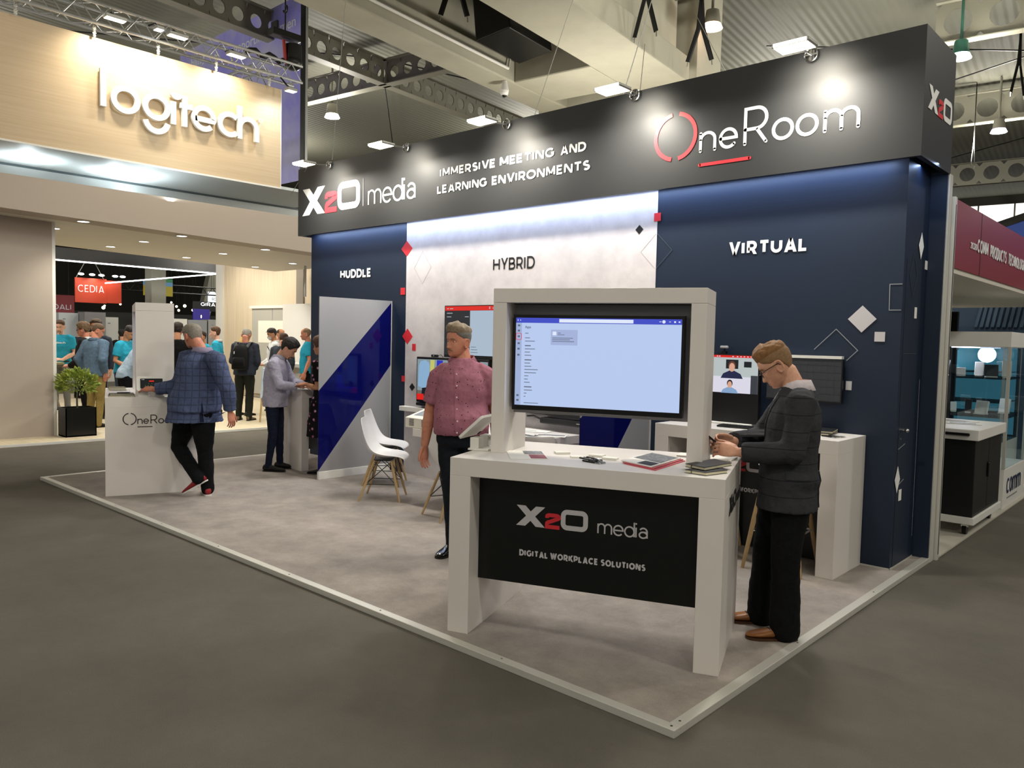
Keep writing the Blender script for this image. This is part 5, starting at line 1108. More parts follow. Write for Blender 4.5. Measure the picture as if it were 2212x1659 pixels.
s1 = showcase(-2.75, 9.50, -1.67, 10.6, 'glass showcase with white plinth lettered comm, next to the aisle')
mb = MB(); zz = .16; stroke(mb, arc(.22, zz+.07, .055, .07, 50, 310, 14), .024, (1.082, 0, 0), UY, UZ); stroke(mb, arc(.37, zz+.07, .05, .07, 0, 360, 18), .024, (1.082, 0, 0), UY, UZ)
for q in (.47, .70): stroke(mb, [(q, zz-.01), (q, zz+.14)], .024, (1.082, 0, 0), UY, UZ); stroke(mb, [(q, zz+.09)]+arc(q+.045, zz+.095, .045, .04, 180, 0, 8)+[(q+.09, zz-.01)], .024, (1.082, 0, 0), UY, UZ); stroke(mb, [(q+.09, zz+.09)]+arc(q+.135, zz+.095, .045, .04, 180, 0, 8)+[(q+.18, zz-.01)], .024, (1.082, 0, 0), UY, UZ)
mb.build('comm_lettering', mat('navy_vinyl', '1E2A50', .5), s1); MB().box((1.0805, .2, .09), (1.0815, .75, .105)).build('small_lettering', M_line, s1)
s2 = showcase(-4.3, 12.2, -2.2, 13.3, 'blue lit glass showcase farther back behind the dark display')
MB().box((.05, 1.05, .45), (2.05, 1.06, 1.7)).build('blue_backing', mat('aqua_panel', '5FA6B8', .5, emit='6FC0D8', es=.35), s2)
rr = random.Random(8)
for k in range(12):
    z = (.962+.012, 1.372+.012)[k % 2]; w_ = rr.uniform(.03, .07); hh = rr.uniform(.08, .2)
    e = empty('device_box', (-2.6+.075*k+.02, 9.75+rr.uniform(0, .5), z), rr.uniform(-.4, .4), ('small white device standing on the upper glass shelf', 'small dark or white device on the lower glass shelf')[k % 2 == 0], 'device', ('devices on the upper shelf', 'devices on the lower shelf')[k % 2 == 0])
    T_ = Matrix.Rotation(-.25, 4, 'X'); MB().box((-w_, -.015, .012), (w_, .015, hh), T_, .004).build('casing', M_white2 if k % 3 else M_bk, e); MB().box((-w_*.8, -.05, 0), (w_*.8, .05, .012)).build('foot', M_white2, e)
# blue lit sail and star lamp behind the red fascia
bs = empty('blue_sail', (-1.8, 13.0, 3.0), 0, 'dark blue lit fabric roof behind the red fascia', 'canopy')
MB().prism([(-.9, .35), (3.5, 1.7), (3.5, -.2), (-.9, -.1)], (0, 0, 0), UX, UZ, .05).build('fabric', mat('deep_blue_fabric', '26408A', .7), bs); MB().box((-1.0, -.06, .30), (-.9, 0, .45)).tube([(-1.0, -.03, .36), (3.5, -.03, 1.78)], .06, 6).build('dark_rim', M_blk, bs)
e = empty('spot_lamp', (-.95, 11.0, 3.45), 0, 'glaring white spotlight above the red fascia', 'lamp'); MB().ball((0, 0, 0), .07).build('lens', mat('glare', 'FFFFFF', .3, emit='FFFFFF', es=30), e); MB().tube([(0, .02, .05), (0, .1, .25)], .05, 8).build('can', M_blk, e)
light('SPOT', 'blue_wash', (-1.0, 12.2, 3.6), 60, (.55, .7, 1), aim=(0, 13, 3.6), spot_size=2.0, shadow_soft_size=.1)
# ------------------------------------------------------------------ lamps, loudspeaker and odd things under the roof
for p, q, z, c, es, lb in ((-6.3, 15.6, 8.1, 'FFC9A8', 7, 'round roof lamp with a warm pink glow above the stand'), (-2.22, 19.06, 7.78, 'B8FFE8', 7, 'round roof lamp with a green glow right of the sign box'), (-1.99, 26.0, 7.78, 'E0A8FF', 7, 'round roof lamp with a purple glow, lowest on the right'), (-17.17, 15.18, 7.78, 'FFF6E0', 9, 'small warm white roof lamp left of the concrete beam')):
    P = hall(p, q, z); e = empty('high_bay_lamp', P, 0, lb, 'lamp', 'high bay lamps under the roof')
    MB().tube([(0, 0, .06), (0, 0, .34)], [.17, .13], 14).tube([(0, 0, .34), (0, 0, 1.5)], .03, 8).build('housing', M_steelp if c != 'B8FFE8' else mat('green_housing', '2E5A4C', .5), e, True); MB().tube([(0, 0, -.02), (0, 0, .07)], [.21, .17], 20).build('lens', mat('bay_'+c, 'FFFFFF', .3, emit=c, es=es), e, True)
MB_ = empty('loudspeaker', hall(-8.85, 12.3, 7.2), TH, 'black loudspeaker with two round silver horns hanging between the concrete beams', 'loudspeaker')
MB().box((-.40, -.7, 0), (.38, .7, 1.3), Matrix.Rotation(-.12, 4, 'Y'), .02).build('cabinet', M_blk, MB_)
for y_ in (-.33, .38):
    o = MB().tube([(.47-.0, y_, .55), (.56, y_, .55)], [.16, .22], 24).build('horn_ring', M_truss, MB_, True); MB().tube([(.55, y_, .55), (.57, y_, .55)], [.14, .14], 20).build('horn_mouth', M_bk, o, True)
e = empty('dome_camera', hall(-9.82, 13.3, 6.775), 0, 'white dome camera hanging under the concrete beam', 'camera'); MB().tube([(0, 0, .22), (0, 0, .02)], [.05, .10], 12).ball((0, 0, 0), .09).build('housing', M_white2, e, True); MB().ball((0, 0, -.05), .06).build('dome', M_blk, e, True)
for k, z in enumerate((7.7, 7.35)):
    e = empty('wall_fitting', hall(-9.55, 14.0, z), 0, ('round grey fitting on the concrete beam, upper one', 'round grey fitting on the concrete beam, lower one')[k], 'fitting', 'fittings on the concrete beam'); MB().tube([(0, 0, 0), (.25, 0, -.05)], .03, 8).build('arm', M_steelp, e); MB().disc((.25, 0, -.05), (1, 0, -.3), .12, .1, 16).build('head', M_truss, e, True)
for k, (p, q, lb) in enumerate(((-6.3, 12.6, 'black rigging strap pair hanging beside the loudspeaker'), (-6.0, 14.3, 'black rigging strap hanging from the steel beam near the pink lamp'), (-8.6, 10.2, 'black rigging strap pair at the top edge left of the loudspeaker'), (-1.2, 19.55, 'black rigging strap beside the green lit lamp'), (-2.6, 26.2, 'black rigging strap beside the purple lit lamp'))):
    e = empty('rigging_strap', hall(p, q, 7.0), .4*k, lb, 'strap', 'rigging straps under the roof')
    for sx in (-1, 1): MB().tube([(0, 0, 2.28), (0, 0, 1.1), (sx*.04, 0, .6), (sx*.22, 0, 0)], [(.045, .01)]*4, 6).build('strap', M_blk, e); 
    for sx in (-1, 1): MB().tube([(sx*.22, 0, 0), (sx*.23, 0, -.09)], .012, 6).build('clip', M_steel, e)
for a, b_, lb in ((hall(-6.5, 13.0, 7.0), V((-4.35, 6.5, 3.9)), 'thin wire falling from the roof to the middle of the header'), (hall(-6.1, 14.2, 7.9), V((-3.3, 6.4, 3.9)), 'thin wire falling from the steel beam to the header near the ring'), (hall(-5.6, 12.0, 8.2), V((-4.6, 6.5, 3.9)), 'second thin wire beside the one to the middle of the header')):
    tag(MB().tube([a, b_], .006, 5).build('wire', M_wire), lb, 'wire')
pi = empty('conduit_pipe', hall(-9.65, 10.5, 7.2), 0, 'thin white conduit pipe bent along the concrete beam', 'pipe')
o0 = hall(-9.65, 10.5, 7.2); P = [hall(-9.66, 9.0, 7.2), hall(-9.66, 13.2, 7.2), hall(-9.66, 13.35, 7.9), hall(-9.5, 13.42, 8.05), hall(-8.1, 13.42, 8.05)]
MB().tube([p-o0 for p in P], .03, 8).build('pipe', M_white2, pi, True)
# ------------------------------------------------------------------ people
CLOUD = bpy.data.textures.new('folds', 'CLOUDS'); CLOUD.noise_scale = .11; CLOUD.noise_depth = 2
FINE = bpy.data.textures.new('fine_folds', 'CLOUDS'); FINE.noise_scale = .045; FINE.noise_depth = 1
def union(mb, voxel, smooth=4, disp=0, decim=None):
    """melt overlapping volumes into one continuous skin"""
    me = bpy.data.meshes.new('u'); me.from_pydata(mb.v, [], mb.f)
    bm = bmesh.new(); bm.from_mesh(me); bmesh.ops.recalc_face_normals(bm, faces=bm.faces[:]); bm.to_mesh(me); bm.free()
    o = bpy.data.objects.new('u', me); col.objects.link(o)
    md = o.modifiers.new('r', 'REMESH'); md.mode = 'VOXEL'; md.voxel_size = voxel; md.adaptivity = 0
    if smooth: s = o.modifiers.new('s', 'SMOOTH'); s.factor = .5; s.iterations = smooth
    if disp: d = o.modifiers.new('d', 'DISPLACE'); d.texture = CLOUD; d.strength = disp; d.mid_level = .5; d.texture_coords = 'LOCAL'; d2 = o.modifiers.new('d2', 'DISPLACE'); d2.texture = FINE; d2.strength = disp*.35; d2.mid_level = .5
    dg = bpy.context.evaluated_depsgraph_get(); dg.update()
    out = bpy.data.meshes.new_from_object(o.evaluated_get(dg))
    bpy.data.objects.remove(o); bpy.data.meshes.remove(me)
    return out
def link_mesh(name, me, m, parent):
    me.materials.clear()
    for x in (m if isinstance(m, (list, tuple)) else [m]): me.materials.append(x)
    me.polygons.foreach_set('use_smooth', [True]*len(me.polygons)); me.name = name
    o = bpy.data.objects.new(name, me); col.objects.link(o); o.parent = parent; return o
PROF = [(-.118, .012, .055, .020), (-.112, .030, .074, -.005), (-.096, .045, .086, -.03), (-.075, .055, .088, -.048), (-.05, .063, .089, -.068), (-.02, .070, .087, -.086), (0, .0735, .084, -.096), (.02, .0755, .090, -.101), (.045, .077, .089, -.103), (.07, .0745, .080, -.097), (.09, .066, .062, -.080), (.105, .050, .040, -.056), (.115, .030, .016, -.030), (.119, .010, .0, -.012)]
def prof(z):
    for a, b in zip(PROF, PROF[1:]):
        if a[0] <= z <= b[0]:
            t = (z-a[0])/(b[0]-a[0]); return [a[i]+(b[i]-a[i])*t for i in (1, 2, 3)]
    return PROF[-1][1:] if z > 0 else PROF[0][1:]
def g(x, s): return math.exp(-(x/s)**2)
def head_pt(z, phi, wide=1.0, jaw=1.0):
    w, f, b = prof(z); w *= wide*(1+(jaw-1)*max(0, min(1, -(z)/.09)))
    c, s = math.cos(phi), math.sin(phi)
    x = w*s; y = (f if c > 0 else -b)*math.copysign(abs(c)**.9, c)
    if c > .1:
        k = min(1, (c-.1)/.3)
        nz = max(0, min(1, (.008-z)/.050)) if z > -.046 else max(0, 1-(-.046-z)/.012)
        y += k*(.028*nz*g(x, .0085+.007*nz) - .011*g(abs(x)-.031, .015)*g(z-.001, .012) + .005*g(z-.021, .009)*g(abs(x)-.025, .022) + .0065*g(x, .024)*(g(z+.066, .006)+g(z+.078, .007)) - .004*g(x, .02)*g(z+.089, .005) + .007*g(x, .02)*g(z+.103, .012) + .004*g(abs(x)-.042, .018)*g(z+.028, .018))
    return V((x, y, z))
ZS = [-.118, -.114, -.108, -.1, -.094, -.088, -.083, -.078, -.073, -.068, -.063, -.058, -.053, -.048, -.043, -.037, -.03, -.023, -.016, -.009, -.003, .003, .009, .016, .023, .031, .04, .05, .06, .07, .079, .088, .096, .103, .109, .114, .119]
def head_rings(wide=1, jaw=1, n=44, zs_=ZS):
    return [[head_pt(z, 2*PI*k/n, wide, jaw) for k in range(n)] for z in zs_]
def basis(Fv):
    y = V(Fv).normalized(); x = y.cross(V((0, 0, 1))).normalized(); z = x.cross(y); return Matrix((x, y, z)).transposed()
def hand(mb, wr, d, nrm, side, curl=.35, k=1.0, thumb=.6, n=8, curls=None):
    """palm, five bent fingers; d = towards the fingertips, nrm = out of the back of the hand, side = -1 left / 1 right"""
    y = V(d).normalized(); z = V(nrm); z = (z-y*z.dot(y)).normalized(); x = y.cross(z)
    def p(a, b, c): return V(wr)+x*(a*k)+y*(b*k)+z*(c*k)
    t = -side                                    # thumb side in this frame
    rings = []
    for b, w, h in ((-.02, .024, .021), (0, .027, .020), (.03, .037, .018), (.06, .043, .0165), (.088, .043, .0135), (.098, .038, .010)):
        rings.append([p(w*math.cos(a), b, h*math.sin(a)) for a in [2*PI*i/14 for i in range(14)]])
    mb.loft(rings)
    for i, (bx, L, r) in enumerate(((.0315, .072, .0086), (.0105, .080, .0088), (-.0105, .074, .0085), (-.0315, .058, .0076))):
        pts = [p(t*bx, .078, 0), p(t*bx, .092, 0)]; a = 0; q = [t*bx*1.06, .092, 0]; c = (curls[i] if curls else curl)
        for f, cu in ((.45, .8), (.31, 1.1), (.24, .8)):
            a += c*cu; q = [q[0]+t*bx*.06, q[1]+L*f*math.cos(a), q[2]-L*f*math.sin(a)]; pts.append(p(*q))
        mb.limb(pts, [r*k, r*k, r*k*.98, r*k*.9, r*k*.78], n)
    q = [t*.030, .018, -.004]; pts = [p(*q)]
    for L, ax, az in ((.04, thumb, -.25), (.034, thumb*.75, -.35), (.027, thumb*.45, -.45)):
        q = [q[0]+t*L*math.sin(ax), q[1]+L*math.cos(ax), q[2]+L*az*.7]; pts.append(p(*q))
    mb.limb(pts, [.0135*k, .0115*k, .0098*k, .008*k], n)
def pose(ht=1.75, face=(0, 1), lean=0.0, arms='down', bow=0.0, **ov):
    """joints of a standing figure in the root's frame; overrides replace single joints"""
    k = ht/1.75; f = V((face[0], face[1], 0)).normalized(); rx = V((f.y, -f.x, 0))
    def w(p): return rx*(p[0]*k)+f*(p[1]*k)+V((0, 0, p[2]*k))
    J = {}
    body = dict(P=(0, 0, .92), C=(0, .005, 1.25), N=(0, -.02, 1.465), H=(0, .03, 1.63))
    for s, n in ((-1, 'L'), (1, 'R')):
        body['sh'+n] = (s*.185, -.01, 1.405)
        if arms == 'down': body['el'+n] = (s*.235, -.05, 1.12); body['wr'+n] = (s*.245, .04, .88)
        elif arms == 'front': body['el'+n] = (s*.23, .02, 1.11); body['wr'+n] = (s*.07, .27, 1.13)
        elif arms == 'low': body['el'+n] = (s*.24, .0, 1.12); body['wr'+n] = (s*.10, .25, 1.0)
        elif arms == 'pocket': body['el'+n] = (s*.28, -.1, 1.13); body['wr'+n] = (s*.21, .02, .93)
    cl, sl = math.cos(lean), math.sin(lean)
    for n, p in body.items():
        if n != 'P' and lean:
            y, z = p[1], p[2]-.92; p = (p[0], y*cl+z*sl, .92+z*cl-y*sl)
        J[n] = w(p)
    for s, n in ((-1, 'L'), (1, 'R')):
        J['hip'+n] = w((s*.09, 0, .90)); J['kn'+n] = w((s*.10, .02, .49)); J['an'+n] = w((s*.105, -.03, .085)); J['toe'+n] = (rx*(s*.18)+f).normalized()
        J['hd'+n] = w((0, .25, -1)) if arms in ('down',) else (f*.8-rx*(s*.5)+V((0, 0, .1))).normalized() if arms != 'pocket' else V((0, 0, -1))
        J['hn'+n] = (rx*s).copy() if arms in ('down', 'pocket') else (rx*(s*.6)+V((0, 0, .8)))
    J['F'] = f; J['Fp'] = f; hf = (f*math.cos(lean+bow)+V((0, 0, -math.sin(lean+bow)))); J['Fh'] = hf
    for n, v in ov.items(): J[n] = V(v)
    J['k'] = k
    return J
def torso_rings(J, e, b, belly, hem, top=True, flare=0.0, n=28, chestk=1.0):
    """rings from the hem up to the neck; e = ease, b = build"""
    P, C, N = J['P'], J['C'], J['N']; k = J['k']; out = []
    def ring(c, w, d, F, fw=0, dz=None):
        F = V((F.x, F.y, 0)).normalized(); X = V((F.y, -F.x, 0)); ax = (dz if dz is not None else V((0, 0, 1))).normalized(); Y = ax.cross(X)
        w, d = w*k*b+e, d*k*b+e; c = c+F*(fw*k)
        return [c+X*(w*math.copysign(abs(math.cos(a))**.85, math.cos(a)))+Y*(d*math.copysign(abs(math.sin(a))**.9, math.sin(a))) for a in [2*PI*i/n for i in range(n)]]
    up1 = (C-P); up2 = (N-C)
    if hem < P.z-.02:
        m = 3 if hem < P.z-.12 else 2
        for i in range(m):
            t = i/m; z = hem+(P.z-hem)*t; s = 1-t
            out.append(ring(V((P.x, P.y, z)), .172+flare*s, .122+flare*.8*s+belly*.15, J['Fp'], belly*.10))
        out.append(ring(P, .172+flare*.5, .122+flare*.75+belly*.2, J['Fp'], belly*.15-flare*.3, up1))
        ts = (.22, .45, .72)
    else:
        t0 = max(0.0, (hem-P.z)/max(.01, C.z-P.z)); ts = tuple(x for x in (t0, .12, .22, .45, .72) if x >= t0)
    for t in ts:
        F = J['Fp'].lerp(J['F'], t); s = math.sin(PI*min(1, t*1.15+.12))
        out.append(ring(P.lerp(C, t), .168-.012*s+belly*.35*s+flare*.5*max(0, .6-t), .118-.004*s+belly*.55*s+flare*max(0, .6-t), F, belly*.5*s-flare*.6*max(0, .6-t), up1))
    out.append(ring(C, .178*chestk, .122, J['F'], belly*.12, up1.lerp(up2, .5)))
    out.append(ring(C.lerp(N, .4), .178*chestk, .112, J['F'], .0, up2))
    out.append(ring(C.lerp(N, .72), .150*chestk, .090, J['F'], -.005, up2))
    out.append(ring(C.lerp(N, .92), .095, .072, J['F'], -.008, up2))
    if top: out.append(ring(N+up2.normalized()*.012, .060, .057, J['F'], -.01, up2))
    return out
def shoe(root, an, toe, length, m, msole, ground=.0, pitch=None, name='shoe', sole_t=.014, laces=None):
    """a shoe with its sole under ankle an; toe = direction (3-D when the foot is lifted)"""
    d = V(toe).normalized(); up = V((0, 0, 1)); sd = d.cross(up).normalized(); up = sd.cross(d)
    an = V(an); heel = an-d*(length*.25)-up*(an.z-ground if abs(d.z) < .05 else .085)
    def p(s, x, z): return heel+d*(s*length)+sd*x+up*z
    K = length/.29; rings = []
    for s, w, h0, h in ((0, .022, .03, .055), (.03, .031, .012, .085), (.15, .036, .012, .098), (.30, .036, .012, .092), (.45, .038, .012, .072), (.60, .045, .012, .058), (.75, .048, .012, .048), (.88, .042, .012, .040), (.96, .028, .013, .032), (1.0, .012, .016, .024)):
        m_ = (h+h0)/2; hh = (h-h0)/2
        rings.append([p(s, w*K*math.copysign(abs(math.cos(a))**.8, math.cos(a)), (m_+hh*math.sin(a))*K) for a in [2*PI*i/16 for i in range(16)]])
    mb = MB(); mb.loft(rings); sh = mb.build(name, m, root, 60)
    ss = sh.modifiers.new('s', 'SUBSURF'); ss.levels = 1; ss.render_levels = 1
    pts = [(0, .0), (.01, .024), (.06, .034), (.2, .037), (.45, .038), (.62, .047), (.78, .050), (.9, .043), (.98, .025), (1.005, 0)]
    o = [(s, w) for s, w in pts]+[(s, -w) for s, w in reversed(pts[1:-1])]
    a = [p(s, w*K, 0) for s, w in o]; b_ = [p(s, w*K, sole_t*K) for s, w in o]; n = len(o); mb = MB()
    mb.add(a+b_, [tuple(range(n)), tuple(range(n, 2*n))]+[(i, (i+1) % n, n+(i+1) % n, n+i) for i in range(n)]); mb.build('sole', msole, sh)
    if laces:
        mb = MB()
        for i in range(4): mb.tube([p(.40+.05*i, -.022*K, (.083-.008*i)*K), p(.41+.05*i, 0, (.089-.008*i)*K), p(.42+.05*i, .022*K, (.083-.008*i)*K)], .0028, 6)
        mb.tube([p(.39, -.03*K, .10*K), p(.40, 0, .092*K), p(.39, .03*K, .10*K)], .0028, 6); mb.build('laces', laces, sh)
    return sh
def bvh_of(o): 
    me = o.data; return BVHTree.FromPolygons([v.co for v in me.vertices], [tuple(p.vertices) for p in me.polygons])
def patch(name, root, bvh, poly, o, u, v, d, m, off=.003, th=.003, cell=.012):
    """cloth piece cut to an outline and laid on the surface met along d"""
    o, u, v, d = V(o), V(u), V(v), V(d).normalized()
    bm = bmesh.new(); vs = [bm.verts.new((p[0], p[1], 0)) for p in poly]; bm.faces.new(vs)
    L = max(max(p[i] for p in poly)-min(p[i] for p in poly) for i in (0, 1))
    bmesh.ops.triangulate(bm, faces=bm.faces[:])
    for _ in range(6):
        e = [x for x in bm.edges if x.calc_length() > cell*1.6]
        if not e: break
        bmesh.ops.subdivide_edges(bm, edges=e, cuts=1); bmesh.ops.triangulate(bm, faces=bm.faces[:])
    bm.verts.index_update(); top = []; bot = []; last = None
    for q in bm.verts:
        s = o+u*q.co.x+v*q.co.y; hit = bvh.ray_cast(s, d, 2.0)
        if hit[0] is None:
            hit = bvh.find_nearest(s+d*(last if last else .3)); P_ = hit[0]; N_ = -d
        else: P_, N_ = hit[0], -d; last = hit[3]
        top.append(P_+N_*(off+th)); bot.append(P_+N_*(off-.004))
    n = len(top); fs = []
    for f in bm.faces: ids = [x.index for x in f.verts]; fs += [tuple(ids), tuple(n+i for i in reversed(ids))]
    for e in bm.edges:
        if len(e.link_faces) == 1: a, b = e.verts[0].index, e.verts[1].index; fs.append((a, b, n+b, n+a))
    bm.free(); mb = MB(); mb.add(top+bot, fs); return mb.build(name, m, root, 60)
SK = dict(fair=('D9A78C', 'B9806A'), tan=('C08A68', '9C6650'), pale=('E2B49C', 'C48C7A'), ruddy=('C98A70', 'A8604E'))
def skin(kind):
    n = 'skin_'+kind
    if n in MATS: return MATS[n]
    m = mat(n, SK[kind][0], .5, noise_s=14, c2=SK[kind][1], spec=.35); nt, b = nodes_of(m); b.inputs['Subsurface Weight'].default_value = .08; b.inputs['Subsurface Radius'].default_value = (.02, .008, .004)
    for nd in nt.nodes:
        if nd.type == 'VALTORGB': nd.color_ramp.elements[0].position = .2; nd.color_ramp.elements[1].position = .6
    return m
def cloth(name, c, rough=.85, c2=None, ns=40, bump=.25): return mat('cloth_'+name, c, rough, spec=.2, noise_s=ns, c2=c2, noise_amt=.12, bump=bump, bump_s=60)
def hair_cap(root, M4, m, line, thick, wide, jaw, seed=0, name='hair', rough=.004):
    """hair as a shell lifted off the scalp above a hairline"""
    n = 64; zs_ = [-.09+.209*i/44 for i in range(45)]; O = []; I = []; keep = []
    for z in zs_:
        for k in range(n):
            ph = 2*PI*k/n; p = head_pt(z, ph, wide, jaw); a = abs(((ph+PI) % (2*PI))-PI)
            s = z-line(a); t = thick(z, a)*max(0, min(1, (s+.004)/.022))
            nr = V((p.x, p.y+.01, max(z, -.02)*.9)).normalized()
            q = noise.noise(V((p.x*55, p.y*30, z*40+seed)))*rough+noise.noise(V((p.x*160, p.y*60, z*90+seed)))*rough*.6
            O.append(p+nr*(t+q*min(1, max(0, s)/.02)+.0005)); I.append(p-nr*.004); keep.append(s > -.004)
    vs = O+I; N_ = len(O); fs = []; m_ = len(zs_)
    for i in range(m_-1):
        for k in range(n):
            ids = (i*n+k, i*n+(k+1) % n, (i+1)*n+(k+1) % n, (i+1)*n+k)
            if all(keep[x] for x in ids): fs.append(ids)
    fs.append(tuple((m_-1)*n+k for k in range(n)))
    vs = [M4 @ v for v in O]; mb = MB(); mb.add(vs, fs); o = mb.build(name, m, root, 70)
    sd = o.modifiers.new('solid', 'SOLIDIFY'); sd.thickness = .005; sd.offset = -1
    return o
def short_line(front=.078, side=.03, back=-.06, temple=.05):
    def f(a):
        pts = ((0, front), (.55, front-.004), (.95, temple), (1.25, side+.005), (1.62, side), (1.95, -.015), (2.3, back+.01), (PI, back))
        for p, q in zip(pts, pts[1:]):
            if a <= q[0]: return p[1]+(q[1]-p[1])*(a-p[0])/(q[0]-p[0])
        return back
    return f
def person(label, base, rz, J, S, hero=False):
    root = empty('person', base, rz, label, 'person', S.get('group')); b = S.get('b', 1.0); belly = S.get('belly', .02); k = J['k']
    vox = .0042 if hero else .009; sk = skin(S.get('skin', 'fair'))
    wide, jaw, hs = S.get('wide', 1.0), S.get('jaw', 1.0), S.get('hs', 1.0)*k
    M3 = basis(J['Fh']); M4 = Matrix.Translation(J['H']) @ M3.to_4x4() @ Matrix.Scale(hs, 4)
    bd = MB()
    n = 44 if hero else 28
    rings = head_rings(wide, jaw, n)
    bd.loft([[M4 @ p for p in r] for r in rings])
    for s in (-1, 1):                                        # ears with a rolled rim
        E_ = M4 @ Matrix.Translation((s*.0745*wide, -.012, -.012)) @ Matrix.Rotation(s*.35, 4, 'Z') @ Matrix.Rotation(.18, 4, 'X')
        c = [E_ @ V((s*.007, .019*math.cos(a)-.004, .031*math.sin(a)-.006*(math.sin(a) < 0))) for a in [2*PI*i/14 for i in range(15)]]
        bd.tube(c, .0052*hs, 6); bd.add(*(lambda q: (q, [tuple(range(14)), tuple(range(27, 13, -1))]+[(i, (i+1) % 14, 14+(i+1) % 14, 14+i) for i in range(14)]))([E_ @ V((s*.001+x, .019*math.cos(a)-.004, .031*math.sin(a))) for x in (s*.003, -s*.006) for a in [2*PI*i/14 for i in range(14)]]))
    nb = M4 @ V((0, -.030, -.062)); N = J['N']
    bd.limb([N-(J['N']-J['C']).normalized()*.06, N.lerp(nb, .45), nb, M4 @ V((0, -.02, -.03))], [.066*k*b, .055*k*S.get('neck', 1), .052*k*S.get('neck', 1), .045*k], 18)
    bd.loft(torso_rings(J, -.016, b, belly*.55, J['P'].z-.03))
    for s, c in ((-1, 'L'), (1, 'R')):
        sh, el, wr = J['sh'+c], J['el'+c], J['wr'+c]
        bd.limb([sh, sh.lerp(el, .5), el, el.lerp(wr, .35), wr], [.050*k*b, .046*k*b, .040*k*b, .042*k*b, .027*k*min(b, 1.1)], 16)
        if S.get('hands', True): hand(bd, wr+(V(J['hd'+c]).normalized()*.012), J['hd'+c], J['hn'+c], s, S.get('curl'+c, S.get('curl', .3)), k*S.get('hk', 1.0), S.get('thumb', .6), 10 if hero else 7)
        h_, kn, an = J['hip'+c], J['kn'+c], J['an'+c]
        bd.limb([h_, h_.lerp(kn, .5), kn, kn.lerp(an, .35), an], [.064*k*b, .056*k*b, .040*k, .038*k, .030*k], 14)
    me = union(bd, vox if hero else .0075, 1)
    body = link_mesh('body', me, sk, root); bv = bvh_of(body)
    # face
    Mi = M4
    def on_face(x, z, off=0.0):
        o_ = Mi @ V((x, .25, z)); d_ = (M3 @ V((0, -1, 0))); h_ = bv.ray_cast(o_, d_, .6)
        return (h_[0] if h_[0] is not None else Mi @ V((x, .08, z)))-d_*off
    iris = mat('iris_'+S.get('iris', '3E3A34'), S.get('iris', '3E3A34'), .2); brow = mat('hairc_'+S.get('haircol', '4A3A2C'), S.get('haircol', '4A3A2C'), .7, noise_s=60, noise_amt=.35)
    if not S.get('noface'):
        for s in (-1, 1):
            c = on_face(s*.031, .0, -.0065*hs); mb = MB(); mb.ball(c, (.0125*hs, .0105*hs, .0068*hs), 12, 8, M3); e = mb.build('eye', mat('eye_white', 'D8D2CA', .3), root, True)
            mb = MB(); mb.ball(c+M3 @ V((0, .0062*hs, -.001)), (.0056*hs, .0052*hs, .0056*hs), 10, 6, M3); mb.build('iris', iris, e, True)
            mb = MB(); mb.tube([on_face(s*x, z, -.0005) for x, z in ((.013, .0195), (.024, .0235), (.036, .0235), (.046, .018))], [(.0030*hs, .0030*hs), (.0042*hs, .0036*hs), (.0038*hs, .0033*hs), (.0018*hs, .002*hs)], 8); mb.build('eyebrow', brow, root, True)
        lip = mat('lips_'+S.get('skin', 'fair'), SK[S.get('skin', 'fair')][1], .45)
        mb = MB(); mb.tube([on_face(x, z, -.0012) for x, z in ((-.024, -.072), (-.012, -.0705), (0, -.0715), (.012, -.0705), (.024, -.072))], [.0018*hs, .0034*hs, .0034*hs, .0034*hs, .0018*hs], 8); mb.build('mouth', lip, root, True)
        if S.get('beard'):
            bm_ = mat('beard_'+S['beard'], S['beard'], .8, noise_s=90, noise_amt=.4)
            style = S.get('beard_style', 'moustache')
            mb = MB(); mb.tube([on_face(x, z, .000) for x, z in ((-.030, -.074), (-.018, -.0625), (0, -.0585), (.018, -.0625), (.030, -.074))], [.0025*hs, .0052*hs, .0058*hs, .0052*hs, .0025*hs], 8)
            if style != 'moustache':
                mb.tube([on_face(x, z, -.001) for x, z in ((-.030, -.074), (-.026, -.092), (-.012, -.101), (.012, -.101), (.026, -.092), (.030, -.074))], .006*hs, 8)
            mb.build('beard', bm_, root, True)
    # hair
    hm = mat('hairc_'+S.get('haircol', '4A3A2C'), S.get('haircol', '4A3A2C'), .7, noise_s=60, noise_amt=.35)
    st_ = S.get('hair', 'short')
    if st_ == 'short': hair_cap(root, M4, hm, short_line(), lambda z, a: .006+.014*max(0, min(1, (z-.03)/.06)), wide, jaw, len(label))
    elif st_ in ('quiff', 'swept'):
        h2 = mat('hairside_'+S.get('haircol2', '6A5A48'), S.get('haircol2', '6A5A48'), .8, noise_s=90, noise_amt=.3)
        hair_cap(root, M4, h2, short_line(.074, .024, -.058, .046), lambda z, a: .003+.003*max(0, min(1, (z-.0)/.06)), wide, jaw, len(label), 'hair_sides', .0015)
        q = st_ == 'quiff'
        def topline(a):
            for p_, r_ in (((0, .071), (.6, .066)), ((.6, .066), (1.0, .058)), ((1.0, .058), (1.6, .056)), ((1.6, .056), (PI, .045))):
                if a <= r_[0]: return p_[1]+(r_[1]-p_[1])*(a-p_[0])/(r_[0]-p_[0])
            return .045
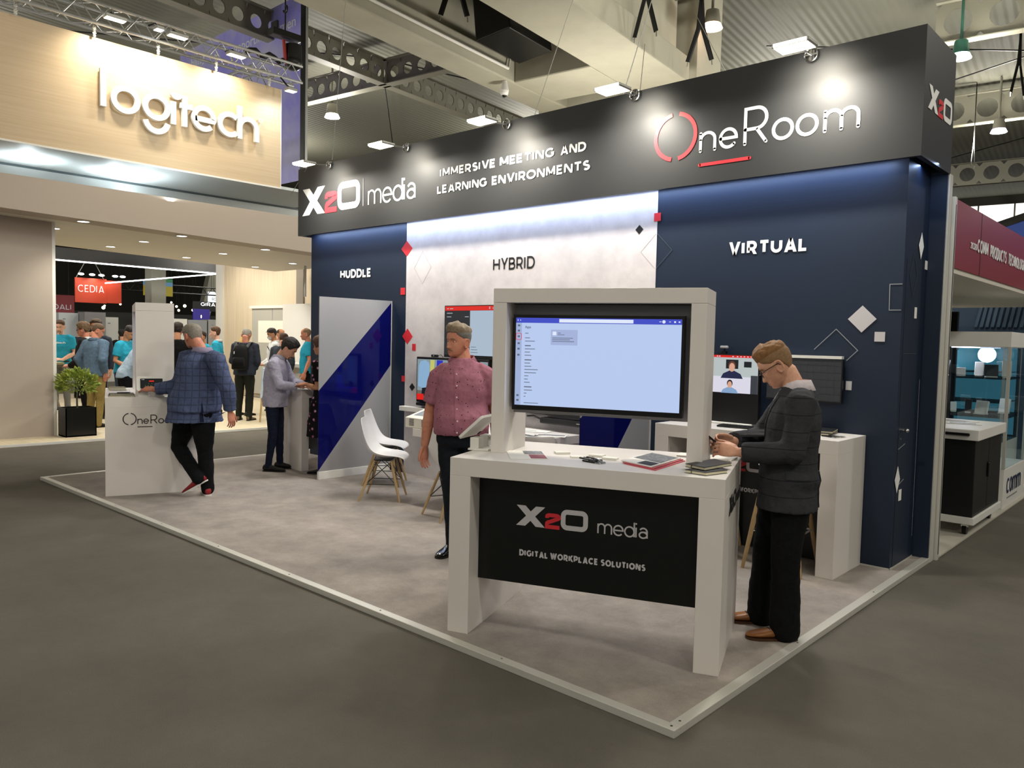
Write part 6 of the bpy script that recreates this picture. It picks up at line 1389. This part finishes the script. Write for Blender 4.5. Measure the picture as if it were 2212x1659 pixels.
        hair_cap(root, M4, hm, topline, lambda z, a: (.008+(.030 if q else .024)*max(0, min(1, (z-.058)/.03))*(.42+.58*max(0, math.cos(min(a, PI/2)))**.7)), wide, jaw, len(label), 'hair', .009)
    elif st_ == 'crop': hair_cap(root, M4, hm, short_line(.086, .028), lambda z, a: .005+.003*max(0, min(1, z/.1)), wide, jaw, len(label), rough=.002)
    elif st_ == 'full': hair_cap(root, M4, hm, short_line(.07, .005, -.07, .045), lambda z, a: .013+.018*max(0, min(1, (z-.0)/.08)), wide, jaw, len(label), rough=.009)
    elif st_ == 'ring': hair_cap(root, M4, hm, lambda a: .12 if a < 1.1 else short_line(.2, .03)(a) if a < 1.9 else -.05, lambda z, a: .005 if z < .085 else .0, wide, jaw, len(label), rough=.003)
    elif st_ == 'long':
        hair_cap(root, M4, hm, short_line(.075, -.03, -.085, .045), lambda z, a: .014+.01*max(0, min(1, z/.08)), wide, jaw, len(label), rough=.006)
        mb = MB(); hd_ = M4.translation; bk = -(V((J['F'].x, J['F'].y, 0)).normalized()); sx = V((bk.y, -bk.x, 0))
        for i in range(11):
            a = (i-5)/5; top = M4 @ V((.072*a, -.075+.04*a*a, .03)); mid = M4 @ V((.088*a, -.095+.04*a*a, -.10)); low = mid+V((0, 0, -.19-.03*math.cos(i*2.1)))+bk*.03+sx*(.012*math.sin(i*1.7)); mb.limb([top, mid, mid.lerp(low, .5)+bk*.012, low], [(.022, .016), (.024, .018), (.021, .015), (.006, .005)], 8)
        mb.build('hair_length', hm, root, True)
    # trousers or skirt
    gv = .0075 if hero else .011; T = S.get('trousers'); kind0 = S.get('kind', 'shirt')
    if T:
        mb = MB(); P = J['P']; er = S.get('tr_ease', .014)
        tr = torso_rings(J, er-.008, b*.97, belly*.72, P.z-.07)[:5]; c0 = sum(tr[0], V((0, 0, 0)))/len(tr[0]); tr[0] = [c0+(q-c0)*.82 for q in tr[0]]; mb.loft(tr)
        for c in 'LR':
            h_, kn, an = J['hip'+c], J['kn'+c], J['an'+c]; kl = S.get('leg', 1.0)
            sd_ = V((J['Fp'].y, -J['Fp'].x, 0))
            mb.limb([h_, h_.lerp(kn, .3), h_.lerp(kn, .65), kn, kn.lerp(an, .35), kn.lerp(an, .8), an+(an-kn).normalized()*S.get('hemdrop', .03)], [r_*k*kl+er-.012 for r_ in ((.082 if kind0 == 'jacket' else .096)*b, .090*b, .076*b, .066, .062, .055*S.get('cuff', 1), .054*S.get('cuff', 1))], 18, sd_)
        tr_ = link_mesh('trousers', union(mb, gv, 5, S.get('tr_fold', .014)), T, root)
        if S.get('belt'):
            mb = MB(); r = torso_rings(J, er+.002, b*.985, belly*.75, P.z+.045)[0]; mb.tube(r+[r[0]], [(.004, .018)]*(len(r)+1), 8, side=None); mb.build('belt', S['belt'], root, True)
    if S.get('skirt'):
        mb = MB(); P = J['P']; R_ = []
        for z, w_ in ((P.z+.10, .15), (P.z, .185), (P.z-.2, .215), (S.get('skirt_hem', .5), .235)): R_.append([V((P.x+w_*math.cos(a), P.y+w_*.8*math.sin(a), z)) for a in [2*PI*i/24 for i in range(24)]])
        mb.loft(R_); link_mesh('skirt', union(mb, gv, 3, .02), S['skirt'], root)
    # upper garment
    U_ = S['top']; kind = S.get('kind', 'shirt'); sl = S.get('sleeve', 'long'); hem = S.get('hem', .86)*1.0
    def top_mesh(ease, hem, sleeve, arm_e):
        mb = MB(); mb.loft(torso_rings(J, ease, b, belly, hem, True, S.get('flare', .0), 28, S.get('chestk', 1.0)))
        for c in 'LR':
            sh, el, wr = J['sh'+c], J['el'+c], J['wr'+c]; pad = S.get('pad', 0)
            cl = sh+(J['N']-sh)*.30
            if sleeve == 'short':
                end = sh.lerp(el, .72); mb.limb([cl, sh, sh.lerp(el, .35)], [.062*k*b+arm_e*.5, .064*k*b+arm_e, .062*k*b+arm_e], 18); mb.tube([sh, sh.lerp(el, .3), end], [.062*k*b+arm_e, .062*k*b+arm_e*1.2, .060*k*b+arm_e*1.7], 18)
            else:
                we = wr.lerp(el, -.02 if kind != 'jacket' else .04)
                mb.limb([cl, sh, sh.lerp(el, .3)], [.060*k*b+arm_e*.5, .066*k*b+arm_e+pad, .060*k*b+arm_e], 18)
                mb.limb([sh, sh.lerp(el, .5), el], [.062*k*b+arm_e+pad*.7, .056*k*b+arm_e, .050*k*b+arm_e], 18)
                mb.tube([el.lerp(sh, .05), el.lerp(wr, .3), we], [.050*k*b+arm_e*.9, .049*k*b+arm_e*.9, .036*k*b+arm_e], 18)
        return mb
    ez = {'jacket': .024, 'shirt': .012, 'tee': .012}[kind]; ae = {'jacket': .016, 'shirt': .007, 'tee': .008}[kind]
    if kind == 'jacket' and S.get('under'):
        mb = MB(); mb.loft(torso_rings(J, .010, b, belly, J['P'].z+.05)); link_mesh('shirt', union(mb, gv, 3), S['under'], root)
    up_ = link_mesh({'jacket': 'jacket', 'shirt': 'shirt', 'tee': 't_shirt'}[kind] if not S.get('topname') else S['topname'], union(top_mesh(ez, hem, sl, ae), gv, 6, S.get('fold', .018)), U_, root)
    # collar band round the neck, its points in front
    F = V((J['F'].x, J['F'].y, 0)).normalized(); X = V((F.y, -F.x, 0)); un = (J['N']-J['C']).normalized()
    cm = S.get('collar')
    if cm:
        hgt = S.get('collar_h', .040)
        for rr_, m_, nm in ((.079 if kind != 'jacket' else .076, cm, 'collar'),):
            mb = MB(); n_ = 26; vs = []; fs = []
            gap = S.get('gap', .30)
            for i in range(n_+1):
                a = PI/2+gap+(2*PI-2*gap)*i/n_; fr_ = max(0, math.sin(a)); c_ = N+un*(.0-.030*fr_)
                rd = V(X*(math.cos(a)*rr_*k*b*1.0)+F*(math.sin(a)*rr_*k*.98*b-.006))
                out = rd.normalized(); e0 = c_+rd*1.06; e1 = c_+rd*.93+un*hgt; e2 = c_+rd*1.22+out*.006-un*(.006+.028*fr_**3)
                vs += [e0, e1+out*.004, e2]
            for i in range(n_): fs += [(i*3, i*3+1, (i+1)*3+1, (i+1)*3), (i*3+1, i*3+2, (i+1)*3+2, (i+1)*3+1)]
            mb.add(vs, fs); o = mb.build(nm, m_, root, 60); sd = o.modifiers.new('s', 'SOLIDIFY'); sd.thickness = .004; sd.offset = 0
    # shoes
    shm = S.get('shoes', mat('shoe_black', '14120F', .4)); sm = S.get('soles', mat('sole_dark', '1A1714', .7))
    for c in 'LR':
        shoe(root, J['an'+c], J['toe'+c], .285*k, shm, sm, 0.0, laces=S.get('laces'))
    return root, up_, body, M4, M3
YAW = 0.738844502
BLK_T = cloth('black_trousers', '0B0C0E', .9, '121316')
# --- man in the pink shirt
m = cloth('pink', '9E6676', .85, '94606F'); nt, b = nodes_of(m)
tc = nt.nodes.new('ShaderNodeTexCoord'); vo = nt.nodes.new('ShaderNodeTexVoronoi'); vo.inputs['Scale'].default_value = 34; lt = nt.nodes.new('ShaderNodeMath'); lt.operation = 'LESS_THAN'; lt.inputs[1].default_value = .15
mx = nt.nodes.new('ShaderNodeMix'); mx.data_type = 'RGBA'; mx.inputs[7].default_value = lin('3A2430'); src = b.inputs['Base Color'].links[0].from_socket
nt.links.new(tc.outputs['Object'], vo.inputs['Vector']); nt.links.new(vo.outputs['Distance'], lt.inputs[0]); nt.links.new(lt.outputs[0], mx.inputs[0]); nt.links.new(src, mx.inputs[6]); nt.links.new(mx.outputs[2], b.inputs['Base Color']); M_pinkshirt = m
J = pose(1.75, (.18, -.98), 0, 'down', P=(.02, .0, .90), C=(.02, 0, 1.25), N=(.022, .02, 1.478), H=(-.012, .0, 1.622), Fh=(-.70, -.70, -.02),
         shR=(-.158, .0, 1.355), elR=(-.222, .03, 1.075), wrR=(-.25, -.02, .835), shL=(.205, .02, 1.362), elL=(.285, .03, 1.08), wrL=(.285, -.02, .84), hdR=(-.03, -.12, -1), hnR=(-.75, .65, 0), hdL=(0, -.1, -1), hnL=(.9, .3, 0),
         hipR=(-.06, .0, .885), knR=(-.045, -.02, .47), anR=(-.035, .02, .085), toeR=(-.42, -.9, 0), hipL=(.11, .0, .885), knL=(.13, -.01, .47), anL=(.135, .04, .085), toeL=(.3, -.95, 0))
r, up, bd, M4, M3 = person('man in a pink dotted short sleeved shirt looking left, behind the near kiosk', (-4.296, 4.121, ZF), YAW, J, dict(b=1.10, belly=.085, skin='ruddy', wide=1.05, jaw=1.06, neck=1.15, hair='quiff', haircol='8E7C66', haircol2='6E6A64', beard='8A6A50', top=M_pinkshirt, kind='shirt', sleeve='short', hem=.925, collar=M_pinkshirt, trousers=cloth('dark_jeans', '10141A', .85, '181E26'), tr_ease=.012, belt=M_bk, leg=.95, cuff=.92, curlR=.28, gap=.5, fold=.02, chestk=.96, shoes=mat('patent_black', '15140F', .15)), True)
bv = bvh_of(up)
patch('placket', r, bv, [(-.016, -.30), (.016, -.30), (.016, .20), (-.016, .20)], (.075, -.6, 1.22), (.98, .18, 0), (0, 0, 1), (-.18, .98, 0), M_pinkshirt, .001, .003)
for i in range(6):
    h = bv.ray_cast(V((.075-.0, -.6, 1.38-.085*i)), V((-.18, .98, 0)).normalized())
    if h[0] is not None: MB().ball(h[0]+V((.001, -.006, 0)), (.006, .003, .006), 8, 6).build('button', mat('pearl', 'E6DAD8', .3), r, True)
# --- man in the dark checked blazer, phone in his hands
def check(name, base, line, scx, scz, w=.03, w2=None, axis='OBJ'):
    m = cloth(name, base, .8, None, 60, .3); nt, b = nodes_of(m); src = b.inputs['Base Color'].links[0].from_socket
    tc = nt.nodes.new('ShaderNodeTexCoord'); sp = nt.nodes.new('ShaderNodeSeparateXYZ'); nt.links.new(tc.outputs['Object'], sp.inputs[0]); prev = src
    for ax, sc_ in (('X', scx), ('Z', scz)):
        if not sc_: continue
        mu = nt.nodes.new('ShaderNodeMath'); mu.operation = 'MULTIPLY'; mu.inputs[1].default_value = sc_; fr_ = nt.nodes.new('ShaderNodeMath'); fr_.operation = 'FRACT'; lt = nt.nodes.new('ShaderNodeMath'); lt.operation = 'LESS_THAN'; lt.inputs[1].default_value = w
        mx = nt.nodes.new('ShaderNodeMix'); mx.data_type = 'RGBA'; mx.inputs[7].default_value = lin(line)
        nt.links.new(sp.outputs[ax], mu.inputs[0]); nt.links.new(mu.outputs[0], fr_.inputs[0]); nt.links.new(fr_.outputs[0], lt.inputs[0]); nt.links.new(lt.outputs[0], mx.inputs[0]); nt.links.new(prev, mx.inputs[6]); prev = mx.outputs[2]
    nt.links.new(prev, b.inputs['Base Color']); return m
M_blazer = check('dark_check', '35363A', '1B1D23', 0, 11, .05)
Fv = V((-.93, .37, 0)).normalized(); Rv = V((Fv.y, -Fv.x, 0))
J = pose(1.75, (Fv.x, Fv.y), 0, 'front', P=(.062, .0, .91), C=(.085, .0, 1.20), N=(.088, .01, 1.405), H=(-.018, .045, 1.535), Fh=(-.78, .26, -.60),
         shL=(.055, -.165, 1.335), elL=(.005, -.215, 1.065), wrL=(-.255, -.125, 1.055), shR=(.13, .185, 1.335), elR=(-.03, .26, 1.09), wrR=(-.235, .08, 1.09),
         hdL=(-.85, .35, .12), hnL=(-.25, -.75, .45), hdR=(-.85, -.25, .12), hnR=(-.1, .75, .5),
         hipL=(.06, -.085, .89), knL=(.03, -.10, .48), anL=(.045, -.09, .085), toeL=(-.98, .06, 0), hipR=(.06, .085, .89), knR=(.0, .12, .48), anR=(-.005, .16, .085), toeR=(-.95, .2, 0))
tan = mat('tan_leather', '9A6230', .35, noise_s=12, noise_amt=.2)
r, up, bd, M4, M3 = person('man in a dark checked blazer and glasses looking down at his phone', (-1.85, 4.277, ZF), YAW, J, dict(b=1.0, belly=.02, skin='fair', hair='swept', haircol='8A6238', haircol2='8C6C4C', top=M_blazer, kind='jacket', hem=.735, under=cloth('white_shirt', 'E6DCE2', .8), collar=cloth('white_shirt', 'E6DCE2', .8), collar_h=.05, trousers=BLK_T, tr_ease=.022, leg=1.08, cuff=1.25, shoes=tan, soles=mat('sole_brown', '4A2E1A', .6), laces=M_bk, curl=.55, flare=.022, pad=.004, fold=.016, thumb=.35), True)
bv = bvh_of(up); bvb = bvh_of(bd)
# spectacles on his face
def spectacles(root, M4, m, w=.033, side_only=False):
    e = MB()
    for s in (-1, 1):
        e.tube([M4 @ V((s*.033+.025*math.cos(a), .098-.010*abs(math.cos(a)*s+1)*.3, -.004+.018*math.sin(a))) for a in [2*PI*i/18 for i in range(19)]], .0021, 6)
        e.tube([M4 @ V((s*.057, .092, .003)), M4 @ V((s*.078, .05, .006)), M4 @ V((s*.084, -.012, .004)), M4 @ V((s*.082, -.028, -.018))], .0022, 6)
    e.tube([M4 @ V((-.009, .101, -.001)), M4 @ V((0, .106, .002)), M4 @ V((.009, .101, -.001))], .002, 6)
    return e.build('spectacles', m, root, True)
spectacles(r, M4, mat('spectacle_frame', '2A1216', .3))
U_, Z_ = Rv, V((0, 0, 1))
# lapel, breast edge and back vent
fo = V((.085, .0, 1.15))+Fv*.6
patch('lapel', r, bv, [(-.015, .0), (-.045, .27), (-.10, .21), (-.085, .16), (-.03, -.10)], fo, U_, Z_, -Fv, M_blazer, .004, .004)
patch('lapel', r, bv, [(.015, .0), (.045, .27), (.10, .21), (.085, .16), (.03, -.10)], fo, U_, Z_, -Fv, M_blazer, .004, .004)
patch('shirt_front', r, bv, [(0, -.02), (-.045, .25), (.045, .25)], fo, U_, Z_, -Fv, cloth('white_shirt', 'E6DCE2', .8), .001, .003)
bo = V((.06, 0, .85))-Fv*.6
patch('vent_flap', r, bv, [(-.004, -.115), (.05, -.115), (.03, .10), (-.004, .10)], bo, U_, Z_, Fv, M_blazer, .002, .006)
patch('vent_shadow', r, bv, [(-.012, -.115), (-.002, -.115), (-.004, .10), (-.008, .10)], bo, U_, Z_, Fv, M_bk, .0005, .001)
so = V((.06, -.6, .95)); patch('pocket_flap', r, bv, [(-.08, -.03), (.06, -.03), (.06, .015), (-.08, .015)], so, (1, 0, 0), Z_, (0, 1, 0), M_blazer, .002, .004)
def in_frame(p, base, rz=YAW):
    c, s = math.cos(rz), math.sin(rz); return V((base[0]+c*p[0]-s*p[1], base[1]+s*p[0]+c*p[1], ZF+p[2]))
ph = empty('smartphone', in_frame((-.375, -.015, 1.105), (-1.85, 4.277)), YAW, 'dark smartphone held by the man in the checked blazer', 'phone', None); ph.rotation_euler = (0, math.radians(38), YAW)
MB().box((-.075, -.036, -.004), (.075, .036, .004), bev=.003).build('case', M_blk, ph); MB().box((-.07, -.032, .0041), (.07, .032, .0048)).build('display', M_glass_scr, ph); MB().box((-.0745, -.03, -.0055), (-.02, .03, -.0041)).build('red_patch', mat('dull_red', '8A3A3A', .5), ph)
# --- man in the blue checked blazer, walking, hand to the tablet
M_bluebl = check('blue_check', '4E5878', '3E465F', 16, 14, .16)
J = pose(1.75, (-.55, .83), 0, 'down', P=(-.045, .0, .89), C=(.03, .0, 1.21), N=(.025, .02, 1.45), H=(-.085, .05, 1.612), Fh=(-.80, .52, -.30),
         shL=(-.150, .09, 1.385), elL=(-.235, .05, 1.10), wrL=(-.435, -.035, 1.068), shR=(.225, -.13, 1.375), elR=(.345, -.14, 1.07), wrR=(.345, -.09, .875), hdL=(-.95, .12, .05), hnL=(.1, -.5, .8), hdR=(.18, -.0, -1), hnR=(.8, -.55, .1),
         hipL=(-.13, .05, .86), knL=(-.26, .13, .47), anL=(.005, -.05, .20), toeL=(-.86, -.05, -.50), hipR=(.05, -.05, .87), knR=(.06, .0, .46), anR=(.075, .03, .085), toeR=(-.45, .89, 0))
J['Fp'] = V((-.62, .78, 0)).normalized()
r, up, bd, M4, M3 = person('man in a blue checked blazer and red shoes, seen from behind', (-7.628, 3.703, ZF), YAW, J, dict(b=1.17, belly=.11, skin='ruddy', wide=1.06, jaw=1.08, neck=1.15, hair='crop', haircol='8C8478', top=M_bluebl, kind='jacket', hem=.755, flare=.05, trousers=BLK_T, tr_ease=.02, leg=1.05, collar=cloth('lilac_shirt', '9A8FA6', .8), collar_h=.05, pad=.004, fold=.022, shoes=mat('red_canvas', '8E1A22', .6), soles=mat('white_rubber', 'D8D4D0', .5), laces=mat('white_lace', 'D8D0D0', .7), curlL=.35, curlR=.4), True)
bv = bvh_of(up); Fb = V((-.58, .81, 0)).normalized(); Rb = V((Fb.y, -Fb.x, 0)); bo = V((-.02, 0, .9))-Fb*.7
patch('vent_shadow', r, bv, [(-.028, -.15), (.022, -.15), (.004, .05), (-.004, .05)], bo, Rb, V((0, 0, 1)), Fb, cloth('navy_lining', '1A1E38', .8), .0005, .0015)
patch('vent_flap', r, bv, [(.02, -.15), (.075, -.15), (.05, .08), (.0, .08)], bo, Rb, V((0, 0, 1)), Fb, M_bluebl, .002, .005)
mb = MB(); n_ = 22; pts = []
for i in range(n_+1):
    a = PI/2+.9+(2*PI-1.8)*i/n_; pts.append(J['N']+Rb*(math.cos(a)*.098)+Fb*(math.sin(a)*.092-.006)+V((0, 0, -.002-.03*max(0, math.sin(a)))))
mb.tube(pts, [(.010, .022)]*(n_+1), 10, side=(0, 0, 1)); mb.build('jacket_collar', M_bluebl, r, True)
# --- man in the pale lilac shirt at the huddle counter
M_lil = cloth('pale_lilac', 'A9A6B6', .8, '9E9BAC')
J = pose(1.70, (.99, .12), 0, 'front', P=(-.015, .0, .875), C=(-.005, .0, 1.17), N=(.045, .0, 1.365), H=(.155, .0, 1.475), Fh=(.80, .02, -.60),
         shR=(.015, -.165, 1.295), elR=(.105, -.205, 1.045), wrR=(.275, -.10, 1.035), shL=(.03, .165, 1.295), elL=(.16, .20, 1.05), wrL=(.32, .08, 1.04), hdR=(.9, .3, .02), hnR=(.1, -.5, .8), hdL=(.9, -.2, .02), hnL=(.1, .5, .8),
         hipR=(-.02, -.09, .87), knR=(-.005, -.10, .46), anR=(-.06, -.08, .085), toeR=(.99, -.05, 0), hipL=(-.02, .09, .87), knL=(.01, .11, .46), anL=(.015, .13, .085), toeL=(.97, .2, 0))
r, up, bd, M4, M3 = person('man in a pale lilac shirt and dark jeans bent over the HUDDLE counter', (-8.457, 5.062, ZF), YAW, J, dict(b=1.03, belly=.05, skin='fair', hair='full', haircol='1E1612', beard='3A2A20', beard_style='full', top=M_lil, kind='shirt', hem=.78, collar=M_lil, trousers=cloth('navy_jeans', '141A2A', .85, '1C2438'), tr_ease=.008, leg=.92, cuff=.9, fold=.024, shoes=mat('black_canvas', '12100E', .6), soles=mat('sole_dark', '1A1714', .7)), True)
bv = bvh_of(up)
patch('yoke_seam', r, bv, [(-.12, .0), (.10, -.03), (.10, -.024), (-.12, .006)], (.0, -.6, 1.26), (1, 0, 0), (0, 0, 1), (0, 1, 0), cloth('lilac_seam', '8A8798', .8), .0005, .0015)
mb = MB(); mb.tube([J['wrR'].lerp(J['elR'], .05)+V((0, .048*math.cos(a), .048*math.sin(a))) for a in [2*PI*i/16 for i in range(17)]], .009, 8); mb.build('cuff', M_lil, r, True)
ph = empty('smartphone', in_frame((.40, -.02, 1.075), (-8.457, 5.062)), YAW, 'dark smartphone in the hands of the man in the lilac shirt', 'phone'); ph.rotation_euler = (0, math.radians(-14), YAW); MB().box((-.07, -.034, -.004), (.07, .034, .004), bev=.003).build('case', M_blk, ph); MB().box((-.066, -.031, .0041), (.066, .031, .0048)).build('display', M_glass_scr, ph)
# --- woman behind the partition
m = cloth('floral', '121012', .85); nt, b = nodes_of(m); tc = nt.nodes.new('ShaderNodeTexCoord'); vo = nt.nodes.new('ShaderNodeTexVoronoi'); vo.inputs['Scale'].default_value = 17; cr = nt.nodes.new('ShaderNodeValToRGB'); cr.color_ramp.interpolation = 'CONSTANT'
cr.color_ramp.elements[0].color = lin('D0C4CC'); cr.color_ramp.elements[1].color = lin('121012'); cr.color_ramp.elements[1].position = .30; e_ = cr.color_ramp.elements.new(.16); e_.color = lin('9A5A80')
nt.links.new(tc.outputs['Object'], vo.inputs['Vector']); nt.links.new(vo.outputs['Distance'], cr.inputs['Fac']); nt.links.new(cr.outputs['Color'], b.inputs['Base Color'])
J = pose(1.64, (-.95, .3), .08, 'low', elL=(-.06, -.17, 1.02), wrL=(-.22, -.08, 1.06), hdL=(-.9, .3, .0), hnL=(0, -.3, .9), elR=(-.05, .2, 1.02), wrR=(-.22, .1, 1.06), hdR=(-.9, -.2, 0), hnR=(0, .3, .9))
person('bare armed woman in a dark floral dress, mostly hidden behind the silver partition', (-7.93, 5.42, ZF), YAW, J, dict(b=.92, belly=.02, skin='tan', hair='long', haircol='5A4030', top=m, kind='tee', sleeve='short', hem=.80, skirt=m, skirt_hem=.44, topname='dress_top', shoes=mat('shoe_black', '14120F', .4)))

# --- the crowd on the taupe stand and beyond
TQ = cloth('turquoise', '2C9CB8', .85, '2690AC'); DEN = cloth('denim', '5E7388', .9, '4E6276'); WHT = cloth('white_crowd', 'DCDCDC', .85); NAVY = cloth('navy_jacket', '2E333E', .85); BLKJ = cloth('black_jacket', '1E1D1B', .85); BT = cloth('black_tee', '0E0E0F', .9)
KHA = cloth('khaki', '9A8650', .9, '8C7846'); GRY = cloth('grey_trousers', '6C6C6A', .9); JEA = cloth('mid_jeans', '3A4654', .9); BLT = BLK_T
ZL = .04
def crowd(label, x, y, H, face, top, trous, arms='down', lean=0, bow=0, z=ZL, **S):
    ov = S.pop('ov', {}); J = pose(H, face, lean, arms, bow, **ov); d = dict(top=top, trousers=trous, kind=S.pop('kind', 'tee')); d.update(S)
    return person(label, (x, y, z), YAW, J, d)
r, up, bd, M4, M3 = crowd('bearded man in a turquoise logitech T-shirt holding a phone, beside the taupe pillar', -17.5, 5.60, 1.82, (.25, -.97), TQ, GRY, 'low', 0, .25, sleeve='short', hem=.93, skin='pale', haircol='5A4030', beard='8A6240', beard_style='full', belt=M_bk, b=1.05)
try:
    bv = bvh_of(up); vs_, fs_ = text2d('logitech', .012); xs = [p[0] for p in vs_]; W0 = max(xs)
    Fd = V((-.25, .97, 0)).normalized(); Ud = V((.97, .25, 0)); pts = []
    for a_, b_ in vs_:
        s = V((0, 0, 1.36))-Fd*.6+Ud*((a_/W0-.5)*.24)+V((0, 0, b_*.052)); h_ = bv.ray_cast(s, Fd); pts.append((h_[0] if h_[0] is not None else s+Fd*.45)-Fd*.004)
    mb = MB(); mb.add(pts, fs_); mb.build('chest_lettering', M_sign, r)
except Exception: pass
r, up, bd, M4, M3 = crowd('man in a black blazer and glasses facing left, behind the little tree', -14.97, 5.22, 1.77, (-.97, -.2), BLKJ, BLT, 'low', .05, .1, kind='jacket', hem=.74, hair='full', haircol='6A5238', skin='ruddy', collar=WHT, under=WHT, belly=.06, b=1.08); spectacles(r, M4, mat('spectacle_frame', '2A1216', .3))
crowd('man in a pale denim jacket and khaki trousers, his back to the aisle', -14.18, 5.06, 1.76, (.35, .94), DEN, KHA, 'pocket', .06, .35, kind='jacket', hem=.86, hair='crop', haircol='5A4632', skin='ruddy', b=1.06, collar=DEN, ov={'Fh': (.75, .45, -.45)})
crowd('curly haired man whose head shows above the denim jacket', -15.6, 5.60, 1.83, (.2, -.97), NAVY, BLT, hair='full', haircol='4A3828', kind='shirt', skin='tan')
crowd('man in a turquoise T-shirt bending his head, left of the kiosk column', -14.75, 5.75, 1.74, (.8, -.2), TQ, JEA, 'low', .15, .45, sleeve='short', haircol='1E1814', skin='tan', hair='short')
crowd('person in a pale blue shirt stooping behind the kiosk column', -13.55, 5.30, 1.72, (.75, .6), cloth('ice_blue', '9FB2C4', .85), BLT, 'low', .55, .2, kind='shirt', haircol='4A3A2C')
crowd('man in a black T-shirt seen from behind, right of the kiosk column', -13.1, 5.98, 1.80, (-.3, .95), BT, BLT, 'low', .06, .1, sleeve='long', hair='short', haircol='2A1E18', skin='tan')
crowd('man whose face shows just left of the black T-shirt', -14.3, 6.30, 1.70, (.4, -.9), BLKJ, BLT, hair='short', haircol='6A5238', kind='shirt')
crowd('man in a turquoise polo with a white collar facing left', -15.15, 7.72, 1.76, (-.95, -.2), TQ, BLT, sleeve='short', hair='short', haircol='5A3E28', collar=WHT, skin='pale')
crowd('person in turquoise half hidden behind the polo man', -16.3, 8.0, 1.66, (-.6, -.7), TQ, BLT, sleeve='short', haircol='3A2A20', skin='tan')
r, up, bd, M4, M3 = crowd('grey haired man with a black backpack, his back to the aisle', -13.72, 7.55, 1.74, (.05, .99), NAVY, cloth('olive_trousers', '23251F', .9), 'low', .08, .55, kind='jacket', hem=.86, hair='ring', haircol='9A948A', skin='ruddy', b=1.08, shoes=mat('suede', '6A5A42', .8))
bp = empty('backpack', in_frame((0, -.21, 1.20), (-13.72, 7.55)), YAW, 'black backpack worn by the grey haired man', 'backpack', None); bp.location.z = ZL+1.2
bp.rotation_euler = (-.08, 0, YAW)
mb = MB(); mb.loft([[V((w*math.copysign(abs(math.cos(a))**.6, math.cos(a)), d*math.copysign(abs(math.sin(a))**.7, math.sin(a))-.02, z)) for a in [2*PI*i/24 for i in range(24)]] for z, w, d in ((-.24, .12, .07), (-.22, .15, .095), (-.05, .155, .10), (.12, .145, .085), (.2, .11, .065), (.235, .05, .03))]); mb.build('bag', cloth('black_nylon', '0A0A0B', .6), bp, True)
mb = MB(); mb.loft([[V((w*math.copysign(abs(math.cos(a))**.6, math.cos(a)), -.11-d*math.sin(a), z)) for a in [2*PI*i/20 for i in range(20)]] for z, w, d in ((-.2, .10, .02), (-.18, .125, .035), (-.04, .12, .035), (-.01, .09, .02))]); mb.build('front_pocket', cloth('black_nylon', '0A0A0B', .6), bp, True)
for s in (-1, 1): MB().tube([(s*.10, .02, .18), (s*.13, .10, .29), (s*.14, .25, .26)], [(.03, .008)]*3, 8).build('shoulder_strap', M_bk, bp, True)
MB().tube([(-.05, .0, .22), (0, -.01, .27), (.05, .0, .22)], .008, 8).build('handle', M_bk, bp, True); MB().box((-.09, -.122, .05), (-.08, -.112, .10)).build('zip_tag', M_sign, bp)
crowd('blonde long haired woman in a dark jacket, beside the backpack', -14.55, 8.0, 1.70, (.3, .95), NAVY, BLT, 'low', .05, .2, kind='jacket', hem=.84, hair='long', haircol='D2AE68', skin='fair', b=.95)
crowd('brown haired man in a dark grey jacket right of the blonde woman', -14.25, 8.65, 1.66, (.2, .97), cloth('slate_jacket', '3C4048', .85), BLT, 'low', .08, .3, kind='jacket', hem=.82, hair='short', haircol='4A3426')
r, up, bd, M4, M3 = crowd('man in a white shirt and pale face mask, sunglasses on his head', -15.0, 8.95, 1.76, (-.8, -.5), WHT, BLT, 'low', .05, .25, kind='shirt', haircol='241C16', skin='tan', hair='short', collar=WHT)
mb = MB(); mb.add([M4 @ (head_pt(z, a)+V((0, .006, 0))) for z in (-.10, -.075, -.05, -.028) for a in [-1.1+.22*i for i in range(11)]], [(j*11+i, j*11+i+1, (j+1)*11+i+1, (j+1)*11+i) for j in range(3) for i in range(10)]); o = mb.build('face_mask', WHT, r, 60)
MB().tube([M4 @ V((.085*math.sin(a), .095*math.cos(a), .075)) for a in [-1.4+.2*i for i in range(15)]], [(.012, .004)]*15, 8).build('sunglasses', M_blk, r, True)
MB().tube([J_ for J_ in (V((-.12, -.13, 1.38)), V((.0, -.16, 1.2)), V((.14, -.13, 1.0)))], [(.02, .004)]*3, 8).build('bag_strap', M_bk, r)
crowd('bald man in a white shirt facing right, in front of the glazed room', -15.8, 9.55, 1.76, (.75, -.6), WHT, BLT, 'down', 0, 0, kind='shirt', hair='ring', haircol='3A2E26', skin='tan', collar=WHT)
crowd('man in a turquoise T-shirt at the dark wall\'s left edge, facing left', -13.75, 8.93, 1.78, (-.95, -.25), TQ, BLT, 'down', 0, .1, sleeve='short', hair='ring', haircol='8A7458', skin='ruddy')
crowd('dark haired person in navy far behind the turquoise T-shirt', -20.5, 7.0, 1.74, (.9, -.2), NAVY, BLT, hair='short', haircol='1A1614', kind='shirt', noface=True)
crowd('person in black far behind, left of the black blazer', -21.5, 7.5, 1.70, (.5, .8), BT, BLT, hair='full', haircol='141210', noface=True)
crowd('person in dark blue far behind the black blazer man', -19.5, 7.05, 1.66, (.3, -.9), cloth('ink_blue', '1E2838', .85), BLT, hair='short', haircol='3A2A20', kind='shirt')
crowd('person in dark clothes far off beside the grey booth tower', -21.5, 8.35, 1.66, (-.4, .9), BLKJ, BLT, hair='full', haircol='1E1814', noface=True)
